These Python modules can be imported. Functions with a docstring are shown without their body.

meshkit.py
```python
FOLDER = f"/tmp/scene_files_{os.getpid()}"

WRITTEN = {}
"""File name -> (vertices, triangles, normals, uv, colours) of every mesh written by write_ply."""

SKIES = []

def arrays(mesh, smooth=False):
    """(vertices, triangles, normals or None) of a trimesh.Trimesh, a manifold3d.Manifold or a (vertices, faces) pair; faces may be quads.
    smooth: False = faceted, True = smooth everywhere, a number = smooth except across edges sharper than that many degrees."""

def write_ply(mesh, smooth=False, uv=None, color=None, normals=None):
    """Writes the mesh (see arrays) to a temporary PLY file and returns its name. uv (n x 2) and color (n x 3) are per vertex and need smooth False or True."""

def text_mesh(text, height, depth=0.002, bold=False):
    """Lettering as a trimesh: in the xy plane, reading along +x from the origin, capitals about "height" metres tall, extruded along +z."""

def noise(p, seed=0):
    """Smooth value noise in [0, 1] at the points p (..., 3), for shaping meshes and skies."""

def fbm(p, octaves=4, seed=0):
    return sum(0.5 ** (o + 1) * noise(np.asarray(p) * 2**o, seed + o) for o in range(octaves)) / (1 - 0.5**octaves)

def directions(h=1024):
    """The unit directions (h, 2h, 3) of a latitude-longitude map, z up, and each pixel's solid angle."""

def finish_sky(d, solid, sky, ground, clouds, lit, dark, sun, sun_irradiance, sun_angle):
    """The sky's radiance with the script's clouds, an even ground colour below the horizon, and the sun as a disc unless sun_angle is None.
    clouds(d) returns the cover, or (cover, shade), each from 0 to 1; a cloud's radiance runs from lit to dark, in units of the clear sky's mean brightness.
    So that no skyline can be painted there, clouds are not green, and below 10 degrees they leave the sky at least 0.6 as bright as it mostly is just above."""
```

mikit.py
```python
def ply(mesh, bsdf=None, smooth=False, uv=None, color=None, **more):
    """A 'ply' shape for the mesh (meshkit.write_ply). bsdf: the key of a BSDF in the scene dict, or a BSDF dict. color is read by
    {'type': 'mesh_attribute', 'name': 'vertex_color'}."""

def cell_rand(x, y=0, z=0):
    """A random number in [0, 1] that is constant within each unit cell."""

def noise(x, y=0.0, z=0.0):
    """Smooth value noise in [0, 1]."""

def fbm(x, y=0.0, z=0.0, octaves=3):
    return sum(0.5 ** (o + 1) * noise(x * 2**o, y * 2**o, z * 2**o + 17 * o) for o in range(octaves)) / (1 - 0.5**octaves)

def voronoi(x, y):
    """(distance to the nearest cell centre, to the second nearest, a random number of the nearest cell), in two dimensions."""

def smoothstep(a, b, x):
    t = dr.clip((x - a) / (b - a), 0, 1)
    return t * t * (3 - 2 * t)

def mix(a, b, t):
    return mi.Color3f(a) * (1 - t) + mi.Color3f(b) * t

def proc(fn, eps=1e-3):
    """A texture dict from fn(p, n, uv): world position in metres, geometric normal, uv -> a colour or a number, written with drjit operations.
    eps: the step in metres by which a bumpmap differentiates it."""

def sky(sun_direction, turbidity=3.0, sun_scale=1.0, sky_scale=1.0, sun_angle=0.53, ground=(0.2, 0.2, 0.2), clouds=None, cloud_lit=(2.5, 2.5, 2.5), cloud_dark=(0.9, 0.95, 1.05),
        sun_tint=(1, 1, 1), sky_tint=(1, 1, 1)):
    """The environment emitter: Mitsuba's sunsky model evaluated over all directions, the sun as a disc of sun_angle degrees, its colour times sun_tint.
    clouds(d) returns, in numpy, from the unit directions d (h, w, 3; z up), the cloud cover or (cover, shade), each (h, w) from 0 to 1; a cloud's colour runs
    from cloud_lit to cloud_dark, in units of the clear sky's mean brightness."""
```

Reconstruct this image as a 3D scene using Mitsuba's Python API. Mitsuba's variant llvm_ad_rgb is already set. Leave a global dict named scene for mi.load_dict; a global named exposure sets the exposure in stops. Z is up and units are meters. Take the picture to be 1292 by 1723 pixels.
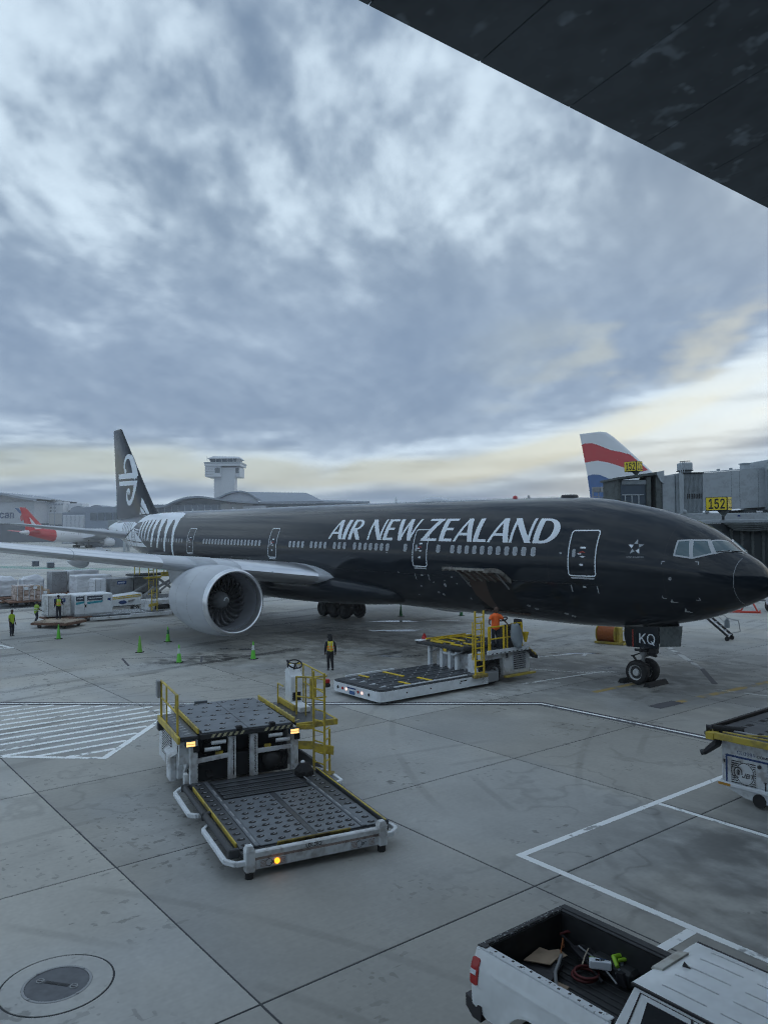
import math, random
import numpy as np, trimesh, drjit as dr, mitsuba as mi, mikit, meshkit
import manifold3d as m3
from shapely import affinity
from shapely.geometry import Polygon, LineString, Point, MultiPolygon, box as sbox
from shapely.ops import unary_union, triangulate

# ---------------------------------------------------------------- camera, sky, exposure
# x runs along the terminal's facade, y out across the apron (parallel to the parked aircraft), z up, metres.
scene, labels = {}, {}
T4 = mi.ScalarTransform4f
CAM_H = 7.082
YAW, PITCH, ROLL = math.radians(38.257), 0.02067, -0.00807
fwd = np.array([math.sin(YAW) * math.cos(PITCH), math.cos(YAW) * math.cos(PITCH), math.sin(PITCH)])
right0 = np.array([math.cos(YAW), -math.sin(YAW), 0.0])
up0 = np.cross(right0, fwd)
right1 = right0 * math.cos(ROLL) + up0 * math.sin(ROLL)
up1 = np.cross(right1, fwd)
eye = np.array([0.0, 0.0, CAM_H])
scene['camera'] = {'type': 'perspective', 'fov': 52.0, 'fov_axis': 'x', 'near_clip': 0.1, 'far_clip': 6000.0,
                   'to_world': T4().look_at(origin=eye.tolist(), target=(eye + fwd).tolist(), up=up1.tolist())}
exposure = 2.05


def clouds(d):
    az = np.degrees(np.arctan2(d[..., 0], d[..., 1])) - 38.26
    az = (az + 180) % 360 - 180
    el = np.degrees(np.arcsin(np.clip(d[..., 2], 0, 1)))
    k = 1 / (d[..., 2] + 0.32)
    px, py = d[..., 0] * k, d[..., 1] * k
    c, s_ = math.cos(0.9), math.sin(0.9)
    qx, qy = px * c + py * s_, -px * s_ + py * c
    sm = lambda a, b, x: (lambda t: t * t * (3 - 2 * t))(np.clip((x - a) / (b - a), 0, 1))
    z0 = np.zeros_like(az)
    F = lambda x, y, z, o, s: meshkit.fbm(np.stack([x, y, z0 + z], -1), o, s)
    w1 = F(qx * 1.1, qy * 1.1, 2, 3, 5) - .5
    w2 = F(qx * 1.1 + 7, qy * 1.1 + 3, 4, 3, 6) - .5
    big = F(qx * 1.3 + w1, qy * 1.7 + w2, 0, 4, 1) - .5
    med = F(qx * 4.8 + w1 * 2.6, qy * 6.8 + w2 * 2.6, 7, 5, 2) - .5
    fine = F(qx * 19 + w1 * 6, qy * 27 + w2 * 6, 3, 5, 3) - .5
    right = sm(2, 18, az)
    az2 = np.clip(az, -40, 40)
    # a darker stratus bank across the middle, higher and more broken to the right
    bot = 6.0 + 0.07 * np.clip(az2 - 4, 0, 40) ** 1.5 + w1 * 3
    topb = 19.0 + 0.06 * az2
    bank = sm(-1.5, 2.0, el + med * 4 - bot) * (1 - sm(-6, 6, el + big * 10 + med * 8 - topb))
    sh_up = 0.40 - big * 1.3 - med * 1.85 - fine * 1.35 + 0.12 * right
    sh_bank = 0.93 - big * 0.75 - med * 0.42 - fine * 0.35 - 0.14 * right
    # streaks between the bank and the skyline
    st = F(az * 0.05 + w1 * .8, el * 0.55 - az * 0.03 + w2 * .8, 1, 5, 4) - .5
    st2 = F(az * 0.18, el * 1.6 - az * 0.06, 9, 5, 8) - .5
    crest = np.exp(-((el - (bot - 1.6)) / 1.05) ** 2) + right * .35 * np.exp(-((el - (bot - 4.5)) / 2.6) ** 2)
    sh_low = 0.66 - (0.42 + 0.28 * sm(-16, 0, az)) * crest - st * 1.6 - st2 * 2.0 - 0.12 * right
    sh_low = sh_low + 0.16 * sm(3.2, 0.6, el) * (1 - .5 * right)
    lowm = 1 - sm(-1.5, 2.0, el + med * 5 - bot)
    shade = sh_up * (1 - bank) + sh_bank * bank
    shade = shade * (1 - lowm) + sh_low * lowm
    gap = sm(0.0, 0.30, w2 + med * .8 - st2 * .3) * right * sm(6, 8, el) * (1 - sm(13, 17, el))
    cover = 0.97 - 0.20 * sm(12, 24, el) - 0.45 * gap - 0.66 * lowm * (1 - sm(5, 14, el)) * np.clip(crest * 1.5, 0, 1)
    return np.clip(cover, 0.3, 1), 0.5 + 0.5 * np.tanh((shade - 0.5) * 1.75)


scene['sky'] = mikit.sky([math.sin(math.radians(38 + 66)), math.cos(math.radians(38 + 66)), 0.20], turbidity=5, sun_scale=0.0, sky_scale=1.36, clouds=clouds,
                         cloud_lit=(2.26, 2.72, 3.14), cloud_dark=(0.50, 0.735, 1.13), sky_tint=(1.07, 1.03, 0.92), ground=(0.22, 0.22, 0.22))


# ---------------------------------------------------------------- names, labels, entries
def numbered(key):
    if key not in scene and key not in labels:
        return key
    n = 1
    while f'{key}_{n:03d}' in scene or f'{key}_{n:03d}' in labels:
        n += 1
    return f'{key}_{n:03d}'


_next = {}


def fresh(key):
    n = _next.get(key, 0)
    _next[key] = n + 1
    return key if n == 0 else f'{key}_{n:03d}'


def tag(key, label, cat=None, group=None, kind=None):
    d = {}
    if label: d['label'] = label
    if cat: d['category'] = cat
    if group: d['group'] = group
    if kind: d['kind'] = kind
    labels[key] = d


def thing(name, label, cat, group=None):
    key = fresh(name)
    tag(key, label, cat, group)
    return key


def P(mesh, smooth=False):
    return mikit.ply(mesh, None, smooth)


def put(key, mesh, mat, smooth=False, M=None):
    d = mesh if isinstance(mesh, dict) else P(mesh, smooth)
    e = {**d, 'bsdf': {'type': 'ref', 'id': 'm_' + mat}}
    if M is not None:
        e['to_world'] = T4(np.asarray(M, float).tolist())
    scene[key] = e
    return key


def part(parent, name, mesh, mat, smooth=False, M=None, label=None, kind=None):
    key = fresh(parent + '__' + name)
    put(key, mesh, mat, smooth, M)
    if label or kind:
        tag(key, label, kind=kind)
    return key


def node(parent, name, label=None):
    """A part that has no mesh of its own, only sub-parts."""
    key = fresh(parent + '__' + name)
    if label:
        tag(key, label)
    return key


def single(name, mesh, mat, label, cat, smooth=False, M=None, group=None):
    key = fresh(name)
    put(key, mesh, mat, smooth, M)
    tag(key, label, cat, group)
    return key


def struct(name, mesh, mat, smooth=False, M=None, kind='structure', label=None):
    key = fresh(name)
    put(key, mesh, mat, smooth, M)
    tag(key, label, kind=kind)
    return key


# ---------------------------------------------------------------- mesh helpers: everything is (vertices, triangles)
def cat(*ms):
    vs, fs, n = [], [], 0
    for m in ms:
        if m is None: continue
        if isinstance(m, (list,)) and len(m) and not isinstance(m[0], np.ndarray):
            m = cat(*m)
        v, f = (np.asarray(m.vertices), np.asarray(m.faces)) if hasattr(m, 'vertices') else m
        vs.append(v); fs.append(np.asarray(f) + n); n += len(v)
    return np.vstack(vs), np.vstack(fs)


def quads(q):
    q = np.asarray(q)
    return np.vstack([q[:, [0, 1, 2]], q[:, [0, 2, 3]]])


def tf(m, M):
    v, f = m
    M = np.asarray(M, float)
    v = v @ M[:3, :3].T + M[:3, 3]
    return v, (f[:, ::-1] if np.linalg.det(M[:3, :3]) < 0 else f)


def trans(x=0, y=0, z=0):
    M = np.eye(4); M[:3, 3] = (x, y, z); return M


def rotz(deg):
    c, s = math.cos(math.radians(deg)), math.sin(math.radians(deg))
    M = np.eye(4); M[0, 0], M[0, 1], M[1, 0], M[1, 1] = c, -s, s, c
    return M


def rotx(deg):
    c, s = math.cos(math.radians(deg)), math.sin(math.radians(deg))
    M = np.eye(4); M[1, 1], M[1, 2], M[2, 1], M[2, 2] = c, -s, s, c
    return M


def roty(deg):
    c, s = math.cos(math.radians(deg)), math.sin(math.radians(deg))
    M = np.eye(4); M[0, 0], M[0, 2], M[2, 0], M[2, 2] = c, s, -s, c
    return M


def scl(x, y, z):
    return np.diag([x, y, z, 1.0])


def hull(pts):
    h = trimesh.convex.convex_hull(np.asarray(pts, float))
    return np.array(h.vertices), np.array(h.faces)


_BOXC = {}


def box(x0, x1, y0, y1, z0, z1, b=0.0):
    x0, x1 = min(x0, x1), max(x0, x1); y0, y1 = min(y0, y1), max(y0, y1); z0, z1 = min(z0, z1), max(z0, z1)
    if b <= 0:
        v = np.array([[x, y, z] for x in (x0, x1) for y in (y0, y1) for z in (z0, z1)], float)
        f = np.array([[0, 1, 3], [0, 3, 2], [4, 6, 7], [4, 7, 5], [0, 4, 5], [0, 5, 1], [2, 3, 7], [2, 7, 6], [0, 2, 6], [0, 6, 4], [1, 5, 7], [1, 7, 3]])
        return v, f
    b = min(b, (x1 - x0) * .45, (y1 - y0) * .45, (z1 - z0) * .45)
    if 'f' not in _BOXC:
        s = np.array([[sx, sy, sz] for sx in (-1, 1) for sy in (-1, 1) for sz in (-1, 1)], float)
        p = np.vstack([np.hstack([s * (np.array([1, 1, 1]) - .2 * (np.arange(3) != k))]) for k in range(3)])
        h = trimesh.convex.convex_hull(p)
        tree = np.argmin(((p[:, None] - np.array(h.vertices)[None]) ** 2).sum(-1), 0)
        _BOXC['s'] = s; _BOXC['f'] = tree[np.array(h.faces)]
    c = np.array([(x0 + x1) / 2, (y0 + y1) / 2, (z0 + z1) / 2]); h = np.array([x1 - x0, y1 - y0, z1 - z0]) / 2
    v = np.vstack([c + _BOXC['s'] * (h - b * (np.arange(3) != k)) for k in range(3)])
    return v, _BOXC['f']


def frame_of(d):
    d = np.asarray(d, float); d = d / np.linalg.norm(d)
    a = np.cross(d, [0, 0, 1.0] if abs(d[2]) < .95 else [1.0, 0, 0]); a /= np.linalg.norm(a)
    return d, a, np.cross(d, a)


def cyl(p0, p1, r, n=10, r1=None):
    p0, p1 = np.asarray(p0, float), np.asarray(p1, float)
    d, a, b = frame_of(p1 - p0)
    r1 = r if r1 is None else r1
    t = np.arange(n) * 2 * np.pi / n
    ring = np.cos(t)[:, None] * a + np.sin(t)[:, None] * b
    v = np.vstack([p0 + ring * r, p1 + ring * r1, [p0], [p1]])
    i = np.arange(n); j = (i + 1) % n
    f = np.vstack([quads(np.stack([i, j, j + n, i + n], 1)), np.stack([j, i, i * 0 + 2 * n], 1), np.stack([i + n, j + n, i * 0 + 2 * n + 1], 1)])
    return v, f


def bar(p0, p1, w, h=None, up=(0, 0, 1)):
    """A rectangular bar from p0 to p1, w wide and h high."""
    p0, p1 = np.asarray(p0, float), np.asarray(p1, float)
    h = w if h is None else h
    d = (p1 - p0) / np.linalg.norm(p1 - p0)
    u = np.asarray(up, float)
    if abs(d @ u) > .98: u = np.array([0, 1.0, 0])
    a = np.cross(d, u); a /= np.linalg.norm(a); b = np.cross(a, d)
    m = box(-w / 2, w / 2, 0, np.linalg.norm(p1 - p0), -h / 2, h / 2, min(w, h) * .12)
    M = np.eye(4); M[:3, 0], M[:3, 1], M[:3, 2], M[:3, 3] = a, d, b, p0
    return tf(m, M)


def tube(pts, r, n=8):
    pts = np.asarray(pts, float)
    out = [cyl(pts[i], pts[i + 1], r, n) for i in range(len(pts) - 1)]
    for q in pts[1:-1]:
        out.append(ball(q, r, 6))
    return cat(*out)


def ball(c, r, n=8):
    m = trimesh.creation.uv_sphere(1.0, count=[n, n])
    return np.array(m.vertices) * r + np.asarray(c, float), np.array(m.faces)


def loft(rings, closed=True, cap=True):
    rings = [np.asarray(r, float) for r in rings]
    n, m = len(rings), len(rings[0])
    v = np.vstack(rings)
    i, j = np.meshgrid(np.arange(n - 1), np.arange(m if closed else m - 1), indexing='ij')
    j2 = (j + 1) % m
    f = quads(np.stack([i * m + j, i * m + j2, (i + 1) * m + j2, (i + 1) * m + j], -1).reshape(-1, 4))
    if cap and closed:
        v = np.vstack([v, rings[0].mean(0), rings[-1].mean(0)])
        k = np.arange(m); k2 = (k + 1) % m
        f = np.vstack([f, np.stack([k2, k, k * 0 + n * m], 1), np.stack([k + (n - 1) * m, k2 + (n - 1) * m, k * 0 + n * m + 1], 1)])
    return v, f


def revolve(prof, n=48, axis='x', center=(0, 0, 0)):
    """prof: (position along the axis, radius) rows."""
    t = np.arange(n) * 2 * np.pi / n
    rings = []
    for s, r in prof:
        c = np.stack([np.full(n, s), r * np.cos(t), r * np.sin(t)], 1)
        if axis == 'z': c = c[:, [1, 2, 0]]
        if axis == 'y': c = c[:, [2, 0, 1]]
        rings.append(c + np.asarray(center))
    return loft(rings, True, False)


def tri_poly(poly):
    out = []
    for g in getattr(poly, 'geoms', [poly]):
        if g.is_empty or g.area < 1e-9: continue
        v, f = trimesh.creation.triangulate_polygon(g, engine='earcut')
        out.append((np.c_[np.asarray(v), np.zeros(len(v))], np.asarray(f)))
    return cat(*out)


def prism(poly, h):
    """A shapely polygon in xy extruded from z = 0 to h."""
    out = []
    for g in getattr(poly, 'geoms', [poly]):
        m = trimesh.creation.extrude_polygon(g, h, engine='earcut')
        out.append((np.array(m.vertices), np.array(m.faces)))
    return cat(*out)


XZ = np.array([[1, 0, 0, 0], [0, 0, -1, 0], [0, 1, 0, 0], [0, 0, 0, 1.0]])      # (x, y, h) -> (x, -h, y): a drawing set upright, facing -y
YZ = np.array([[0, 0, -1, 0], [1, 0, 0, 0], [0, 1, 0, 0], [0, 0, 0, 1.0]])     # (x, y, h) -> (-h, x, y): a drawing set upright in the yz plane


def upright(m, M=None):
    m = tf(m, XZ)
    return m if M is None else tf(m, M)


def sub(m, size):
    v, f = trimesh.remesh.subdivide_to_size(np.asarray(m[0]), np.asarray(m[1]), size, max_iter=12)
    tm = trimesh.Trimesh(v, f, process=False); tm.merge_vertices()
    return np.array(tm.vertices), np.array(tm.faces)


def stroke(pts, w, flat=True):
    return LineString(pts).buffer(w / 2, cap_style=2 if flat else 1, join_style=1 if not flat else 2)


def text_flat(text, height, bold=True):
    m = meshkit.text_mesh(text, height, 0.004, bold)
    return np.array(m.vertices), np.array(m.faces)


def torus(c, R, r, n=20, k=6, axis='z'):
    m = trimesh.creation.torus(R, r, major_sections=n, minor_sections=k)
    v = np.array(m.vertices)
    if axis == 'x': v = v[:, [2, 0, 1]]
    if axis == 'y': v = v[:, [1, 2, 0]]
    return v + np.asarray(c), np.array(m.faces)


# ---------------------------------------------------------------- materials
fbm, nz, mix, sst = mikit.fbm, mikit.noise, mikit.mix, mikit.smoothstep


def mat(name, color=None, fn=None, rough=0.5, metal=0.0, coat=0.0, spec=0.5, bump=None, bscale=1.0, **kw):
    d = {'type': 'principled', 'base_color': mikit.proc(fn) if fn else {'type': 'rgb', 'value': list(color)}, 'roughness': rough, 'metallic': metal, 'specular': spec}
    if coat: d.update(clearcoat=coat, clearcoat_gloss=kw.pop('gloss', 0.95))
    d.update(kw)
    if bump: d = {'type': 'bumpmap', 'arbitrary': mikit.proc(bump), 'scale': bscale, 'bsdf': d}
    scene['m_' + name] = {'type': 'twosided', 'bsdf': d}


SP, N0, A0S = 6.118, 5.865, 16.614


def blob(p, x, y, r, k=1.0):
    return k * dr.exp(-(dr.square(p.x - x) + dr.square(p.y - y)) / (r * r))


def concrete(p, n, uv):
    ci, cj = dr.floor((p.x - N0) / SP), dr.floor((p.y - A0S) / SP)
    tone = 0.86 + 0.21 * mikit.cell_rand(ci, cj, 3)
    big = fbm(p.x * 0.12, p.y * 0.12, 1.0, 4)
    mid = fbm(p.x * 0.8, p.y * 0.55, 4.0, 4)
    fin = fbm(p.x * 14, p.y * 14, 2.0, 3)
    tone *= 1.0 + 0.10 * dr.select(p.x < N0, 1.0, 0.0) - 0.05 * dr.select((p.x > N0 + SP) & (p.y < A0S + SP), 1.0, 0.0)
    v = tone * (0.74 + 0.34 * big) * (0.86 + 0.26 * mid) * (0.93 + 0.14 * fin)
    # broom marks across the pour
    v *= 0.972 + 0.056 * fbm(p.x * 1.2, p.y * 26, 6.0, 2)
    # oil and rubber: bay floor, under the engine, along the wheel tracks
    oil = blob(p, 16.6, 8.4, 3.4, 0.50) + blob(p, 17.2, 9.2, 1.2, 0.25) + blob(p, 14.0, 6.0, 2.6, .4) + blob(p, 19.6, 40.2, 2.0, 0.8) + blob(p, 17.0, 40.5, 1.2, 0.7) + blob(p, 33.0, 33.0, 10.0, 0.42) \
        + blob(p, 33, 46, 8, .4) + blob(p, 25, 38, 7, .3) + blob(p, 31.5, 20.5, 4, .35) + blob(p, 24.5, 25.5, 4, .3) + blob(p, 5.5, 6.0, 1.8, .25) + blob(p, 9.5, 17.0, 3.2, 0.30) + blob(p, 36.0, 20.0, 9.0, .28)
    oil *= sst(0.30, 0.72, 0.35 * fbm(p.x * 0.6, p.y * 0.6, 8.0, 4) + 0.65 * fbm(p.x * 2.1, p.y * 1.5, 9.0, 5) + 0.06)
    tyre = 0.0
    for cx_t, cy_t, R_t in ((-14.0, 2.0, 22.0), (34.0, -6.0, 24.0), (2.0, 44.0, 24.0), (40.0, 4.0, 27.0), (9.0, -22.0, 40.0), (28.0, 70.0, 40.0)):
        rr = dr.sqrt(dr.square(p.x - cx_t) + dr.square(p.y - cy_t)) - R_t
        q_t = dr.minimum(dr.abs(rr), dr.abs(rr - 1.7))
        tyre = tyre + sst(0.16, 0.05, q_t) * sst(0.45, 0.65, fbm(p.x * .4 + R_t, p.y * .4, 3.0, 3)) * 0.13
    streak = sst(0.60, 0.80, fbm(p.x * 0.16 + p.y * 0.03, p.y * 1.1 - p.x * 0.2, 5.0, 3)) * sst(22, 30, p.y) * 0.35
    spots = sst(0.70, 0.78, fbm(p.x * 3.4, p.y * 4.2, 12.0, 4)) * sst(0.52, 0.70, fbm(p.x * .35, p.y * .35, 2.0, 2)) * 0.34 + sst(0.80, 0.86, nz(p.x * 9, p.y * 9, 5.0)) * sst(0.55, 0.75, fbm(p.x * .5, p.y * .5, 9.0, 2)) * 0.25
    spots += sst(0.045, 0.0, dr.abs(fbm(p.x * 0.55, p.y * 0.55, 30.0, 4) - 0.5)) * sst(0.52, 0.66, fbm(p.x * .22, p.y * .22, 33.0, 2)) * 0.16
    dk = dr.clip(1 - 0.88 * oil - streak - spots - tyre, 0.10, 1)
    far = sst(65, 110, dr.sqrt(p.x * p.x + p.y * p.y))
    jx = dr.abs((p.x - N0) / SP - dr.round((p.x - N0) / SP)); jy = dr.abs((p.y - A0S) / SP - dr.round((p.y - A0S) / SP))
    joint = sst(0.012, 0.006, dr.minimum(jx, jy)) * sst(-0.004, -0.006, p.z)
    base = mix((0.412, 0.416, 0.402), (0.438, 0.428, 0.392), sst(0.35, 0.65, fbm(p.x * 0.25, p.y * 0.25, 20.0, 3)))
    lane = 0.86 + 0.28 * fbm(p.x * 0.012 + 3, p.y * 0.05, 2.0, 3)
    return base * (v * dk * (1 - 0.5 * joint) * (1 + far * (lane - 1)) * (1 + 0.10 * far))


mat('concrete', fn=concrete, rough=0.62, spec=0.35)
mat('sealant', (0.045, 0.05, 0.055), rough=0.7)
mat('paint_white', fn=lambda p, n, uv: mix((0.34, 0.35, 0.35), (0.84, 0.86, 0.86), sst(0.32, 0.44, 0.55 * fbm(p.x * 1.5, p.y * 1.5, 1.0, 3) + 0.45 * fbm(p.x * 9, p.y * 9, 3.0, 2) + 0.03)), rough=0.6)
mat('paint_faded', fn=lambda p, n, uv: mix((0.22, 0.22, 0.22), (0.50, 0.51, 0.50), sst(0.38, 0.58, fbm(p.x * 2, p.y * 2, 1.0, 3))), rough=0.6)
mat('paint_dark', (0.085, 0.085, 0.095), rough=0.7)
mat('paint_yellow', fn=lambda p, n, uv: mix((0.20, 0.20, 0.19), (0.36, 0.25, 0.08), sst(0.35, 0.6, fbm(p.x * 2, p.y * 2, 1.0, 3))), rough=0.6)
mat('paint_green', (0.10, 0.27, 0.22), rough=0.6)
mat('puddle', (0.05, 0.055, 0.06), rough=0.04, spec=0.6)
mat('black_paint', fn=lambda p, n, uv: mix((0.006, 0.0105, 0.016), (0.012, 0.018, 0.026), fbm(p.x * .7, p.y * .7, p.z * 2.5, 3)), rough=0.10, coat=0.15, spec=0.34, gloss=0.98)
mat('black_matt', (0.018, 0.02, 0.024), rough=0.55)
mat('decal_white', (0.72, 0.77, 0.82), rough=0.3, coat=0.4)
mat('decal_grey', (0.42, 0.45, 0.48), rough=0.35)
mat('window_shade', (0.30, 0.33, 0.36), rough=0.25, coat=1.0)
mat('aircraft_grey', fn=lambda p, n, uv: mi.Color3f(0.46, 0.49, 0.53) * (0.90 + 0.16 * fbm(p.x * 1.4, p.y * 1.4, p.z * 3, 3)), rough=0.33, coat=0.5)
mat('bare_metal', fn=lambda p, n, uv: mi.Color3f(0.82, 0.84, 0.88) * (0.88 + 0.2 * fbm(p.x * 2, p.y * 2, p.z * 4, 3)), rough=0.26, metal=0.9)
mat('inlet_lining', (0.16, 0.17, 0.19), rough=0.5)
mat('titanium', (0.115, 0.12, 0.13), rough=0.45, metal=0.6)
mat('spinner_grey', (0.17, 0.18, 0.19), rough=0.4)
mat('glass_dark', (0.006, 0.008, 0.010), rough=0.10, spec=0.22)
mat('glass_cockpit', (0.05, 0.10, 0.12), rough=0.05, coat=1.0, spec=0.7)
mat('rubber', (0.018, 0.018, 0.019), rough=0.75)
mat('wheel_white', (0.52, 0.54, 0.55), rough=0.45)
mat('gear_metal', (0.30, 0.31, 0.32), rough=0.45, metal=0.3)
mat('dark_steel', (0.05, 0.053, 0.057), rough=0.5, metal=0.4)
mat('pocket_black', (0.012, 0.012, 0.013), rough=0.8)
mat('roller_steel', (0.36, 0.37, 0.39), rough=0.4, metal=0.7)
mat('deck_steel', fn=lambda p, n, uv: mi.Color3f(0.175, 0.192, 0.212) * (0.55 + 0.75 * fbm(p.x * 1.7, p.y * 1.7, p.z, 4)), rough=0.42, metal=0.55)
mat('deck_dark', fn=lambda p, n, uv: mi.Color3f(0.072, 0.078, 0.086) * (0.6 + 0.8 * fbm(p.x * 2.3, p.y * 2.3, p.z, 4)), rough=0.38, metal=0.45)


def grime(base, dirt, amt):
    def fn(p, n, uv):
        g = 0.55 * fbm(p.x * 2.3, p.y * 2.3, p.z * 2.3, 4) + 0.45 * fbm(p.x * 12, p.y * 12, p.z * 8, 3)
        return mix(base, dirt, amt * sst(0.40, 0.72, g))
    return fn


mat('white_paint', fn=grime((0.60, 0.63, 0.65), (0.26, 0.24, 0.22), 0.75), rough=0.42, coat=0.2)
mat('white_clean', fn=grime((0.70, 0.74, 0.77), (0.50, 0.51, 0.52), 0.45), rough=0.35, coat=0.4)
mat('truck_white', fn=grime((0.78, 0.815, 0.825), (0.64, 0.66, 0.66), 0.40), rough=0.24, coat=0.8)
mat('yellow_paint', fn=grime((0.50, 0.38, 0.045), (0.21, 0.17, 0.07), 0.8), rough=0.45, coat=0.2)
mat('yellow_bright', fn=grime((0.72, 0.50, 0.02), (0.34, 0.24, 0.05), 0.6), rough=0.4, coat=0.2)
mat('sign_yellow', (0.80, 0.62, 0.02), rough=0.35)
mat('ink_black', (0.014, 0.014, 0.018), rough=0.5)
mat('ink_blue', (0.02, 0.05, 0.16), rough=0.4)
mat('red_plastic', (0.42, 0.02, 0.02), rough=0.25, coat=0.8)
mat('red_paint', (0.50, 0.05, 0.03), rough=0.5)
mat('orange_cable', (0.45, 0.14, 0.04), rough=0.6)
mat('cone_green', (0.12, 0.52, 0.05), rough=0.5)
mat('cone_dull', (0.14, 0.38, 0.05), rough=0.55)
mat('cone_dark', (0.03, 0.16, 0.06), rough=0.55)
mat('reflective', (0.55, 0.60, 0.58), rough=0.3)
mat('hivis_lime', (0.42, 0.62, 0.03), rough=0.7)
mat('hivis_pale', (0.30, 0.46, 0.06), rough=0.7)
mat('hivis_orange', (0.90, 0.15, 0.025), rough=0.7)
mat('navy_cloth', (0.022, 0.026, 0.038), rough=0.9)
mat('dark_cloth', (0.016, 0.017, 0.02), rough=0.9)
mat('skin_dark', (0.085, 0.045, 0.03), rough=0.55)
mat('wood_pallet', fn=grime((0.50, 0.42, 0.33), (0.22, 0.17, 0.13), 0.9), rough=0.8)
mat('cardboard', fn=grime((0.40, 0.30, 0.21), (0.24, 0.18, 0.13), 0.7), rough=0.8)
mat('film_wrap', fn=lambda p, n, uv: mix((0.48, 0.50, 0.54), (0.70, 0.73, 0.77), fbm(p.x * 3, p.y * 3, p.z * 5, 4)), rough=0.25, coat=0.6)
mat('film_brown', fn=lambda p, n, uv: mix((0.24, 0.16, 0.12), (0.50, 0.40, 0.36), sst(.3, .7, fbm(p.x * 2.2, p.y * 2.2, p.z * 4, 4))), rough=0.3, coat=0.5)
mat('alloy_box', fn=grime((0.34, 0.36, 0.38), (0.20, 0.20, 0.21), 0.8), rough=0.35, metal=0.5)
mat('rusty', fn=grime((0.20, 0.11, 0.075), (0.09, 0.05, 0.035), 0.9), rough=0.8)
mat('teal_print', (0.05, 0.30, 0.38), rough=0.4)
mat('tarp_grey', (0.26, 0.30, 0.33), rough=0.7)
mat('bldg_light', fn=grime((0.46, 0.49, 0.54), (0.36, 0.39, 0.44), 0.8), rough=0.7)
mat('bldg_tan', fn=grime((0.34, 0.35, 0.36), (0.27, 0.28, 0.30), 0.8), rough=0.7)
mat('bldg_grey', fn=grime((0.22, 0.26, 0.32), (0.17, 0.20, 0.25), 0.8), rough=0.6)
mat('bldg_roof', fn=grime((0.24, 0.275, 0.33), (0.20, 0.235, 0.285), 0.8), rough=0.5)
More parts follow.
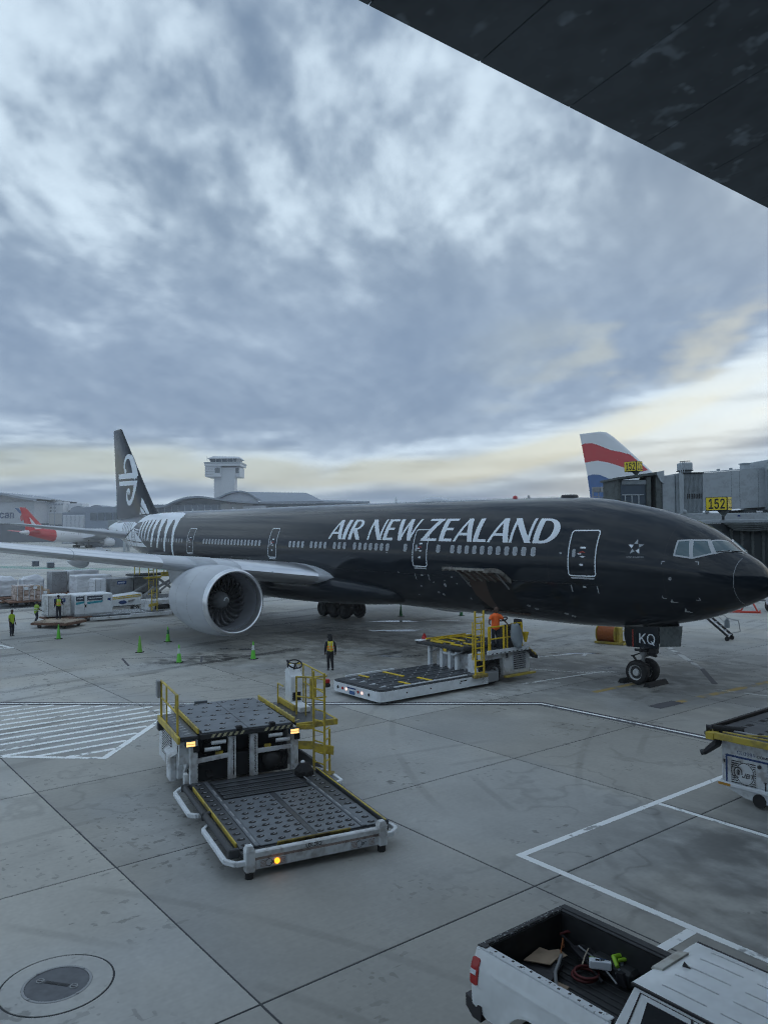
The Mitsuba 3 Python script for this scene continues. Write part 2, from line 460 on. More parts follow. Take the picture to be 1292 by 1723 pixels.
mat('bldg_dark', (0.07, 0.085, 0.11), rough=0.35)
mat('bldg_glass', (0.09, 0.115, 0.145), rough=0.12, spec=0.6)
mat('tower_white', fn=grime((0.55, 0.58, 0.62), (0.46, 0.49, 0.54), 0.7), rough=0.6)
mat('bridge_grey', fn=grime((0.36, 0.40, 0.43), (0.28, 0.31, 0.335), 0.8), rough=0.5)
mat('bridge_corrugated', fn=grime((0.22, 0.255, 0.28), (0.16, 0.185, 0.20), 0.8), rough=0.5)
mat('bridge_dark', (0.035, 0.045, 0.05), rough=0.6)
mat('canopy_fabric', fn=grime((0.10, 0.115, 0.115), (0.05, 0.06, 0.06), 0.9), rough=0.8)
mat('soffit', fn=lambda p, n, uv: mi.Color3f(0.26, 0.295, 0.325) * (0.45 + 0.7 * fbm(p.x * 2.5, p.y * 2.5, p.z, 4) + 0.9 * sst(.58, .75, fbm(p.x * 5, p.y * 5, p.z, 3))), rough=0.5)
mat('facade', (0.16, 0.17, 0.18), rough=0.6)
mat('livery_white', (0.66, 0.68, 0.71), rough=0.35, coat=0.5)
mat('livery_red', (0.50, 0.035, 0.04), rough=0.35, coat=0.5)
mat('livery_navy', (0.02, 0.04, 0.16), rough=0.35, coat=0.5)
mat('livery_blue', (0.04, 0.11, 0.28), rough=0.35, coat=0.5)
mat('tool_lime', (0.34, 0.62, 0.03), rough=0.4)
mat('bed_black', fn=lambda p, n, uv: mi.Color3f(0.020, 0.022, 0.024) * (0.5 + 1.0 * fbm(p.x * 6, p.y * 6, p.z * 6, 3)), rough=0.6)
mat('plastic_grey', (0.22, 0.23, 0.24), rough=0.5)



def lamp(parent, name, mesh, rgb, M=None, label=None):
    key = part(parent, name, mesh, 'lens_off', M=M, label=label)
    scene[key]['emitter'] = {'type': 'area', 'radiance': {'type': 'rgb', 'value': list(rgb)}}
    return key


scene['m_lens_off'] = {'type': 'diffuse', 'reflectance': {'type': 'rgb', 'value': [0.3, 0.2, 0.1]}}
# ---------------------------------------------------------------- the ground: concrete slabs with sealed joints, far apron, markings
g = [[-900, -60], [2600, -60], [2600, 3200], [-900, 3200]]
struct('ground', (np.array([[x, y, -0.02] for x, y in g]), np.array([[0, 1, 2], [0, 2, 3]])), 'concrete')
struct('apron', (np.array([[x, y, -0.008] for x, y in [[-16, -6], [75, -6], [75, 84], [-16, 84]]]), np.array([[0, 1, 2], [0, 2, 3]])), 'sealant')
HP = (3.65, 12.97)                                       # the hydrant pit's collar is let into one slab
slab = P(box(0.018, SP - 0.018, 0.018, SP - 0.018, -0.2, 0.0, 0.008))
for i in range(-3, 12):
    for j in range(-4, 12):
        x, y = N0 + i * SP, A0S + j * SP
        cxy = np.array([x + SP / 2, y + SP / 2])
        r = np.hypot(*cxy)
        ang = math.degrees(math.atan2(cxy[0], cxy[1])) - 38.26
        off = r * math.sin(math.radians(abs(ang) - 26)) if abs(ang) > 26 else -1
        near = r < 13
        if not near and (off > 4.6 or r > 80 or cxy[1] < -1 or abs(ang) > 100): continue
        if near and cxy[1] < 2: continue
        if x <= HP[0] < x + SP and y <= HP[1] < y + SP:
            hole = sbox(x + .018, y + .018, x + SP - .018, y + SP - .018).difference(Point(HP).buffer(0.86, 24))
            part('apron', 'slab', tf(prism(hole, 0.2), trans(0, 0, -0.2)), 'concrete')
        else:
            part('apron', 'slab', slab, 'concrete', M=trans(x, y, 0))

# hydrant pit: concrete collar in a dark joint, steel rim, lid with recessed handles
pit = thing('hydrant_pit', 'round grey steel fuel pit lid set in a pale concrete collar in the nearest slab', 'pit cover')
ring = lambda r0, r1, z: tf(prism(Point(0, 0).buffer(r1, 32).difference(Point(0, 0).buffer(r0, 32)), 0.19), trans(HP[0], HP[1], z - .19))
part(pit, 'collar', ring(0.52, 0.825, 0.004), 'concrete')
part(pit, 'rim', ring(0.475, 0.515, 0.008), 'gear_metal')
part(pit, 'lid', tf(prism(Point(0, 0).buffer(0.468, 40), 0.19), trans(HP[0], HP[1], -.188)), 'lid_steel')
mat('lid_steel', fn=lambda p, n, uv: mi.Color3f(0.115, 0.122, 0.135) * (0.75 + 0.5 * fbm(p.x * 9, p.y * 9, 1.0, 3)), rough=0.55, metal=0.2)
HM = trans(HP[0], HP[1], 0.003) @ rotz(-52)
for sx in (-.3, .3):
    part(pit, 'handle', cat(torus((sx, 0, 0.002), .055, .011, 16, 6), box(sx - .05, sx + .05, -.008, .008, 0, .012)), 'gear_metal', M=HM)
part(pit, 'name_bar', cat(box(-.21, .21, -.035, .035, 0, .004), *[box(-.19 + .036 * k, -.17 + .036 * k, -.022, .022, 0.004, .009) for k in range(11) if k != 6]), 'dark_steel', M=HM)
for a_ in (20, 110, 200, 290):
    x, y = HP[0] + .495 * math.cos(math.radians(a_)), HP[1] + .495 * math.sin(math.radians(a_))
    part(pit, 'bolt', cyl((x, y, 0), (x, y, .018), .02, 8), 'gear_metal')


def ribbon(pts, w, z):
    m = tri_poly(LineString(pts).buffer(w / 2, cap_style=2, join_style=2))
    return m[0] + [0, 0, z], m[1]


def mark(name, pts, w, mt='paint_white', z=0.004, label=None):
    return part('apron', name, ribbon(pts, w, z), mt, label=label)


SL = [(-6, 47.3), (7.69, 35.34), (12.73, 30.92), (18.15, 26.46), (21.81, 23.35), (24.5, 21.0), (24.62, 18.0), (24.80, 12.0), (24.95, 4.0)]
mark('line_border', SL, 0.52, 'paint_dark', 0.004, 'dark edged border of the service road line')
mark('service_line', SL, 0.13, 'paint_white', 0.008, 'long white service road line across the apron')
for k in range(13):
    a_ = 25.6 + .727 * k
    n0_ = max(0.0, 7.4 - (a_ - 25.62) * 1.09)
    n1_ = 8.37 + (a_ - 24.75) * .874 - .1 if a_ < 29.3 else 12.73 - (a_ - 30.92) * 1.14 - .35
    mark('hatch_stripe', [(n0_, a_), (min(n1_, 12.3), a_)], 0.21)
mark('hatch_border', [(-1, 33.4), (5.88, 27.02), (7.4, 25.62), (8.37, 24.75), (12.2, 28.9), (12.9, 30.6)], 0.21, z=0.008)
mark('bay_line', [(22.4, 11.66), (12.87, 11.66), (12.87, 1.0)], 0.17, z=0.004)
mark('bay_line', [(17.97, 11.57), (17.97, 2.0)], 0.15, z=0.004)
mark('bay_line', [(12.78, 7.62), (9.0, 7.62)], 0.19, z=0.004)
mark('lead_line', [(46.5, 31.0), (43.1, 27.5), (36.56, 21.06)], 0.28, 'paint_faded')
mark('lead_line', [(36.56, 21.06), (33.4, 18.6)], 0.25, 'paint_dark')
mark('lead_line', [(32.3, 18.07), (32.9, 14.9)], 0.16, 'paint_faded')
mark('taxi_line', [(27.9, 21.0), (31.3, 21.0)], 0.30, 'paint_yellow')
mark('taxi_line', [(27.5, 17.75), (40, 17.05)], 0.34, 'paint_yellow', 0.004)
mark('stop_mark', [(27.3, 17.75), (28.9, 17.68)], 0.60, 'paint_dark', 0.008)
mark('stand_mark', [(32.4, 28.8), (35.6, 28.0)], 0.16, 'paint_white')
mark('stand_mark', [(34.6, 29.3), (36.2, 27.7), (35.2, 27.2), (33.6, 28.8)], 0.22, 'paint_faded', 0.006)
mark('stand_mark', [(29.6, 27.6), (31.1, 24.38), (32.6, 23.2)], 0.14, 'paint_white')
mark('stand_mark', [(26.9, 24.2), (32.3, 23.69)], 0.14, 'paint_white')
mark('stand_mark', [(27.0, 24.6), (28.4, 23.2)], 0.16, 'paint_faded', 0.006)
mark('stand_mark', [(11.6, 53.6), (11.9, 51.6), (10.6, 52.4)], 0.25, 'paint_white')
mark('stand_mark', [(15.0, 40.6), (15.6, 43.2), (19.3, 41.0), (18.4, 39.2)], 0.12, 'paint_dark')
mark('stand_mark', [(27.5, 60.0), (31.5, 49.0), (33.4, 43.5)], 0.14, 'paint_faded')
mark('tarmac_seam', [(26, 14.6), (31.5, 13.2), (36, 14.4)], 0.07, 'paint_dark')
for off in (0, 2.6):
    struct('green_lane_line' if 0 else 'taxiway_stripe', ribbon([(-40 + off * 1.2, 235 + off), (36.4, 167.6 + off * 3), (49.3, 141 + off * 3.2), (130, 60 + off * 3)], 1.5 if off else 2.2, -0.012), 'paint_green')
rng = random.Random(5)
for (px, py, rx, ry) in [(37.7, 46.6, 1.7, .42), (34.6, 42.2, 1.5, .36), (33.6, 43.0, .8, .25), (27.2, 34.1, .55, .2), (28.2, 33.4, .35, .1), (22.6, 41.5, .9, .2), (21.6, 42.6, .5, .15), (35.8, 27.9, .8, .2), (41, 44.5, 1.2, .15), (33.1, 24.2, .3, .1)]:
    ph = [rng.uniform(0, 6.28) for _ in range(4)]
    c, s_ = math.cos(-.66), math.sin(-.66)
    ring_ = []
    for t in np.linspace(0, 2 * np.pi, 36, endpoint=False):
        r = 1 + .25 * math.sin(2 * t + ph[0]) + .22 * math.sin(3 * t + ph[1]) + .15 * math.sin(5 * t + ph[2]) + .08 * math.sin(9 * t + ph[3])
        u, v = rx * r * math.cos(t), ry * r * math.sin(t)
        ring_.append((px + u * c - v * s_, py + u * s_ + v * c))
    m = tri_poly(Polygon(ring_).buffer(0))
    struct('puddle', (m[0] + [0, 0, .006], m[1]), 'puddle')

# ---------------------------------------------------------------- the terminal: facade behind the viewer, canopy overhead
CE, CZ, SLOPE = 5.0, 11.32, 0.160            # the canopy's edge: distance out, height; its soffit rises towards the wall
can = thing('terminal_canopy', 'dark panelled roof overhang of the terminal filling the upper right corner', 'canopy')
zs = lambda y: CZ + (CE - y) * SLOPE
xs = np.arange(-14, 41) * 1.27 + 5.095
roof_y = [-4.0, CE]
part(can, 'roof_deck', (lambda v: (v, np.array([[0, 1, 2], [0, 2, 3], [4, 6, 5], [4, 7, 6], [0, 4, 5], [0, 5, 1], [1, 5, 6], [1, 6, 2], [2, 6, 7], [2, 7, 3], [3, 7, 4], [3, 4, 0]])))(
    np.array([[xs[0], CE - .02, zs(CE) + .03], [xs[-1], CE - .02, zs(CE) + .03], [xs[-1], -4, zs(-4) + .03], [xs[0], -4, zs(-4) + .03],
              [xs[0], CE - .02, zs(CE) + .20], [xs[-1], CE - .02, zs(CE) + .20], [xs[-1], -4, zs(-4) + .8], [xs[0], -4, zs(-4) + .8]])), 'bridge_dark')
for x in xs[:-1]:
    if x > 26: break
    for (y0, y1) in ((2.35, CE), (-0.4, 2.335)):
        v, f = box(x + .005, x + 1.27 - .005, y0 + .006, y1, 0, .022, .006)
        v[:, 2] += zs(v[:, 1])
        part(can, 'soffit_panel', (v, f), 'soffit')
term = thing('terminal_building', 'terminal building behind the viewpoint with a glazed upper floor', 'building')
part(term, 'wall', cat(box(-20, 46, -14, -.42, -.2, 5.2), box(-20, 46, -14, -.42, 10.8, 12.6)), 'facade')
part(term, 'core', box(-20, 46, -14, -1.2, 5.2, 10.8), 'bridge_dark')
for k in range(22):
    x = -20 + 3 * k
    part(term, 'window', box(x + .08, x + 2.92, -.62, -.58, 5.25, 10.75), 'glass_dark')
    part(term, 'mullion', box(x - .06, x + .06, -.7, -.42, 5.2, 10.8), 'gear_metal')
# ---------------------------------------------------------------- the black airliner; local axes: s from the nose aft, w to starboard, z up
da = math.radians(38.649 - 38.257)
AX, NX = np.array([-math.sin(da), math.cos(da)]), np.array([math.cos(da), math.sin(da)])
AM = np.eye(4); AM[:2, 0], AM[:2, 1] = AX, -NX
AM[:2, 3] = NX * 31.337 + AX * 14.70


def zc(s): return 5.45 + .006 * (s - 10)


_S = np.array([0, .06, .2, .6, 1.19, 1.8, 2.2, 2.6, 3.5, 4.4, 5.4, 6.2, 7.5, 9, 11, 50, 54, 58, 62, 66, 69, 71.5, 73, 73.6])
_ZT = np.array([4.78, 4.98, 5.25, 5.66, 6.0, 6.48, 6.76, 7.0, 7.40, 7.70, 7.95, 8.12, 8.36, 8.50, 8.57, 8.79, 8.80, 8.78, 8.72, 8.55, 8.3, 7.95, 7.65, 7.5])
_ZB = np.array([4.74, 4.52, 4.28, 4.04, 3.76, 3.50, 3.35, 3.2, 2.97, 2.77, 2.61, 2.50, 2.41, 2.36, 2.35, 2.60, 2.95, 3.65, 4.55, 5.40, 6.05, 6.55, 6.8, 7.0])
_HW = np.array([.03, .30, .62, 1.06, 1.48, 1.80, 1.98, 2.12, 2.38, 2.58, 2.76, 2.87, 2.99, 3.07, 3.1, 3.1, 3.03, 2.78, 2.36, 1.80, 1.30, .85, .5, .12])
_ZW = np.array([4.76, 4.77, 4.8, 4.86, 4.94, 5.03, 5.08, 5.13, 5.22, 5.29, 5.36, 5.40, 5.44, 5.45, 5.456, 5.69, 5.85, 6.15, 6.6, 7.0, 7.2, 7.3, 7.3, 7.25])
from scipy.interpolate import PchipInterpolator as _PI
fZT, fZB, fHW, fZW = _PI(_S, _ZT), _PI(_S, _ZB), _PI(_S, _HW), _PI(_S, _ZW)


def shell(s, th, off=0.0):
    """The point of the fuselage at station s and angle th (0 = starboard, pi/2 = top), off metres proud of it."""
    s, th = np.asarray(s, float), np.asarray(th, float)
    hw, zw = fHW(s), fZW(s)
    up, dn = fZT(s) - zw, zw - fZB(s)
    r = np.where(np.sin(th) > 0, up, dn)
    w, z = hw * np.cos(th), zw + r * np.sin(th)
    nw, nzv = np.cos(th) / np.maximum(hw, .05), np.sin(th) / np.maximum(r, .05)
    e = .05
    hw2 = (fHW(np.clip(s + e, 0, 73.6)) - fHW(np.clip(s - e, 0, 73.6))) / (2 * e)
    L = np.hypot(nw, nzv)
    nw, nzv = nw / L, nzv / L
    ns = -hw2 * np.abs(np.cos(th)) * .7
    L = np.sqrt(1 + ns * ns)
    return np.stack([s + off * ns / L, w + off * nw / L, z + off * nzv / L], -1)


def th_of(s, z):
    zw = fZW(s); r = np.where(np.asarray(z) > zw, fZT(s) - zw, zw - fZB(s))
    return np.arcsin(np.clip((np.asarray(z) - zw) / r, -.9995, .9995))


def wrap(poly, off=.006, size=.25, arc=False, side=1):
    """A drawing in (s, z) [or (s, arc above the widest line) if arc] laid on the fuselage."""
    v, f = tri_poly(poly) if not isinstance(poly, tuple) else poly
    v, f = sub((v, f), size)
    th = v[:, 1] / 3.1 if arc else th_of(v[:, 0], v[:, 1])
    q = shell(v[:, 0], th, off)
    if side < 0: q[:, 1] *= -1
    n = np.cross(q[f[:, 1]] - q[f[:, 0]], q[f[:, 2]] - q[f[:, 0]])
    bad = n[:, 1] * side < 0
    f = f.copy(); f[bad] = f[bad][:, ::-1]
    return q, f


NZ = thing('airliner', 'large black wide-body airliner with white lettering and white fern tail, parked at the gate', 'airplane')
aq = lambda name, m, mt, smooth=False, par=NZ, label=None, kind=None: part(par, name, m, mt, smooth, AM, label, kind)
ss = np.unique(np.concatenate([np.linspace(0, 1, 14) ** 1.6 * 3, np.linspace(3, 12, 30), np.linspace(12, 50, 30), np.linspace(50, 73.6, 48)]))
tt = np.linspace(0, 2 * np.pi, 96, endpoint=False)
aq('fuselage', loft([shell(np.full(96, s), tt) for s in ss]), 'black_paint', True)
# belly fairing round the wing's root
fr = []
for s in np.linspace(20.5, 46.5, 40):
    u = (s - 20.5) / 26
    k = max(math.sin(math.pi * min(max(u, .0), 1)) ** .55, .02)
    hw_, zb, ztp = 2.2 + 1.28 * k, 2.75 - .72 * k, 3.6 + .95 * k
    c = (zb + ztp) / 2
    fr.append(np.stack([np.full(48, s), hw_ * np.sign(np.cos(tt[::2])) * np.abs(np.cos(tt[::2])) ** .7, c + (ztp - zb) / 2 * np.sign(np.sin(tt[::2])) * np.abs(np.sin(tt[::2])) ** .8], 1))
aq('belly_fairing', loft(fr), 'black_paint', True)
# radome seam, skin joints
for s_, w_ in ((0.93, .011),):
    t_ = np.linspace(-1.25, 1.15, 40)
    aq('radome_seam', loft([shell(np.full(40, s_ - w_ / 2), t_, .004), shell(np.full(40, s_ + w_ / 2), t_, .004)], False, False), 'decal_grey')
for th_ in (-.30, .98):
    s_ = np.linspace(6, 56, 80)
    aq('skin_joint', loft([shell(s_, np.full(80, th_ - .003), .002), shell(s_, np.full(80, th_ + .003), .002)], False, False), 'black_matt')
for s_ in (3.35, 8.75, 15.4, 20.9, 29.9, 36.6, 44.5, 50.6):
    t_ = np.linspace(-1.0, 1.5, 40)
    aq('skin_joint', loft([shell(np.full(40, s_ - .012), t_, .002), shell(np.full(40, s_ + .012), t_, .002)], False, False), 'black_matt')

# flight deck windows: pale frames round three panes each side
def quad_ring(q, d):
    p = Polygon(q)
    return p.buffer(d, join_style=2, mitre_limit=3).difference(p.buffer(-.035, join_style=1))


PANES = [[(2.97, 5.89), (2.99, 6.45), (2.62, 6.48), (2.40, 5.80)], [(2.31, 5.79), (2.52, 6.47), (2.10, 6.46), (1.75, 5.96)]]
def pane_surface(pts, off):
    # pts: (s, w, z) corners, a gently curved pane between them
    return pts
for side in (1, -1):
    for k, q in enumerate(PANES):
        poly = Polygon(q)
        aq('cockpit_window', wrap(poly.buffer(-.02), .012, .12, side=side), 'glass_cockpit', True)
        aq('window_frame', wrap(poly.buffer(.045, join_style=2).difference(poly.buffer(-.02)), .016, .08, side=side), 'decal_grey', True)
    # the front windscreen reaches to the centre line
    def wshell(u, v, off):
        s_lo, s_hi = 1.68 + (1.10 - 1.68) * u, 2.03 + (1.70 - 2.03) * u
        th_lo = float(th_of(1.68, 5.96)) + (math.radians(86) - float(th_of(1.68, 5.96))) * u
        th_hi = float(th_of(2.03, 6.44)) + (math.radians(86) - float(th_of(2.03, 6.44))) * u
        q = shell(s_lo + (s_hi - s_lo) * v, th_lo + (th_hi - th_lo) * v, off)
        return q
    def wgrid(u0, u1, v0, v1, off):
        U, V = np.meshgrid(np.linspace(u0, u1, 12), np.linspace(v0, v1, 8), indexing='ij')
        q = np.array([[wshell(u, v, off) for v in V[0]] for u in U[:, 0]]).reshape(12, 8, 3)
        if side < 0: q[..., 1] *= -1
        return loft([r for r in q], False, False)
    aq('windscreen', wgrid(.04, .97, .06, .94, .012), 'glass_cockpit', True)
    aq('window_frame', cat(wgrid(.0, 1, -.07, .06, .016), wgrid(0, 1, .94, 1.06, .016), wgrid(-.02, .04, -.07, 1.06, .016), wgrid(.97, 1.0, -.07, 1.06, .016)), 'decal_grey', True)
    aq('wiper', cat(bar(wshell(.55, -.06, .05) * [1, side, 1], wshell(.95, .02, .05) * [1, side, 1], .03), bar(wshell(.05, .02, .05) * [1, side, 1], wshell(.5, -.03, .05) * [1, side, 1], .025)), 'ink_black')

# passenger windows
WS = [30.87, 30.38, 29.83, 29.3, 28.26, 27.74, 27.21, 26.68, 25.64, 25.12, 24.58, 23.54, 23.0, 22.48, 21.96, 21.42, 20.92, 20.38, 18.8, 16.1, 15.02, 14.49, 13.96, 13.41, 12.88, 12.34, 11.8, 11.24, 10.71, 10.17, 9.6]
WS += list(np.linspace(34.99, 43.96, 18)) + list(np.linspace(48.1, 58.3, 20))
oval = lambda s, z, a_, b_: affinity.translate(affinity.scale(sbox(-1, -1, 1, 1).buffer(0).intersection(Point(0, 0).buffer(1.18, 4)), a_, b_), s, z)
for s in WS:
    z_ = 5.93 + .0062 * (s - 9)
    k = aq('window', wrap(oval(s, z_, .105, .165), .007, 1.0), 'window_shade')
    if s < 45: aq('surround', wrap(oval(s, z_, .145, .21), .004, 1.0), 'decal_grey', par=k)
for s in (np.arange(9.6, 46, .55)):
    if min(abs(s - d) for d in (17.5, 33.1, 46.4)) > 1.2:
        aq('window', wrap(oval(s, 5.93 + .0062 * (s - 9), .125, .19), .005, 1.0, side=-1), 'window_shade')

# doors: leaf, raised pale outline, porthole, handle plate and markings
def door(s0, s1, z0, z1, side=1, marks=True):
    sh = .0 * s0
    rect = sbox(s0, z0, s1, z1).buffer(-.16).buffer(.16, 6)
    d = aq('door', wrap(rect.buffer(-.05), .010, .3, side=side), 'black_paint', True)
    aq('outline', wrap(rect.difference(rect.buffer(-.055)), .018, .12, side=side), 'decal_white', True, par=d)
    aq('sill_plate', wrap(sbox(s0 + .12, z0 - .11, s1 - .12, z0 - .04), .014, .3, side=side), 'decal_grey', par=d)
    c, zz = (s0 + s1) / 2, z0 + 1.02
    aq('window', wrap(oval(s1 - .30, zz, .085, .18), .017, .2, side=side), 'window_shade', par=d)
    if marks:
        aq('handle', wrap(unary_union([sbox(c - .17, zz + .20, c + .10, zz + .28), sbox(c + .02, zz - .05, c + .2, zz), Polygon([(c - .2, zz - .15), (c - .05, zz - .11), (c + .1, zz - .15), (c - .05, zz - .19)])]), .018, .2, side=side), 'decal_white', par=d)
        aq('handle_arc', wrap(stroke([(c - .16, zz + .02), (c - .06, zz + .07), (c + .08, zz + .04), (c + .14, zz - .02)], .035), .018, .2, side=side), 'red_paint', par=d)
        aq('placard', wrap(sbox(c - .08, zz - .55, c + .09, zz - .46), .018, .2, side=side), 'decal_white', par=d)
    return d


for (s0, s1, z0) in ((6.24, 7.65, 4.89), (16.95, 18.15, 4.97), (32.6, 33.7, 5.10), (45.85, 47.1, 5.18), (60.0, 60.9, 5.75)):
    h = 2.04 if s0 < 50 else 1.5
    door(s0, s1, z0, z0 + h)
    if s0 < 50: door(s0, s1, z0, z0 + h, -1, False)
    if s0 < 20:
        for sx in (s0 + .05, s1 - .05):
            aq('step_mark', wrap(sbox(sx - .02, z0 - .72, sx + .02, z0 - .40), .006, .3), 'decal_grey')
        aq('vent_plate', wrap(sbox((s0 + s1) / 2 - .1, z0 - .5, (s0 + s1) / 2 + .06, z0 - .42), .006, .3), 'decal_grey')
for (s, z, a_, b_) in ((3.09, 4.93, .06, .06), (15.9, 4.05, .09, .09), (16.7, 3.6, .08, .05), (16.4, 3.5, .1, .05), (17.9, 3.9, .06, .04), (15.2, 4.5, .08, .04), (14.4, 3.4, .05, .05), (10.6, 3.3, .11, .05), (10.23, 3.17, .11, .05), (8.6, 3.05, .11, .05), (8.3, 2.95, .11, .05),
                       (36.5, 5.0, .05, .03), (39.2, 5.02, .05, .04), (41, 4.95, .05, .03), (19.5, 4.6, .05, .04), (20.4, 5.7, .06, .03), (8.05, 5.9, .05, .05), (18.5, 3.4, .04, .04)):
    aq('service_port', wrap(Point(0, 0).buffer(1, 4) if 0 else affinity.translate(affinity.scale(Point(0, 0).buffer(1, 5), a_, b_), s, z).difference(affinity.translate(affinity.scale(Point(0, 0).buffer(1, 5), a_ * .5, b_ * .4), s, z)), .006, .3), 'decal_grey')
for (s, z, dx, dz) in ((3.41, 5.63, 1, -1), (2.08, 5.63, -1, -1), (3.52, 4.10, 1, 1), (2.16, 4.08, -1, 1)):
    aq('jack_mark', wrap(unary_union([sbox(min(s, s - dx * .13), z - .013, max(s, s - dx * .13), z + .013), sbox(s - .013, min(z, z + dz * .12), s + .013, max(z, z + dz * .12))]), .006, .3), 'decal_grey')
for (s, z) in ((3.19, 4.05), (2.84, 3.68)):
    c = shell(s, float(th_of(s, z)), 0.0); c2 = shell(s, float(th_of(s, z)), .13)
    aq('probe', cat(bar(c, c2, .05), cyl(c2, c2 + [-.05, 0, 0], .035, 6), cyl(c2 + [0, 0, 0], c2 + [-.32, .02, -.02], .025, 6, .008)), 'gear_metal')

# lettering: drawn strokes, slanted, stretched along the fuselage
def glyph(ch):
    T, t = .20, .105                     # thick and thin strokes of a letter 1 high
    L = lambda pts, w: LineString(pts).buffer(w / 2, cap_style=2, join_style=2, mitre_limit=4)
    clip = sbox(-1, 0, 3, 1)
    if ch == 'A': return .82, unary_union([L([(.05, -.05), (.47, 1.02)], t), L([(.77, -.05), (.47, 1.02)], T), L([(.2, .30), (.7, .30)], t)]).intersection(clip)
    if ch == 'I': return .2, sbox(0, 0, T, 1)
    if ch == 'R':
        bowl = affinity.translate(affinity.scale(Point(0, 0).buffer(1, 16), .34, .27), .32, .73)
        hole = affinity.translate(affinity.scale(Point(0, 0).buffer(1, 16), .17, .18), .32, .73)
        top = unary_union([bowl.intersection(sbox(.3, 0, 2, 2)), sbox(0, .46, .32, 1)]).difference(unary_union([hole.intersection(sbox(.3, 0, 2, 2)), sbox(0, .55, .32, .91)]))
        return .72, unary_union([top, sbox(0, 0, T, 1), L([(.26, .5), (.66, -.05)], T).intersection(clip)])
    if ch == 'N': return .80, unary_union([sbox(0, 0, t, 1), sbox(.69, 0, .69 + t, 1), L([(.02, 1.05), (.77, -.05)], T).intersection(clip)])
    if ch == 'E': return .58, unary_union([sbox(0, 0, T, 1), sbox(0, .89, .56, 1), sbox(0, .46, .5, .565), sbox(0, 0, .56, .11)])
    if ch == 'W': return 1.18, unary_union([L([(.08, 1.05), (.34, -.05)], T), L([(.34, -.03), (.62, 1.05)], t), L([(.60, 1.05), (.84, -.05)], T), L([(.84, -.03), (1.14, 1.05)], t)]).intersection(clip)
    if ch == 'Z': return .74, unary_union([sbox(.05, .89, .74, 1), sbox(-.06, 0, .70, .11), L([(.03, -.02), (.66, 1.02)], T).intersection(clip)])
    if ch == 'L': return .56, unary_union([sbox(0, 0, T, 1), sbox(0, 0, .55, .11)])
    if ch == 'D':
        o = affinity.translate(affinity.scale(Point(0, 0).buffer(1, 20), .52, .5), .3, .5).intersection(sbox(.28, 0, 2, 1))
        i = affinity.translate(affinity.scale(Point(0, 0).buffer(1, 20), .30, .40), .3, .5).intersection(sbox(.28, 0, 2, 1))
        return .82, unary_union([o, sbox(0, 0, .3, 1)]).difference(unary_union([i, sbox(T, .1, .3, .9)]))


LET = nodeL = node(NZ, 'lettering', 'white capital lettering along the black fuselage')
# (letter, station of its lower left corner, station of its lower right corner)
for ch, sa, sb in (('A', 26.48, 25.08), ('I', 24.97, 24.60), ('R', 24.34, 23.18), ('N', 22.42, 21.12), ('E', 20.94, 20.02), ('W', 19.92, 18.06), ('Z', 17.50, 16.30), ('E', 16.16, 15.16), ('A', 15.10, 13.74), ('L', 13.62, 12.72), ('A', 12.66, 11.28), ('N', 11.18, 9.90), ('D', 9.72, 8.36)):
    wid, pg = glyph(ch)
    k = {'I': .42}.get(ch, 0)
    span = (sa - sb)
    kx = span / wid
    v, f = tri_poly(pg)
    x, y = v[:, 0] * kx, v[:, 1]
    base = .90 - (26.4 - sa) * .0005
    arcp = base + y * 1.34
    v2 = np.c_[sa - x - y * .06, arcp, v[:, 2]]
    aq('letter', wrap((v2, f), .012, .22, arc=True), 'decal_white', True, par=LET)

# small star emblem and its name
cx_, cz_ = 4.55, 6.20
EM = node(NZ, 'star_emblem')
for k in range(5):
    a_ = math.radians(90 + 72 * k)
    p0 = np.array([math.cos(a_), math.sin(a_)]); pt = np.array([math.cos(a_ + .55), math.sin(a_ + .55)]); pr = np.array([math.cos(a_ - .62), math.sin(a_ - .62)])
    tri = Polygon([p0 * .34, np.array([math.cos(a_ + .62), math.sin(a_ + .62)]) * .165, np.array([math.cos(a_ - .46), math.sin(a_ - .46)]) * .15])
    tri = affinity.translate(affinity.scale(tri, -1, 1, origin=(0, 0)), cx_, cz_)
    aq('point', wrap(tri, .006, .3), 'decal_white' if k % 2 else 'window_shade', par=EM)
tx = text_flat('STAR ALLIANCE', .062, False)
v = tx[0].copy(); keep = np.abs(tx[0][tx[1]][:, :, 2]).max(1) < 1e-6
wtx = v[:, 0].max()
aq('caption', wrap((np.c_[cx_ + .34 - v[:, 0] * (.74 / wtx), 5.76 + v[:, 1], v[:, 2]], tx[1][keep]), .006, .5), 'decal_grey', par=EM)

# white fern ribs and woven bands over the rear fuselage
FE = node(NZ, 'fern_livery', 'white fern ribs and woven bands on the black rear fuselage')
fe = lambda poly, side=1: aq('band', wrap(poly, .010, .3, side=side), 'decal_white', True, par=FE)
spine = Polygon([(60.2, 8.62), (57.5, 8.70), (54.5, 8.70), (52.2, 8.64), (51.2, 8.52), (50.72, 8.3), (50.62, 8.0), (50.8, 7.8), (51.6, 7.97), (53, 8.06), (55, 8.10), (57.4, 8.04), (59.4, 7.9), (60.6, 7.8)])
fe(spine); fe(spine, -1)
tops = [(50.75, 51.9, 8.12), (52.0, 53.5, 8.1), (53.7, 54.95, 8.12), (55.1, 56.05, 8.12), (56.2, 56.95, 8.08), (57.1, 57.75, 8.02), (57.95, 58.5, 7.97), (58.7, 59.2, 7.92)]
mids = [(50.05, 6.36), (51.68, 6.36), (53.22, 6.38), (54.72, 6.40), (55.85, 6.42), (56.8, 6.44), (57.7, 6.47), (58.5, 6.5)]
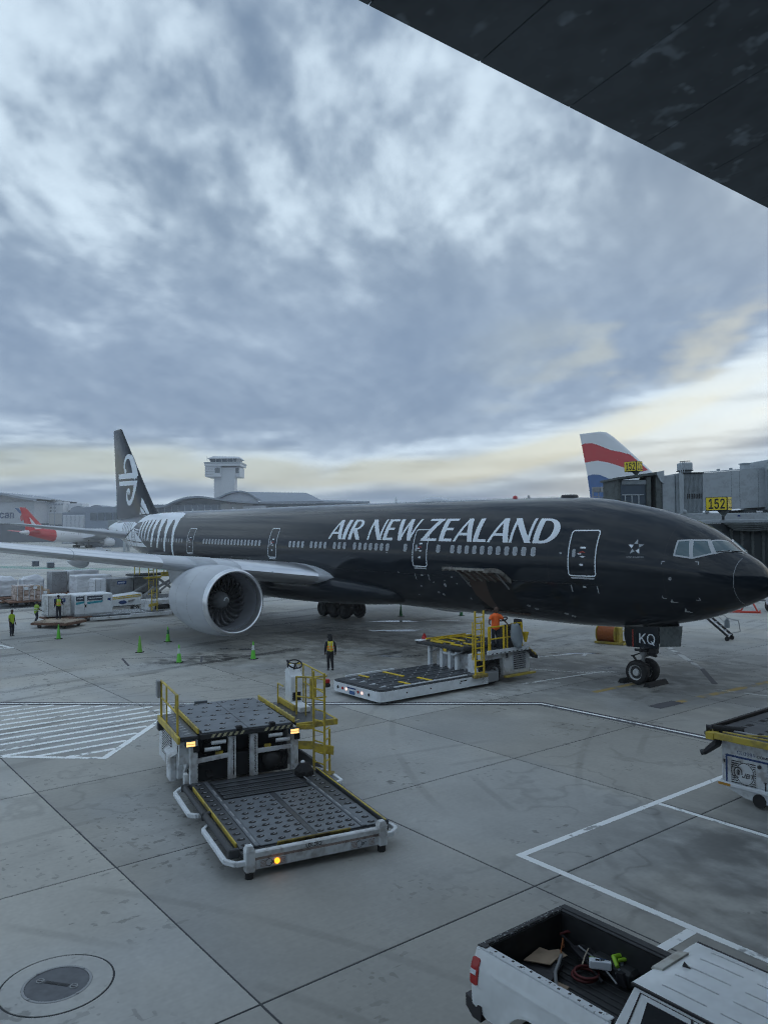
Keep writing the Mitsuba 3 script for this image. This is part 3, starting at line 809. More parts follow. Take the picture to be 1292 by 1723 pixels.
bots = [(49.95, 4.75), (51.72, 5.2), (53.4, 5.5), (54.9, 5.55), (55.95, 6.12), (56.8, 6.22), (57.6, 6.32), (58.4, 6.4)]
for (t0, t1, tz), (ms, mz), (bs, bz) in zip(tops, mids, bots):
    wd = .20 if bs < 55 else .13
    front, back = [], []
    for u in np.linspace(0, 1, 9):
        if u < .6:
            q = u / .6; k = q ** .55
            z_ = tz + (mz - tz) * q
            front.append((t0 + (ms - wd - t0) * k, z_)); back.append((t1 + (ms + wd - t1) * min(1, q ** .5), z_))
        else:
            q = (u - .6) / .4
            z_ = mz + (bz - mz) * q; ww = wd * (1 - .35 * q)
            c_ = ms + (bs - ms) * q
            front.append((c_ - ww, z_)); back.append((c_ + ww, z_))
    fe(Polygon(front + back[::-1]).buffer(0))
# woven triangle below the tailplane
tri = Polygon([(66.5, 5.6), (56.2, 5.50), (58.8, 6.5), (60.7, 7.2), (62.4, 6.6)])
cuts = [stroke([(59.0 + 1.35 * k, 4.6), (60.4 + 1.0 * k, 7.6)], .17) for k in range(6)] + [stroke([(57.5, 5.9), (66, 6.2)], .10)]
fe(tri.difference(unary_union(cuts)))
fe(Polygon([(61.0, 7.25), (62.6, 6.75), (66.5, 7.0), (69.8, 7.4), (70.5, 7.75), (64.6, 7.95), (61.6, 7.9), (60.4, 7.7)]).difference(unary_union([stroke([(61.4 + .62 * k, 6.6), (62.3 + .62 * k, 8.3)], .17) for k in range(6)])))
fe(Polygon([(67.8, 6.9), (73.0, 7.2), (73.4, 7.45), (70.5, 7.95), (68.4, 7.9)]))
for k in range(2):
    fe(stroke([(59.0 + .1 * k, 7.10 - .22 * k), (60.1, 7.16 - .22 * k)], .10))

# fin with its white curl and bars
def foil(n=15):
    x = (1 - np.cos(np.linspace(0, np.pi, n))) / 2
    y = 5 * (.2969 * np.sqrt(x) - .126 * x - .3516 * x ** 2 + .2843 * x ** 3 - .1036 * x ** 4)
    return np.r_[x, x[-2:0:-1]], np.r_[y, -y[-2:0:-1]]


fx, fy = foil()
FIN = [(8.35, 59.4, 71.75, .095), (8.9, 60.6, 71.78, .10), (9.6, 61.75, 71.85, .10), (11.4, 63.65, 71.98, .10), (14.5, 66.75, 72.38, .095), (17.6, 69.78, 72.76, .09), (18.1, 70.25, 72.80, .085), (18.22, 70.6, 72.8, .05)]
aq('fin', loft([np.stack([le + (te - le) * fx, (te - le) * fy * t, np.full_like(fx, z)], 1) for z, le, te, t in FIN]), 'black_paint', 50)


def fin_w(s, z):
    Z = [q[0] for q in FIN]
    le, te, t = (np.interp(z, Z, [q[i] for q in FIN]) for i in (1, 2, 3))
    x = np.clip((s - le) / (te - le), .001, 1)
    return (te - le) * t * 5 * (.2969 * np.sqrt(x) - .126 * x - .3516 * x ** 2 + .2843 * x ** 3 - .1036 * x ** 4)


def on_fin(poly, off=.012, side=1):
    v, f = sub(tri_poly(poly), .35)
    q = np.stack([v[:, 0], side * (fin_w(v[:, 0], v[:, 1]) + off), v[:, 1]], 1)
    return q, f


curl1 = [(68.45, 13.35), (68.72, 13.75), (68.75, 14.25), (68.45, 14.75), (67.85, 14.98), (67.2, 14.7), (66.6, 14.0), (66.0, 13.2), (65.5, 12.55)]
curl2 = [(65.45, 12.15), (65.55, 11.4), (65.85, 10.7), (66.35, 10.15), (67.0, 9.95), (67.6, 10.2), (67.85, 10.75), (67.6, 11.25), (67.15, 11.35), (66.95, 11.0)]
from scipy.interpolate import splprep, splev
def smoothline(pts, n=40):
    p_ = np.array(pts); tck, _ = splprep(p_.T, s=0, k=3); return np.array(splev(np.linspace(0, 1, n), tck)).T
def taper(pts, w0, w1):
    q = smoothline(pts); d = np.gradient(q, axis=0); d /= np.linalg.norm(d, axis=1, keepdims=True); nn = np.c_[-d[:, 1], d[:, 0]]
    w = np.linspace(w0, w1, len(q))[:, None] / 2
    return Polygon(np.vstack([q + nn * w, (q - nn * w)[::-1]])).buffer(0)
koru = unary_union([taper(curl1, .35, .78), Point(68.35, 13.4).buffer(.26), taper(curl2, .72, .34), Point(67.05, 11.05).buffer(.22),
                    Polygon([(70.85, 13.2), (66.3, 13.15), (65.2, 12.5), (70.8, 12.68)]), Polygon([(70.72, 12.42), (65.1, 12.25), (65.15, 11.80), (70.62, 11.92)])])
for side in (1, -1):
    aq('fin_emblem', on_fin(koru, side=side), 'decal_white', True, label='white curled fern emblem on the fin')
    aq('fin_fern', on_fin(unary_union([Polygon([(63.65, 10.45), (61.5, 8.72), (62.1, 8.72), (63.7, 9.7)]), Polygon([(63.65, 9.5), (62.3, 8.72), (63.0, 8.72), (63.7, 9.2)]), Polygon([(63.7, 9.0), (63.2, 8.7), (63.8, 8.7)])]), side=side), 'decal_white', True)
    aq('rudder_seam', on_fin(stroke([(69.7, 8.9), (70.3, 11.4), (71.55, 17.8)], .045), .006, side), 'black_matt')

# tailplane and wings
def lifting(stations, name, mt):
    rings = []
    for (s_le, s_te, w, z, t, camber) in stations:
        c = s_te - s_le
        zz = c * fy * t + camber * c * np.sin(np.pi * fx) - .015 * c * fx
        rings.append(np.stack([s_le + c * fx, np.full_like(fx, w), z + zz], 1))
    return aq(name, loft(rings), mt, 60)


for side in (1, -1):
    lifting([(61.8, 69.6, side * 1.2, 6.55, .10, 0), (64.6, 70.2, side * 4, 6.95, .10, 0), (70.6, 73.1, side * 10.3, 7.80, .09, 0), (71.6, 73.3, side * 10.75, 7.86, .06, 0)], 'tailplane', 'aircraft_grey')


def wing_at(w):
    W = [2.2, 3.3, 6, 10.2, 16, 22, 28, 30.3, 32.2]
    le = np.interp(w, W, [25.9, 26.6, 28.15, 30.9, 34.9, 39.0, 43.1, 45.3, 48.7]); te = np.interp(w, W, [40.5, 40.4, 40.2, 40.2, 42.2, 44.4, 46.6, 47.8, 49.4])
    z = 4.05 + .121 * (w - 3.3) + .0011 * max(0, w - 12) ** 2; t = np.interp(w, W, [.110, .106, .104, .103, .10, .1, .1, .1, .09])
    return le, te, z, t


for side in (1, -1):
    st_ = []
    for w in (2.2, 3.0, 3.6, 4.5, 6, 8, 10.2, 13, 16, 19, 22, 25, 28, 30.3, 31.6, 32.2):
        le, te, z, t = wing_at(w)
        st_.append((le, te, side * w, z, t, .012))
    wk = lifting(st_, 'wing', 'aircraft_grey')
    # polished leading edge slats, lying just proud of the wing
    for a_, b_ in ((3.5, 7.6), (11.6, 16.0), (16.05, 20.5), (20.55, 25.0), (25.05, 29.5)):
        rings = []
        for w in np.linspace(a_, b_, 5):
            le, te, z, t = wing_at(w); c = te - le
            m = np.r_[0:6, len(fx) - 5:len(fx)]
            order = np.r_[np.arange(len(fx) - 5, len(fx)), np.arange(0, 6)]
            xx, yy = fx[order], fy[order]
            k = 1.015
            rings.append(np.stack([le + c * (xx - .05) * 1.02 + c * .05 - .006, np.full(len(xx), side * w), z + c * yy * t * k + .012 * c * np.sin(np.pi * xx) - .015 * c * xx + np.sign(yy) * .008], 1))
        aq('slat', loft(rings, False, False), 'bare_metal', 60, par=wk)
    # landing light in the wing's root
    le, te, z, t = wing_at(4.1)
    aq('landing_light', cat(ball((le + .28, side * 4.05, z + .10), .17, 10)), 'glass_dark', True, par=wk)
    for w, ln in ((7.0, 5.0), (14.0, 4.2), (20.0, 3.8), (25.6, 3.2)):
        le, te, z, t = wing_at(w)
        prof = [(te - ln * .75 + ln * 1.1 * u, .03 + .40 * math.sin(math.pi * min(1, u ** .8)) ** .8) for u in np.linspace(0, 1, 14)]
        m = revolve(prof, 16); v = m[0].copy(); v[:, 1] = v[:, 1] * .55 + side * w; v[:, 2] = v[:, 2] * .95 + z - .42
        aq('flap_fairing', (v, m[1]), 'aircraft_grey', True, par=wk)

# engines
def engine(side):
    EW = side * 9.6; S0, EZ = 26.25, 2.88
    e = node(NZ, 'engine')
    c = (0, EW, EZ)
    cow = [(S0 + x, r) for x, r in [(.32, 1.93), (.6, 1.99), (1.1, 2.06), (1.8, 2.10), (2.6, 2.10), (3.4, 2.06), (4.2, 1.97), (4.9, 1.85), (5.5, 1.70), (5.5, 1.62), (4.6, 1.5)]]
    aq('cowling', revolve(cow, 64, center=c), 'aircraft_grey', 50, par=e)
    lip = [(S0 + x, r) for x, r in [(.50, 1.64), (.25, 1.66), (.10, 1.70), (.02, 1.75), (0, 1.79), (.03, 1.84), (.12, 1.885), (.32, 1.932)]]
    aq('inlet_lip', revolve(lip, 64, center=c), 'bare_metal', True, par=e)
    aq('inlet_duct', revolve([(S0 + .5, 1.64), (S0 + .9, 1.62), (S0 + 1.5, 1.63), (S0 + 1.9, 1.64), (S0 + 2.6, 1.62)], 64, center=c), 'inlet_lining', True, par=e)
    aq('cowl_seam', cat(revolve([(S0 + 2.02, 2.104), (S0 + 2.05, 2.104)], 64, center=c), revolve([(S0 + 3.72, 2.038), (S0 + 3.75, 2.034)], 64, center=c)), 'gear_metal', True, par=e)
    aq('fan_case', revolve([(S0 + 2.5, 1.62), (S0 + 2.52, 0.2)], 48, center=c), 'pocket_black', par=e)
    bl = []
    for k in range(22):
        a_ = 2 * math.pi * k / 22
        rows = []
        for u in np.linspace(0, 1, 8):
            r = .40 + 1.21 * u; ch = .34 + .16 * math.sin(math.pi * u * .9); tw = math.radians(28 + 34 * u)
            sw = .18 * math.sin(math.pi * u) - .10 * u
            row = []
            for q, th_ in ((-.5, .0), (0, .012), (.5, 0), (0, -.012)):
                ds, dt = ch * q * math.cos(tw), ch * q * math.sin(tw)
                aa = a_ + (dt + sw) / r
                row.append((S0 + 1.95 + ds + th_, EW + r * math.cos(aa), EZ + r * math.sin(aa)))
            rows.append(row)
        aq('fan_blade', loft(rows), 'titanium', True, par=e)
    aq('spinner', revolve([(S0 + 1.05, .005), (S0 + 1.1, .06), (S0 + 1.27, .21), (S0 + 1.55, .39), (S0 + 1.85, .50), (S0 + 2.2, .54)], 32, center=c), 'spinner_grey', True, par=e)
    sp = []
    for k in range(20):
        u = k / 19; a_ = u * 3.4
        x = 1.12 + .16 * u; r = np.interp(x, [1.05, 1.1, 1.27, 1.55, 1.85], [.005, .06, .21, .39, .50]) + .006
        p_ = np.array([S0 + x, EW + r * math.cos(a_), EZ + r * math.sin(a_)])
        wv = .03 + .03 * (1 - u)
        sp.append((p_, np.array([S0 + x + wv, EW + (r + wv) * math.cos(a_), EZ + (r + wv) * math.sin(a_)])))
    aq('spinner_swirl', loft([np.array([a_ for a_, b_ in sp]), np.array([b_ for a_, b_ in sp])], False, False), 'decal_white', par=e)
    aq('core_nozzle', revolve([(S0 + 4.6, 1.2), (S0 + 5.6, 1.12), (S0 + 6.6, .95), (S0 + 7.2, .82), (S0 + 7.2, .7)], 40, center=c), 'gear_metal', True, par=e)
    aq('exhaust_plug', revolve([(S0 + 6.6, .62), (S0 + 7.2, .5), (S0 + 8.2, .06), (S0 + 8.25, .01)], 32, center=c), 'titanium', True, par=e)
    pyl = []
    for (s0_, s1_, z_, hw_) in ((S0 + 5.6, S0 + 9.2, EZ + .7, .30), (S0 + 3.6, S0 + 9.6, EZ + 1.55, .33), (S0 + 2.0, S0 + 10.2, EZ + 2.02, .33), (S0 + 3.4, S0 + 10.8, EZ + 2.5, .3)):
        pyl.append(np.stack([s0_ + (s1_ - s0_) * fx, EW + fy * 2 * hw_, np.full_like(fx, z_)], 1))
    aq('pylon', loft(pyl), 'aircraft_grey', 60, par=e)
    v, f = hull([(S0 + 3.0, EW + side * -2.02, EZ + .62), (S0 + 4.2, EW - side * 1.9, EZ + .62), (S0 + 3.1, EW - side * 1.99, EZ + .72), (S0 + 4.2, EW - side * 1.93, EZ + .66), (S0 + 3.9, EW - side * 2.45, EZ + .98), (S0 + 4.3, EW - side * 2.35, EZ + .95)])
    aq('strake', (v, f), 'aircraft_grey', par=e)


engine(1); engine(-1)

# undercarriage
def wheel_parts(par, s, w, r, wd, M, tname='wheel', rim_mat='wheel_white'):
    tyre = [(w - wd / 2, r * .62), (w - wd / 2, r * .80), (w - wd * .42, r * .93), (w - wd * .25, r * .985), (w, r), (w + wd * .25, r * .985), (w + wd * .42, r * .93), (w + wd / 2, r * .80), (w + wd / 2, r * .62)]
    wk = node(par, tname)
    t = revolve(tyre, 36, axis='y', center=(s, 0, r))
    part(wk, 'tyre', t, 'rubber', 40, M)
    rim = []
    for sd in (-1, 1):
        y = w + sd * wd * .5
        rim.append(revolve([(y, r * .64), (y - sd * .01, r * .60), (y - sd * .08, r * .52), (y - sd * .09, r * .30), (y - sd * .02, r * .26), (y - sd * .01, .01)], 24, axis='y', center=(s, 0, r)))
    part(wk, 'rim', cat(*rim), rim_mat, 40, M)
    part(wk, 'rim_well', cat(*[revolve([(w + sd * wd * .5 - sd * .075, r * .52), (w + sd * wd * .5 - sd * .08, r * .31)], 24, axis='y', center=(s, 0, r)) for sd in (-1, 1)]), 'dark_steel', M=M)
    return wk


ng = node(NZ, 'nose_gear')
SN = 5.89
for w in (-.40, .40): wheel_parts(ng, SN, w, .545, .40, AM)
aq('strut', cat(cyl((SN, 0, .54), (SN - .05, 0, 1.35), .085, 14), cyl((SN - .05, 0, 1.25), (SN - .22, 0, 2.7), .14, 16), cyl((SN - .08, 0, 1.30), (SN - .085, 0, 1.42), .19, 14)), 'gear_metal', 40, par=ng)
aq('axle', cyl((SN, -.45, .545), (SN, .45, .545), .07, 10), 'dark_steel', par=ng)
aq('torque_link', cat(bar((SN + .08, 0, .70), (SN + .50, 0, 1.18), .12, .05), bar((SN + .50, 0, 1.18), (SN + .0, 0, 1.38), .12, .05), cyl((SN + .5, -.12, 1.18), (SN + .5, .12, 1.18), .035, 8)), 'dark_steel', par=ng)
aq('steering', cat(bar((SN - .05, -.28, 1.5), (SN - .05, .28, 1.5), .12), cyl((SN - .4, -.2, 1.52), (SN + .25, -.2, 1.5), .06, 8), cyl((SN - .4, .2, 1.52), (SN + .25, .2, 1.5), .06, 8), bar((SN - .1, 0, 1.35), (SN - .75, .05, 1.30), .10), bar((SN - .55, -.2, 1.62), (SN - .75, .2, 1.30), .08), box(SN - .75, SN - .35, -.16, .16, 1.38, 1.66, .05), *[tube([(SN - .2, .1 * k, 1.2), (SN - .42, .14 * k, 1.45), (SN - .22, .16 * k, 2.0)], .018, 5) for k in (-1, 0, 1)]), 'dark_steel', par=ng)
aq('drag_brace', cat(bar((SN - .18, -.3, 2.0), (SN - 1.5, -.25, 2.6), .09), bar((SN - .18, .3, 2.0), (SN - 1.5, .25, 2.6), .09)), 'gear_metal', par=ng)
for side in (1, -1):
    # aft door with the fleet letters, forward door ahead of it
    dk = aq('gear_door', hull([(s_, side * (.78 + o), z_) for o in (0, .05) for s_, z_ in ((6.25, 2.6), (6.28, 2.2), (6.15, 1.70), (4.55, 1.78), (4.55, 2.72))]), 'black_paint', par=ng)
    if side > 0: aq('gear_door', hull([(s_, side * (.76 + o), z_) for o in (0, .05) for s_, z_ in ((4.50, 1.86), (3.55, 1.98), (3.45, 2.85), (4.50, 2.72))]), 'canopy_fabric', par=ng)
    if side > 0:
        part(dk, 'fleet_letters', upright(text_flat('KQ', .44, False)), 'decal_white', M=AM @ np.array([[-1, 0, 0, 5.55], [0, -1, 0, .836], [0, 0, 1, 1.93], [0, 0, 0, 1.0]]))
        aq('red_stripe', box(5.80, 5.84, .833, .838, 1.73, 2.5), 'red_paint', par=dk)
for side in (1, -1):
    mg = node(NZ, 'main_gear')
    for ds in (-1.46, 0, 1.46):
        for dw in (-.70, .70): wheel_parts(mg, 36.95 + ds, side * 5.5 + dw, .66, .50, AM, rim_mat='dark_steel')
        aq('axle', cyl((36.95 + ds, side * 5.5 - .9, .66), (36.95 + ds, side * 5.5 + .9, .66), .1, 10), 'dark_steel', par=mg)
    aq('truck_beam', cat(bar((35.4, side * 5.5, .70), (38.5, side * 5.5, .70), .26, .3)), 'dark_steel', par=mg)
    aq('strut', cat(cyl((36.95, side * 5.5, .7), (36.95, side * 5.45, 2.2), .16, 14), cyl((36.95, side * 5.45, 1.9), (36.9, side * 5.2, 4.6), .25, 16), bar((36.9, side * 5.3, 2.4), (36.6, side * 2.6, 3.2), .16), bar((36.9, side * 5.3, 2.3), (34.4, side * 4.2, 4.2), .14)), 'gear_metal', 40, par=mg)
    aq('gear_door', hull([(s_, side * (5.85 + o), z_) for o in (0, .05) for s_, z_ in ((36.0, 2.2), (37.9, 2.2), (38.1, 4.4), (35.8, 4.4))]), 'black_paint', par=mg)

# open forward cargo door: hinged above its opening, cranked up; dim hold behind
cd = node(NZ, 'cargo_door', 'open cargo door hinged up over the forward hold')
aq('opening', wrap(sbox(11.1, 2.86, 13.9, 4.62), .010, .2), 'pocket_black', True, par=cd)
aq('door_jamb', wrap(Polygon([(12.75, 4.62), (14.0, 4.62), (13.85, 3.7), (13.35, 2.95), (12.85, 2.9)]), .018, .2), 'cargo_brown', True, par=cd)
aq('sill_rollers', cat(*[cyl(shell(11.0 + .26 * k, float(th_of(12, 2.84)), .05), shell(11.2 + .26 * k, float(th_of(12, 2.84)), .05), .05, 8) for k in range(12)]), 'cargo_brown', par=cd)
mat('cargo_brown', (0.065, 0.040, 0.030), rough=0.6)
mat('cargo_frame', fn=grime((0.27, 0.26, 0.235), (0.07, 0.065, 0.06), 0.9), rough=0.6)
pan = []
for s_ in np.linspace(11.05, 13.95, 12):
    ring_ = []
    for u in np.linspace(0, 1, 9):
        # from the hinge outward and up, bulged like the hull it closes
        w_ = 2.98 + 1.80 * u; z_ = 4.56 + .58 * u + .24 * math.sin(math.pi * u)
        ring_.append((s_, w_, z_))
    pan.append(ring_)
pan = np.array(pan)
up_ = loft([r for r in pan], False, False)
aq('skin', up_, 'black_paint', True, par=cd)
inner = pan.copy(); inner[..., 2] -= .12
aq('inner_skin', loft([r for r in inner], False, False), 'cargo_brown', True, par=cd)
for s_ in np.linspace(11.1, 13.9, 7):
    ring_ = [(s_, 2.98 + 1.80 * u, 4.56 + .58 * u + .24 * math.sin(math.pi * u) - .13) for u in np.linspace(0, 1, 9)]
    aq('rib', tube(ring_, .055, 6), 'cargo_frame', par=cd)
aq('edge_frame', cat(loft([pan[0] + [-.01, 0, .015], pan[0] + [-.01, 0, -.20]], False, False), loft([pan[-1] + [.01, 0, .015], pan[-1] + [.01, 0, -.20]], False, False), loft([pan[:, -1] + [0, .01, .015], pan[:, -1] + [0, .01, -.10]], False, False)), 'cargo_frame', par=cd)
aq('actuator', cat(cyl((11.2, 2.95, 4.1), (11.2, 3.9, 4.95), .04, 8), cyl((13.8, 2.95, 4.1), (13.8, 3.9, 4.95), .04, 8)), 'gear_metal', par=cd)

# crown: satellite dome, aerials, beacon, air data plates
dome = []
for u in np.linspace(0, 1, 12):
    s_ = 18.3 + 2.9 * u; h = .34 * math.sin(math.pi * u) ** .6 + .001
    dome.append([(s_, math.cos(a_) * .62 * math.sin(math.pi * u) ** .45, 8.55 + h * math.sin(a_) if math.sin(a_) > 0 else 8.55) for a_ in np.linspace(0, 2 * np.pi, 20, endpoint=False)])
aq('satellite_dome', loft(dome), 'aircraft_grey', True)
for s_, h in ((23.0, .40), (44.5, .35), (52.2, .4)):
    aq('blade_aerial', hull([(s_, o, z_) for o in (-.02, .02) for z_ in (8.55,)] + [(s_ + .35, o, 8.55) for o in (-.02, .02)] + [(s_ + .36, 0, 8.62 + h), (s_ + .24, 0, 8.62 + h)]), 'decal_white')
aq('blade_aerial', hull([(12.3, o, 8.5) for o in (-.02, .02)] + [(12.55, o, 8.5) for o in (-.02, .02)] + [(12.52, 0, 8.74), (12.44, 0, 8.74)]), 'gear_metal')
aq('beacon', ball((13.4, 0, 8.62), .13, 10), 'red_plastic', True)
aq('wiring_fairing', box(9.45, 10.25, -.22, .22, 8.42, 8.66, .06), 'dark_steel')
aq('static_marks', cat(*[wrap(sbox(14.0 + .9 * k, 4.25 - .1 * (k % 2), 14.08 + .9 * k, 4.30 - .1 * (k % 2)), .006, .3) for k in range(4)]), 'decal_grey')

for k, (ds, lb_) in enumerate(((.66, 'black rubber wheel chock behind the nose wheels'), (-.66, 'black rubber wheel chock ahead of the nose wheels'))):
    single('wheel_chock', hull([(SN + ds + o, w_, z_) for o, z_ in ((-.18, 0), (.18, 0), (-.06, .20), (.06, .20)) for w_ in (-.72, .72)]), 'rubber', lb_, 'wheel chock', M=AM)
# ---------------------------------------------------------------- pallet loaders
def hazard(par, x0, x1, y, z0, z1, M, n, facing=-1):
    """Slanted pale stripes on a dark beam, each a thin plate."""
    w = (x1 - x0) / n
    for k in range(n):
        a_ = x0 + k * w
        p_ = Polygon([(a_, z0), (a_ + w * .5, z0), (a_ + w * .9, z1), (a_ + w * .4, z1)])
        part(par, 'stripe', upright(prism(p_, .006), trans(0, y, 0)), 'decal_yellowed', M=M)


mat('decal_yellowed', (0.42, 0.40, 0.26), rough=0.5)
L1 = trans(9.4, 14.37, 0) @ rotz(-12.2)
ld = thing('pallet_loader', 'dirty white and yellow pallet loader with lowered roller decks and lit lamps, nearest the viewer', 'cargo loader')
lp = lambda name, m, mt, par=ld, smooth=False, label=None: part(par, name, m, mt, smooth, L1, label)
cup = P(cat(prism(affinity.scale(Point(0, 0).buffer(.078, 6), 1.15, .88), .003)))
rol = P(cyl((-.036, 0, .001), (.036, 0, .001), .015, 8))
# main deck
md = lp('main_deck', box(-1.70, 1.66, -.18, 4.72, .34, .455, .02), 'dark_steel')
for k in range(3):
    y0 = [-.02, 1.0, 2.02][k]
    for (x0, x1) in ((-1.25, -.08), (.06, 1.06)):
        lp('panel', box(x0, x1, y0 + .006, y0 + 1.012, .455, .492, .008), 'deck_steel', md)
lp('panel', box(-.07, .05, -.02, 3.04, .455, .488, .006), 'deck_dark', md)
for k in range(3):
    lp('panel', box(-1.68, -1.37, -.02 + 1.56 * k, 1.53 + 1.56 * k, .455, .498, .008), 'deck_dark', md)
    lp('panel', box(1.18, 1.55, -.02 + 1.4 * k, 1.37 + 1.4 * k, .455, .498, .008), 'deck_steel' if k == 0 else 'deck_dark', md)
for x in (-1.31, 1.12):
    lp('guide_rail', box(x - .05, x + .05, -.02, 4.6 if x < 0 else 3.5, .455, .515, .015), 'deck_steel', md)
    for k in range(7):
        lp('rail_slot', box(x - .018, x + .018, .15 + .55 * k, .50 + .55 * k, .515, .519), 'gear_metal', md)
for y in (3.12, 3.40, 3.68, 3.98, 4.28):
    lp('drive_belt', box(-1.18, .98, y, y + .19, .455, .51, .012), 'deck_dark', md)
    lp('belt_cleats', cat(*[box(-1.12 + .07 * k, -1.09 + .07 * k, y + .02, y + .17, .51, .517) for k in range(30)]), 'dark_steel', md) if y < 3.9 else None
for r_ in range(10):
    y = .16 + .292 * r_
    for x in ([-1.10, -.80, -.50, -.22, .22, .48, .72, .95] if r_ % 2 else [-1.02, -.72, -.42, -.16, .16, .40, .65, .90]):
        part(md, 'caster_cup', cup, 'pocket_black', M=L1 @ trans(x, y, .4925) @ rotz(20))
        part(md, 'roller', rol, 'roller_steel', M=L1 @ trans(x + .02, y, .4945) @ rotz(20))
for k in range(14):
    y = .12 + .33 * k
    part(md, 'caster_cup', cup, 'pocket_black', M=L1 @ trans(-1.53, y, .4985)); part(md, 'roller', rol, 'roller_steel', M=L1 @ trans(-1.515, y + .01, .5005))
    if k < 12: part(md, 'caster_cup', cup, 'pocket_black', M=L1 @ trans(1.36, y, .4985)); part(md, 'roller', rol, 'roller_steel', M=L1 @ trans(1.375, y + .01, .5005))
lp('side_lip', box(-1.735, -1.70, .15, 4.2, .45, .56, .01), 'yellow_paint', md)
lp('side_guide', cat(box(1.60, 1.70, -.10, 4.2, .455, .56, .01)), 'deck_dark', md)
lp('side_guide_edge', box(1.60, 1.64, -.10, 4.2, .56, .585, .006), 'yellow_paint', md)
for (y0, y1) in ((-.05, 2.25), (2.33, 4.45)):
    lp('side_roller', cyl((-1.86, y0, .46), (-1.86, y1, .46), .075, 14), 'dark_steel', md, 40)
lp('roller_bracket', cat(box(-1.95, -1.72, 2.24, 2.34, .36, .54, .02), box(-1.95, -1.72, -.14, -.04, .36, .55, .02), box(-1.95, -1.72, 4.45, 4.56, .36, .54, .02)), 'dark_steel', md)
for x0, x1 in ((-1.35, .2), (.25, 1.3)):
    lp('front_roller', cyl((x0, -.20, .45), (x1, -.20, .45), .05, 12), 'dark_steel', md, 40)
lp('stop_flap', tf(box(-.92, .74, -.02, .02, -.06, .07, .008), trans(0, -.13, .50) @ rotx(28)), 'yellow_worn', md)
mat('yellow_worn', fn=grime((0.32, 0.24, 0.05), (0.08, 0.06, 0.035), 0.95), rough=0.6)
# front bumper
fb = lp('bumper', box(-1.52, 1.34, -.40, -.27, .17, .53, .015), 'white_paint')
lp('rail', box(-1.52, 1.34, -.425, -.40, .42, .525, .008), 'white_paint', fb)
lp('grime_band', box(-1.50, 1.32, -.406, -.401, .365, .415), 'rust_stain', fb)
mat('rust_stain', fn=grime((0.34, 0.27, 0.24), (0.13, 0.10, 0.09), 0.95), rough=0.7)
for sx in (-1.58, 1.40):
    lp('bumper_post', cat(box(sx - .10, sx + .10, -.44, -.22, .14, .56, .02), hull([(sx - .10, y_, .56) for y_ in (-.44, -.22)] + [(sx + .10, y_, .56) for y_ in (-.44, -.22)] + [(sx - .06, y_, .66) for y_ in (-.40, -.26)] + [(sx + .06, y_, .66) for y_ in (-.40, -.26)])), 'white_paint', fb)
    lp('foot', cyl((sx, -.33, 0), (sx, -.33, .14), .09, 12), 'rubber', fb)
for x0 in (-1.40, .62):
    pl = lp('maker_plate', box(x0, x0 + .60, -.412, -.401, .20, .36, .003), 'decal_grey', fb)
    for k in range(5):
        [lp('maker_stripe', box(x0 + o_, x0 + o_ + .13, -.417, -.412, .215 + .028 * k, .228 + .028 * k), 'rust_stain', fb) for o_ in (.03, .44)]
    lp('maker_name', upright(text_flat('JBT', .055), trans(x0 + .24, -.412, .25)), 'ink_black', fb)
    lp('maker_ring', upright(prism(Point(0, 0).buffer(.075, 12).difference(Point(0, 0).buffer(.064, 12)), .004), trans(x0 + .21, -.412, .28)), 'ink_black', fb)
lp('fleet_number', upright(text_flat('LDLI82', .075), trans(-.40, -.426, .435)), 'ink_black', fb)
lamp(ld, 'amber_lamp', upright(prism(Point(0, 0).buffer(.055, 12), .03), L1 @ trans(-1.02, -.413, .285)), (.62, .20, .006), label='lit amber lamp on the front bumper')
# guard bars
gb = lambda pts: cat(*[bar(pts[i], pts[i + 1], .09, .10) for i in range(len(pts) - 1)])
lp('guard_bar', gb([(-1.62, -.36, .33), (-1.86, -.34, .33), (-2.02, -.10, .33), (-2.03, 1.75, .33), (-1.86, 1.98, .33), (-1.70, 1.98, .33)]), 'white_clean')
lp('guard_bar', gb([(-1.70, 2.72, .33), (-1.95, 2.72, .33), (-2.10, 2.86, .33), (-2.10, 4.55, .33), (-1.90, 4.85, .33), (-1.62, 4.90, .33)]), 'white_clean')
lp('guard_bar', gb([(1.44, -.34, .33), (1.66, -.32, .33), (1.86, -.12, .33), (1.86, .10, .33), (1.70, .30, .33)]), 'white_clean')
lp('guard_bar', cat(gb([(1.66, 4.75, .30), (2.02, 4.70, .30), (2.12, 4.45, .30), (2.12, 3.60, .30), (1.75, 3.42, .30)]), bar((2.12, 3.62, .16), (2.12, 4.45, .16), .05, .03), bar((2.12, 3.62, .1), (2.12, 3.62, .33), .05), bar((2.12, 4.45, .1), (2.12, 4.45, .33), .05)), 'white_clean')
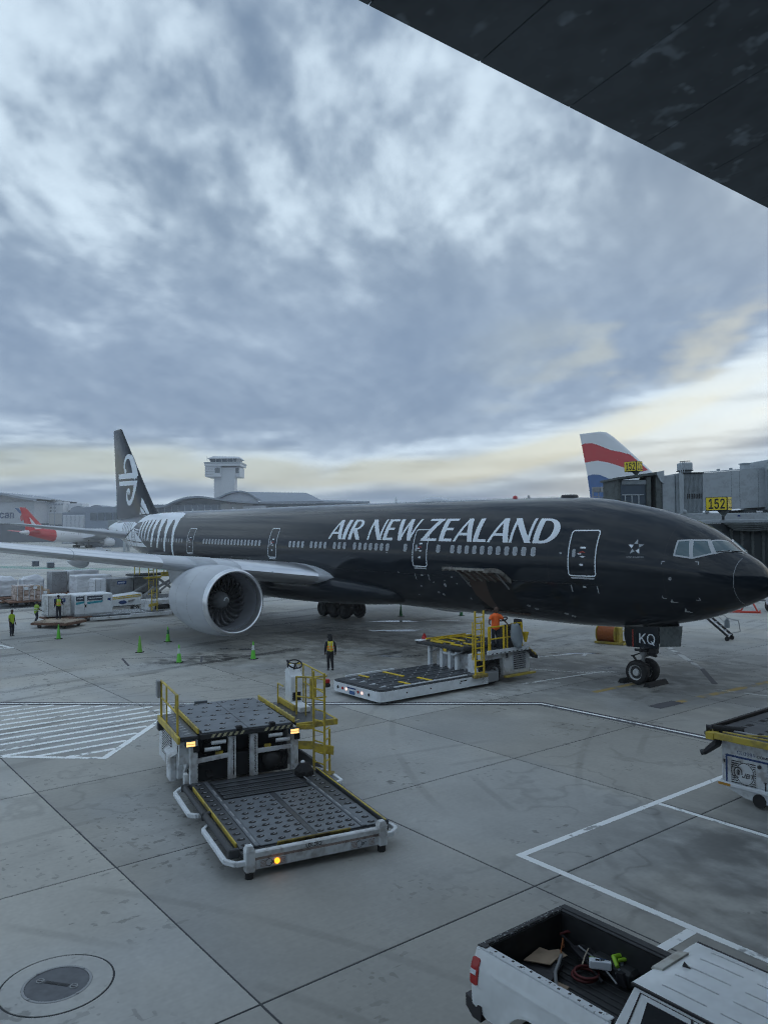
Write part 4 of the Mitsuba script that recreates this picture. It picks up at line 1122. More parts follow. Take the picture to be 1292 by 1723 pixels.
# chassis and engine bay
lp('chassis', cat(box(-1.45, 1.15, 5.15, 8.2, .35, 1.0, .03), box(-1.2, .95, 5.4, 8.0, 1.0, 1.45, .03)), 'dark_steel')
lp('lift_scissors', cat(bar((-1.1, 4.9, .5), (-1.1, 7.9, 1.5), .14, .1), bar((.85, 4.9, .5), (.85, 7.9, 1.5), .14, .1), bar((-1.1, 7.9, .5), (-1.1, 4.9, 1.5), .14, .1), bar((.85, 7.9, .5), (.85, 4.9, 1.5), .14, .1)), 'pocket_black')
for sx in (-1.55, 1.25):
    for y in (7.3,):
        wheel_parts(ld, y, sx, .33, .24, L1 @ np.array([[0, 1, 0, 0], [1, 0, 0, 0], [0, 0, 1, 0], [0, 0, 0, 1.0]]))
sd = lp('side_body', cat(box(-1.84, -1.62, 5.6, 8.25, .35, 1.52, .03), box(-1.90, -1.55, 5.02, 5.12, .9, 1.5, .01)), 'white_paint')
lp('grille', box(-1.852, -1.842, 6.3, 7.7, .62, 1.42, .003), 'ink_black', sd)
lp('grille_slats', cat(*[box(-1.862, -1.853, 6.36, 7.64, .66 + .07 * k, .69 + .07 * k) for k in range(11)]), 'white_paint', sd)
lp('fender_pod', cat(box(-2.02, -1.84, 5.65, 6.15, .30, .95, .03), hull([(-2.02, 5.65, .95), (-1.84, 5.65, .95), (-2.02, 6.6, .95), (-1.84, 6.6, .95), (-1.84, 5.6, 1.05), (-1.84, 6.7, 1.05)])), 'white_paint', sd)
lp('fuel_cap', cyl((-1.86, 5.35, 1.22), (-1.66, 5.35, 1.22), .11, 12), 'dark_steel', sd)
lp('side_plate', hull([(x_, y_, z_) for x_ in (-1.66, -1.60) for y_, z_ in ((5.0, 1.5), (5.0, 1.05), (5.6, .45), (5.6, 1.5))]), 'white_paint', sd)
lp('side_body', box(1.22, 1.42, 5.5, 8.2, .35, 1.45, .03), 'white_paint')
for x, z1 in ((-1.55, 1.56), (-.52, 1.58), (.08, 1.58), (1.24, 1.52)):
    pst = lp('lift_post', box(x - .10, x + .10, 4.82, 5.0, .12 if abs(x) > 1 else .35, z1, .015), 'white_paint')
    if abs(x) < 1:
        lp('slot', box(x + .01, x + .035, 4.815, 4.83, .5, 1.5), 'pocket_black', pst)
    else:
        lp('clamp', box(x - .02, x + .14, 4.78, 4.86, 1.24, 1.40, .015), 'pocket_black', pst)
lp('stub_post', box(-1.86, -1.74, 4.6, 4.75, .25, .78, .03), 'white_paint')
lp('cross_bar', bar((-1.45, 4.9, .98), (-.62, 4.9, 1.04), .07, .12), 'white_paint')
lp('cross_bar', bar((.18, 4.9, 1.04), (1.15, 4.9, 1.05), .07, .12), 'white_paint')
for x0, x1, z in ((-1.08, -.70, 1.42), (-1.26, -.85, 1.26), (.5, .88, 1.42), (.70, 1.10, 1.27)):
    lp('hydraulic_ram', cyl((x0, 4.86, z), (x1, 4.86, z), .055, 12), 'white_clean', smooth=40)
lp('hoses', cat(tube([(.75, 4.95, 1.2), (.95, 4.88, .9), (.9, 4.9, .55)], .018, 6), tube([(.85, 4.95, 1.25), (1.05, 4.86, .85), (1.0, 4.9, .5)], .018, 6), tube([(.65, 4.95, 1.0), (.9, 4.84, .98)], .03, 6)), 'rubber')
lp('pump_cover', ball((.62, 5.02, .72), .26, 10), 'rubber', smooth=True)
lp('yellow_bracket', cat(box(-.95, -.75, 4.93, 4.99, 1.05, 1.15), box(.40, .58, 4.93, 4.99, 1.08, 1.18)), 'yellow_paint')
# upper deck
ud = lp('upper_deck', box(-1.40, 1.18, 4.78, 8.42, 1.55, 1.695, .015), 'dark_steel')
for k in range(2):
    for j in range(2):
        x0, x1 = ((-1.34, -.10), (-.085, 1.14))[k]
        y0, y1 = ((4.80, 6.55), (6.565, 8.40))[j]
        lp('panel', box(x0, x1, y0, y1, 1.695, 1.735, .008), 'deck_steel', ud)
for r_ in range(7):
    for c_ in range(6):
        x, y = -1.10 + .42 * c_ + (.08 if r_ % 2 else -.06), 5.02 + .53 * r_
        if abs(x + .09) < .09: x += .14
        part(ud, 'caster_cup', cup, 'pocket_black', M=L1 @ trans(x, y, 1.7355) @ rotz(20))
        part(ud, 'roller', rol, 'roller_steel', M=L1 @ trans(x + .02, y, 1.7375) @ rotz(20))
lp('front_stop', cat(box(-.42, -.26, 4.74, 4.90, 1.70, 1.80, .02)), 'pocket_black', ud)
lp('front_stop', cat(box(.50, .66, 4.74, 4.90, 1.70, 1.80, .02)), 'pocket_black', ud)
lp('rear_stop', cat(box(-.75, -.35, 8.36, 8.44, 1.735, 1.80, .01)), 'deck_steel', ud)
hazard(ud, -1.12, -.18, 4.776, 1.58, 1.67, L1, 6); hazard(ud, .34, 1.12, 4.776, 1.58, 1.67, L1, 5)
lp('kick_rail', box(-1.46, -1.41, 4.85, 7.9, 1.70, 1.84, .01), 'yellow_paint', ud)
lp('kick_rail', box(1.20, 1.25, 4.85, 8.2, 1.70, 1.84, .01), 'yellow_paint', ud)
# left walkway with its railing
wl = lp('walkway', box(-1.92, -1.47, 4.72, 7.55, 1.60, 1.70, .012), 'deck_dark')
lp('edge_beam', box(-2.0, -1.93, 4.70, 7.6, 1.52, 1.70, .012), 'yellow_paint', wl)
for k in range(9):
    lp('tread_mark', tf(box(-.09, .09, -.035, .035, 0, .006), trans(-1.69, 4.98 + .28 * k, 1.70) @ rotz(25)), 'gear_metal', wl)
    lp('tread_mark', tf(box(-.05, .05, -.025, .025, 0, .006), trans(-1.36, 4.98 + .33 * k, 1.738) @ rotz(25)), 'pocket_black', ud)
pr = [(-1.93, 5.05, 1.7), (-1.93, 5.05, 2.72), (-1.93, 7.35, 2.72), (-1.93, 7.35, 1.7)]
rl = lp('railing', cat(tube(pr, .032, 8)), 'yellow_paint', smooth=40)
lp('rail', cyl((-1.93, 5.05, 2.24), (-1.93, 7.35, 2.24), .028, 8), 'yellow_paint', rl)
lp('post', cyl((-1.93, 6.55, 1.7), (-1.93, 6.55, 2.72), .026, 8), 'yellow_paint', rl)
lp('post', cyl((-1.93, 5.25, 2.24), (-1.93, 5.25, 2.72), .026, 8), 'yellow_paint', rl)
lp('control_box', box(-2.06, -1.97, 7.25, 7.5, 2.25, 2.74, .02), 'plastic_grey', rl)
lp('rear_bracket', box(-2.02, -1.85, 7.35, 7.6, 1.28, 1.52, .02), 'dark_steel', wl)
for x in (-1.68, 1.16):
    hd = lp('lamp_housing', box(x - .14, x + .14, 4.62, 4.78, 1.44, 1.60, .02), 'dark_steel')
    lamp(ld, 'work_lamp', tf(box(x - .115, x + .115, 4.60, 4.618, 1.46, 1.58), L1), (.36, .21, .075), label='lit work lamp under the upper deck')
    lp('bezel', cat(box(x - .125, x + .125, 4.595, 4.612, 1.515, 1.525)), 'dark_steel', hd)
# right platform: console, wheel, cage, ladder
wr = lp('platform', cat(box(1.27, 2.42, 4.82, 7.6, 1.60, 1.69, .012)), 'deck_dark')
lp('edge_beam', box(1.27, 2.50, 4.74, 4.815, 1.52, 1.69, .012), 'yellow_paint', wr)
lp('edge_beam', box(2.43, 2.50, 4.82, 5.75, 1.52, 1.69, .012), 'yellow_paint', wr)
lp('edge_beam', box(1.66, 1.72, 6.15, 7.55, 1.69, 1.87, .012), 'yellow_paint', wr)
for k in range(9):
    lp('tread_mark', tf(box(-.08, .08, -.03, .03, 0, .006), trans(1.40, 5.1 + .34 * k, 1.69) @ rotz(25)), 'decal_yellowed', wr)
cs = lp('console', cat(hull([(x_, y_, z_) for x_ in (1.74, 2.10) for y_, z_ in ((7.10, 1.69), (7.10, 2.78), (6.86, 2.86), (6.55, 2.62), (6.62, 1.69))])), 'white_clean')
lp('console_base', box(1.76, 2.10, 5.85, 6.62, 1.69, 1.86, .02), 'white_clean', cs)
lp('cowl', ball((1.92, 6.98, 2.78), .17, 10), 'white_clean', cs, True)
lp('knee_space', box(1.80, 2.06, 6.585, 6.60, 1.9, 2.55), 'pocket_black', cs)
sw = lp('steering_wheel', tf(torus((0, 0, 0), .21, .022, 24, 8), trans(1.93, 6.72, 2.98) @ rotx(28)), 'rubber', cs, True)
lp('steering_spokes', tf(cat(*[bar((0, 0, 0), (.2 * math.cos(a_), .2 * math.sin(a_), 0), .03, .02) for a_ in (.5, 2.6, 4.7)], cyl((0, 0, -.25), (0, 0, .02), .03, 8)), trans(1.93, 6.72, 2.98) @ rotx(28)), 'rubber', cs)
lp('lever', cat(cyl((1.78, 6.95, 2.8), (1.76, 6.93, 3.05), .02, 6), ball((1.76, 6.93, 3.06), .04, 6)), 'ink_black', cs)
cg = lp('safety_cage', cat(tube([(1.62, 5.75, 1.69), (1.62, 5.75, 2.78), (1.95, 5.35, 2.80), (2.40, 5.35, 2.80)], .028, 8), tube([(2.44, 5.6, 1.69), (2.44, 5.6, 2.80), (2.40, 5.35, 2.80)], .026, 8), tube([(2.44, 5.6, 2.80), (2.44, 7.4, 2.85), (2.30, 7.5, 2.85), (1.95, 7.5, 2.85)], .026, 8)), 'yellow_paint', smooth=40)
lp('rail', tube([(1.62, 5.75, 2.22), (1.95, 5.35, 2.20), (2.40, 5.35, 2.20)], .024, 8), 'yellow_paint', cg)
lp('rail', tube([(2.44, 5.6, 2.25), (2.44, 7.4, 2.28)], .024, 8), 'yellow_paint', cg)
for x, y in ((1.82, 5.52), (2.44, 6.6), (2.44, 7.4), (1.98, 5.35)):
    lp('post', cyl((x, y, 1.69), (x, y, 2.82), .024, 8), 'yellow_paint', cg)
lp('panel', box(1.86, 2.06, 5.27, 5.31, 2.24, 2.78, .01), 'yellow_paint', cg)
lp('rail', tube([(1.62, 7.45, 1.69), (1.62, 7.45, 2.30), (1.62, 6.95, 2.30)], .024, 8), 'yellow_paint', cg)
lp('lamp', cat(box(2.36, 2.52, 5.35, 5.47, 2.58, 2.70, .02)), 'red_plastic', cg)
lp('lamp_base', cat(box(2.37, 2.53, 5.35, 5.47, 2.46, 2.575, .02)), 'ink_black', cg)
la = node(ld, 'ladder')
for x, y in ((1.72, 4.62), (1.86, 4.16), (2.10, 4.40)):
    lp('rail', bar((x, y, .36), (x, y, 3.12 if x < 2 else 1.52), .055, .05), 'yellow_paint', la)
for k in range(9):
    z = .62 + .29 * k
    lp('rung', bar((1.72, 4.62, z), (1.86, 4.16, z), .035), 'yellow_paint', la)
    if k < 4: lp('rung', bar((1.86, 4.16, z + .08), (2.10, 4.40, z + .08), .035), 'yellow_paint', la)
lp('brace', cat(bar((1.28, 4.92, 1.06), (1.72, 4.62, 1.06), .05, .22), bar((1.72, 4.62, 1.0), (2.12, 4.16, .98), .05, .24)), 'yellow_paint', la)
lp('brace', bar((1.72, 4.62, 1.58), (1.30, 4.78, 1.58), .05, .14), 'yellow_paint', la)
lp('foot_plate', hull([(1.70, 4.7, .32), (2.2, 4.3, .32), (1.85, 4.05, .32), (2.15, 4.15, .36), (1.70, 4.7, .37), (2.2, 4.3, .37)]), 'yellow_worn', la)
lp('mud_flap', hull([(1.42, 5.0, .5), (1.42, 5.9, .85), (1.50, 5.0, .5), (1.50, 5.9, .85), (2.0, 4.6, .40), (1.95, 5.3, .52)]), 'dark_steel')
rg = random.Random(3)
pts = [(1.22 + .26 * math.cos(a_) * rg.uniform(.8, 1.1), 4.05 + .26 * math.sin(a_) * rg.uniform(.8, 1.1), z_) for a_ in np.linspace(0, 6.1, 10) for z_ in (.47, .62)] + [(1.22 + .13 * math.cos(a_), 4.05 + .13 * math.sin(a_), .80) for a_ in np.linspace(0, 6, 6)]
lp('drive_cover', hull(pts), 'pocket_black')
lp('cover_cap', ball((1.2, 4.1, .80), .06, 8), 'white_clean', smooth=True)

# ---- loader 2, at the forward hold
l2 = thing('pallet_loader', 'white pallet loader with long low platform and yellow ladder, working under the open cargo door', 'cargo loader')
q2 = lambda name, m, mt, par=l2, smooth=False, label=None: part(par, name, m, mt, smooth, None, label)
hullp = Polygon([(19.22, 24.96), (19.22, 27.86), (19.34, 28.10), (19.58, 28.22), (25.3, 28.22), (25.3, 24.72), (19.50, 24.72), (19.30, 24.80)])
pf = q2('platform', tf(prism(hullp, .405), trans(0, 0, .155)), 'white_clean')
q2('deck', tf(prism(hullp.buffer(-.14, join_style=2), .05), trans(0, 0, .56)), 'deck_dark', pf)
q2('rim', tf(prism(hullp.buffer(-.02).difference(hullp.buffer(-.10)), .03), trans(0, 0, .56)), 'dark_steel', pf)
for k, y in enumerate((25.35, 26.05, 26.75, 27.45)):
    q2('guide_rail', bar((19.95, y, .625), (25.2, y, .625), .05, .035), 'deck_steel', pf)
    q2('guide_tip', hull([(19.62, y, .612), (19.98, y - .07, .612), (19.98, y + .07, .612), (19.98, y - .05, .65), (19.98, y + .05, .65)]), 'decal_grey', pf)
q2('side_rail', bar((19.9, 28.02, .66), (22.6, 28.02, .66), .06, .09), 'white_clean', pf)
q2('side_rail', bar((20.1, 24.92, .63), (24.2, 24.92, .63), .06, .05), 'white_clean', pf)
for (x, y0, y1) in ((20.6, 27.3, 27.95), (21.9, 26.5, 27.9), (22.2, 24.95, 25.9), (21.0, 25.0, 25.7)):
    q2('yellow_stop', box(x - .07, x + .07, y0, y1, .615, .655, .01), 'yellow_bright', pf)
bl_ = P(ball((0, 0, 0), .036, 6))
for i_ in range(13):
    for j_ in range(9):
        if (i_ + j_) % 2: continue
        part(pf, 'caster', bl_, 'roller_steel', M=trans(19.9 + .42 * i_, 25.05 + .365 * j_, .625))
for y, m_ in ((25.45, 'pocket_black'), (25.92, None), (26.18, 'red_plastic'), (27.02, None), (27.28, 'red_plastic'), (27.62, 'pocket_black')):
    tl = tf(cyl((0, 0, 0), (-.02, 0, 0), .062, 12), trans(19.22, y, .36))
    if m_: q2('tail_lamp', tl, m_, pf)
    else: lamp(pf, 'lit_lamp', tl, (.34, .22, .21))
q2('number_plate', box(19.20, 19.218, 26.42, 26.78, .20, .34), 'livery_blue', pf)
q2('name_strip', box(19.20, 19.218, 26.35, 26.95, .42, .47), 'ink_blue', pf)
for x in (20.6, 21.9, 23.6):
    q2('bolt', cyl((x, 24.72, .38), (x, 24.70, .38), .035, 8), 'ink_black', pf)
q2('chain', box(23.6, 24.0, 24.71, 24.718, .44, .48), 'ink_black', pf)
for x in (20.4, 23.9):
    for y in (25.4, 27.6):
        q2('caster_wheel', cyl((x, y - .06, .09), (x, y + .06, .09), .09, 12), 'rubber', pf)
tw = node(l2, 'lift_tower')
for y, z1 in ((28.1, 1.5), (27.25, 1.48), (26.70, 1.42), (26.25, 1.42), (25.38, 1.42)):
    q2('post', box(24.78, 24.95, y - .09, y + .09, .5, z1, .02), 'white_clean', tw)
q2('cross_bar', box(24.82, 24.92, 26.25, 27.25, 1.22, 1.34, .02), 'white_clean', tw)
q2('gusset', hull([(24.8, 25.38, .6), (24.8, 25.38, 1.45), (24.8, 25.0, .6), (25.0, 25.38, .6), (25.0, 25.38, 1.45), (25.0, 25.0, .6)]), 'white_clean', tw)
q2('scissor', cat(bar((25.0, 27.6, .6), (27.6, 27.6, 1.5), .12, .1), bar((25.0, 25.9, .6), (27.6, 25.9, 1.5), .12, .1), bar((25.0, 26.9, 1.5), (25.2, 26.3, .6), .10, .08), bar((25.0, 25.8, 1.4), (25.2, 25.2, .7), .10, .08)), 'gear_metal', tw)
bd = q2('body', cat(box(26.55, 28.35, 24.95, 28.0, .30, 1.52, .04), box(25.1, 26.55, 25.6, 27.9, .34, 1.3, .03), box(25.1, 26.55, 24.95, 25.20, 1.12, 1.52, .02)), 'white_paint')
q2('engine_grille', box(27.15, 28.05, 24.935, 24.948, .48, 1.42, .003), 'decal_grey', bd)
for k in range(9):
    q2('louvre', box(27.2, 28.0, 24.92, 24.934, .53 + .095 * k, .57 + .095 * k), 'ink_black', bd)
q2('hatch', box(26.7, 26.84, 24.935, 24.948, 1.1, 1.32), 'ink_black', bd)
q2('wheel_arch', box(25.12, 26.54, 25.21, 25.6, .2, 1.12), 'pocket_black', bd)
wheel_parts(l2, 26.05, 25.22, .47, .30, np.eye(4))
wheel_parts(l2, 26.05, 27.7, .45, .30, np.eye(4))
q2('step', box(26.5, 28.5, 24.72, 24.94, .24, .32, .01), 'yellow_paint')
q2('counterweight', box(24.9, 26.0, 24.72, 25.2, .18, .62, .03), 'plastic_grey')
u2 = q2('upper_deck', box(24.55, 27.9, 25.5, 28.75, 1.55, 1.68, .015), 'dark_steel')
q2('deck_plate', box(24.6, 27.85, 25.55, 28.4, 1.68, 1.705, .008), 'deck_dark', u2)
q2('white_edge', box(24.5, 28.0, 28.40, 28.78, 1.69, 1.74, .01), 'white_clean', u2)
for y in (28.3, 27.9):
    q2('yellow_guide', cat(bar((24.8, y, 1.80), (27.4, y, 1.80), .09, .07)), 'yellow_bright', u2)
for x, y0, y1 in ((25.0, 26.6, 28.0), (25.9, 26.8, 28.2), (26.8, 26.8, 28.3), (25.3, 25.6, 26.3), (24.7, 25.7, 26.5), (24.7, 27.0, 27.9)):
    q2('yellow_stop', bar((x, y0, 1.76), (x + .05, y1, 1.76), .10, .06), 'yellow_bright', u2)
for i_ in range(7):
    for j_ in range(5):
        part(u2, 'caster', bl_, 'roller_steel', M=trans(24.85 + .45 * i_, 25.8 + .42 * j_ + .2 * (i_ % 2), 1.715))
for x, y in ((25.0, 27.55), (25.0, 25.95)):
    q2('cowl_strip', tf(box(-.07, .07, -.4, .4, -.02, .02), trans(24.72, y, 1.40) @ rotx(-25)), 'plastic_grey', u2)
q2('lamp', box(24.52, 24.56, 26.6, 26.8, 1.42, 1.54), 'yellow_bright', u2)
q2('warning_triangle', hull([(24.9 + o, 28.60 + a_, z_) for o in (0, .10) for a_, z_ in ((-.16, 1.76), (.16, 1.76), (0, 2.02))]), 'red_plastic', u2)
w2 = q2('walkway', box(25.2, 27.95, 24.70, 25.48, 1.44, 1.54, .01), 'deck_dark')
q2('edge_beam', box(25.2, 27.95, 24.64, 24.69, 1.40, 1.60, .008), 'white_clean', w2)
for k in range(9):
    q2('edge_mark', box(25.45 + .27 * k, 25.58 + .27 * k, 24.632, 24.639, 1.42, 1.46), 'ink_black', w2)
r2 = q2('railing', cat(tube([(25.35, 24.72, 1.5), (25.35, 24.72, 2.62), (26.35, 24.72, 2.62), (26.35, 24.72, 1.5)], .035, 8), tube([(26.9, 24.8, 2.66), (27.6, 24.8, 2.66), (27.9, 25.1, 2.5), (27.9, 25.2, 1.5)], .035, 8)), 'yellow_bright', smooth=40)
q2('rail', cyl((25.35, 24.72, 2.08), (26.9, 24.72, 2.10), .03, 8), 'yellow_bright', r2)
for x in (25.45, 26.30, 26.55, 27.55):
    q2('post', cyl((x, 24.72, 1.5), (x, 24.72, 2.64), .033, 8), 'yellow_bright', r2)
q2('cone_horn', cyl((27.85, 24.78, 2.2), (27.85, 24.78, 1.75), .16, 10, .06), 'yellow_bright', r2)
q2('console', hull([(x_, y_, z_) for x_ in (26.75, 27.4) for y_, z_ in ((25.6, 1.5), (25.6, 2.45), (25.1, 2.6), (25.0, 1.5))]), 'dark_steel')
q2('steering_wheel', tf(torus((0, 0, 0), .2, .03, 20, 6), trans(26.75, 25.15, 2.86) @ roty(-20)), 'rubber', smooth=True)
q2('seat', cat(box(27.5, 28.0, 25.1, 25.6, 2.2, 2.32, .04), box(27.9, 28.05, 25.1, 25.6, 2.3, 2.75, .05)), 'ink_black')
rg = random.Random(8)
bag = []
for u in np.linspace(0, 1, 9):
    z = 2.66 - 1.06 * u
    hw_ = .20 + .16 * math.sin(u * 2.9) - .16 * u ** 4
    bag.append([(26.98 + .12 * u + hw_ * math.cos(a_) + rg.uniform(-.025, .025), 24.60 + .14 * math.sin(a_) * (1 + .6 * u) + rg.uniform(-.025, .025), z + .06 * math.sin(3 * a_)) for a_ in np.linspace(0, 2 * np.pi, 18, endpoint=False)])
q2('tarp_bag', loft(bag), 'tarp_grey', smooth=50, label='grey tarpaulin hanging over the console')
q2('bumper_pad', hull([(27.95, y_, z_) for y_ in (24.75, 25.1) for z_ in (1.55, 1.38)] + [(28.65, y_, z_) for y_ in (24.75, 25.1) for z_ in (1.05, .90)]), 'ink_black')
for k in range(3):
    q2('pad_stripe', hull([(28.02 + .2 * k + dx_, y_, 1.53 - .145 * k - dz_) for dx_, dz_ in ((0, 0), (.10, .07)) for y_ in (24.74, 24.90)] + [(28.02 + .2 * k, 24.74, 1.43 - .145 * k), (28.12 + .2 * k, 24.74, 1.36 - .145 * k)]), 'yellow_bright')
l2l = node(l2, 'ladder')
for x, y in ((24.40, 24.60), (24.92, 24.60)):
    q2('rail', bar((x, y, .5), (x, y, 3.42), .075, .06), 'yellow_bright', l2l)
    q2('handrail', bar((x - .13, y + .02, 1.3), (x - .13, y + .02, 2.95), .05), 'yellow_bright', l2l)
for k in range(10):
    q2('rung', bar((24.40, 24.60, .72 + .27 * k), (24.92, 24.60, .72 + .27 * k), .045), 'yellow_bright', l2l)
q2('foot', box(24.3, 25.1, 24.5, 24.72, .50, .66, .02), 'yellow_worn', l2l)

# ---- loader 3, parked at the right edge
l3 = thing('pallet_loader', 'white pallet loader at the right edge with the code CL0989 on its side', 'cargo loader')
q3 = lambda name, m, mt, par=l3, smooth=False, label=None: part(par, name, m, mt, smooth, None, label)
X3 = 19.50
b3 = q3('body', cat(box(X3, 22.6, 8.9, 10.72, .50, 1.60, .03), box(X3 - .02, 22.6, 4.5, 9.0, .62, 1.60, .03)), 'white_paint')
q3('skirt', hull([(X3 + o, y_, z_) for o in (.02, .5) for y_, z_ in ((10.76, .52), (10.6, .34), (10.1, .18), (9.2, .12), (9.2, .52))]), 'white_paint', b3)
q3('base_rail', box(X3 - .07, X3 + .1, 9.1, 10.80, .40, .50, .02), 'white_clean', b3)
q3('leg', box(X3 - .06, X3 + .16, 9.10, 9.34, .02, .55, .02), 'white_clean', b3)
q3('panel_frame', tf(prism(sbox(9.50, .46, 10.60, 1.21).difference(sbox(9.52, .46, 10.56, 1.16)), .008), np.array([[0, 0, -1, X3 - .001], [1, 0, 0, 0], [0, 1, 0, 0], [0, 0, 0, 1.0]])), 'ink_blue', b3)
def on_face(poly_or_mesh, d=.004):
    """A drawing in (x to the right, up) on loader 3's side, whose right is -y."""
    m = prism(poly_or_mesh, d) if not isinstance(poly_or_mesh, tuple) else poly_or_mesh
    return tf(m, np.array([[0, 0, -1, X3 - .0005], [-1, 0, 0, 0], [0, 1, 0, 0], [0, 0, 0, 1.0]]))
lx, lz = -10.46, .49        # lower left corner of the louvred emblem
W_, H_ = .64, .60
circ = unary_union([affinity.translate(affinity.scale(Point(0, 0).buffer(1, 24),   .235, .28), lx + .36, lz + .30)])
for k in range(11):
    z_ = lz + .03 + .054 * k
    st3 = sbox(lx, z_, lx + W_, z_ + .025).difference(circ.buffer(.02))
    if st3.geom_type != 'Polygon' or st3.area < W_ * .0235 or k in (0, 10):
        for gpart in getattr(st3, 'geoms', [st3]):
            if k in (4, 5, 6) and gpart.centroid.x < lx + .21: continue
            if gpart.area > 1e-4: q3('louvre', on_face(gpart), 'ink_black', b3)
big3 = circ.difference(circ.buffer(-.018)).difference(sbox(lx + .07, lz + .22, lx + .21, lz + .42))
q3('emblem_ring', on_face(big3, .005), 'ink_black', b3)
small = affinity.translate(affinity.scale(Point(0, 0).buffer(1, 20), .115, .138), lx + .18, lz + .31)
q3('emblem_ring', on_face(small.difference(small.buffer(-.026)).difference(sbox(lx + .19, lz + .08, lx + .42, lz + .27)), .006), 'ink_black', b3)
outer_ = affinity.translate(affinity.scale(Point(0, 0).buffer(1, 20), .125, .187), lx + .125, lz + .34)
q3('emblem_ring', on_face(outer_.difference(outer_.buffer(-.015)).difference(sbox(lx + .15, 0, lx + 1, 3)), .006), 'ink_black', b3)
for dx_ in (.172, .197):
    o_ = affinity.translate(affinity.scale(Point(0, 0).buffer(1, 16), .031, .069), lx + dx_, lz + .31)
    q3('emblem_ring', on_face(o_.difference(o_.buffer(-.014)), .006), 'ink_black', b3)
tj = text_flat('JBT', .12); vj = tj[0].copy(); vj[:, 0] = vj[:, 0] * 1.02 + vj[:, 1] * .30 + lx + .265; vj[:, 1] += lz + .20
q3('emblem_letters', on_face((vj, tj[1])), 'ink_black', b3)
tc = text_flat('CL0989', .095, False); vc = tc[0].copy(); vc[:, 0] = vc[:, 0] * .95 - 10.30; vc[:, 1] += 1.255
q3('fleet_number', on_face((vc, tc[1])), 'ink_blue', b3)
tc = text_flat('COMMANDER', .062); vc = tc[0].copy(); vc[:, 0] = vc[:, 0] * 1.3 - 9.80; vc[:, 1] += 1.265
q3('maker_line', on_face((vc, tc[1])), 'ink_black', b3)
q3('exhaust', cyl((X3 - .05, 9.72, 1.06), (X3 + .05, 9.72, 1.06), .045, 12), 'dark_steel', b3)
q3('handle', cat(cyl((X3 - .02, 9.58, .50), (X3 - .02, 9.58, .70), .012, 6), cyl((X3 - .02, 9.55, .70), (X3 - .02, 9.61, .70), .014, 6)), 'dark_steel', b3)
q3('latch', box(X3 - .01, X3, 10.62, 10.66, .98, 1.06), 'ink_black', b3)
q3('reflector', box(X3 - .075, X3 - .07, 10.45, 10.78, .41, .475), 'amber_plastic', b3)
mat('amber_plastic', (0.45, 0.22, 0.03), rough=0.3)
q3('caster_wheel', cyl((X3 + .15, 9.75, .20), (X3 + .0, 9.75, .20), .17, 16), 'rubber', smooth=40)
wheel_parts(l3, 6.0, X3 + .4, .42, .3, np.array([[0, 1, 0, 0], [1, 0, 0, 0], [0, 0, 1, 0], [0, 0, 0, 1.0]]))
d3 = q3('deck', box(X3 - .25, 23.2, 4.5, 11.05, 1.64, 1.74, .015), 'deck_dark')
for k in range(4):
    for x0, x1 in ((X3 + .0, X3 + 1.5), (X3 + 1.53, X3 + 3.4)):
        q3('panel', box(x0, x1, 10.95 - 1.55 * k, 9.42 - 1.55 * k, 1.74, 1.765, .006), 'deck_dark', d3)
        for j_ in range(3):
            q3('roller_slot', box(x0 + .2 + .4 * j_, x0 + .42 + .4 * j_, 10.6 - 1.55 * k, 10.45 - 1.55 * k, 1.765, 1.772), 'pocket_black', d3)
            q3('roller_slot', box(x0 + .35 + .4 * j_, x0 + .5 + .4 * j_, 9.95 - 1.55 * k, 9.85 - 1.55 * k, 1.765, 1.772), 'pocket_black', d3)
q3('guide_rail', box(X3 + .12, X3 + .2, 8.0, 10.9, 1.765, 1.80, .01), 'gear_metal', d3)
q3('back_beam', box(X3 + .1, 23.0, 10.98, 11.06, 1.75, 1.85, .01), 'ink_black', d3)
q3('edge_beam', box(X3 - .36, X3 - .26, 5.0, 10.72, 1.62, 1.78, .01), 'yellow_paint', d3)
q3('edge_rail', tube([(X3 - .30, 10.5, 1.83), (X3 - .30, 5.0, 1.90)], .022, 8), 'yellow_paint', d3)
q3('end_beam', box(X3 - .36, X3 + .3, 10.73, 10.95, 1.58, 1.76, .01), 'yellow_paint', d3)
q3('walk_plate', box(X3 - .24, X3 - .02, 5.0, 9.3, 1.75, 1.77, .005), 'gear_metal', d3)
q3('rail', tube([(X3 - .1, 9.35, 1.90), (X3 - .30, 9.9, 1.86)], .022, 8), 'yellow_paint', d3)
q3('bumper_roller', cyl((X3 + .35, 10.3, 1.78), (X3 - .08, 10.88, 1.80), .10, 14), 'rubber', d3, 40)
q3('roller_cap', cat(cyl((X3 - .10, 10.92, 1.80), (X3 - .17, 11.03, 1.80), .095, 14)), 'ink_black', d3, 40)
q3('bumper_roller', cyl((X3 - .05, 8.6, 1.92), (X3 + .55, 7.6, 1.95), .11, 14), 'rubber', d3, 40)
q3('hinged_arm', hull([(X3 - .12 + .18 * math.cos(a_), 10.72, 1.50 + .14 * math.sin(a_)) for a_ in np.linspace(0, 6, 8)] + [(X3 - .22 + .11 * math.cos(a_), 11.02, 1.22 + .10 * math.sin(a_)) for a_ in np.linspace(0, 6, 8)]), 'ink_black', smooth=40)
q3('arm_cap', cyl((X3 - .24, 11.06, 1.20), (X3 - .27, 11.13, 1.17), .075, 12), 'dark_steel')
q3('undertray', box(X3 + .02, 22.4, 5, 10.85, 1.58, 1.64), 'ink_black', d3)
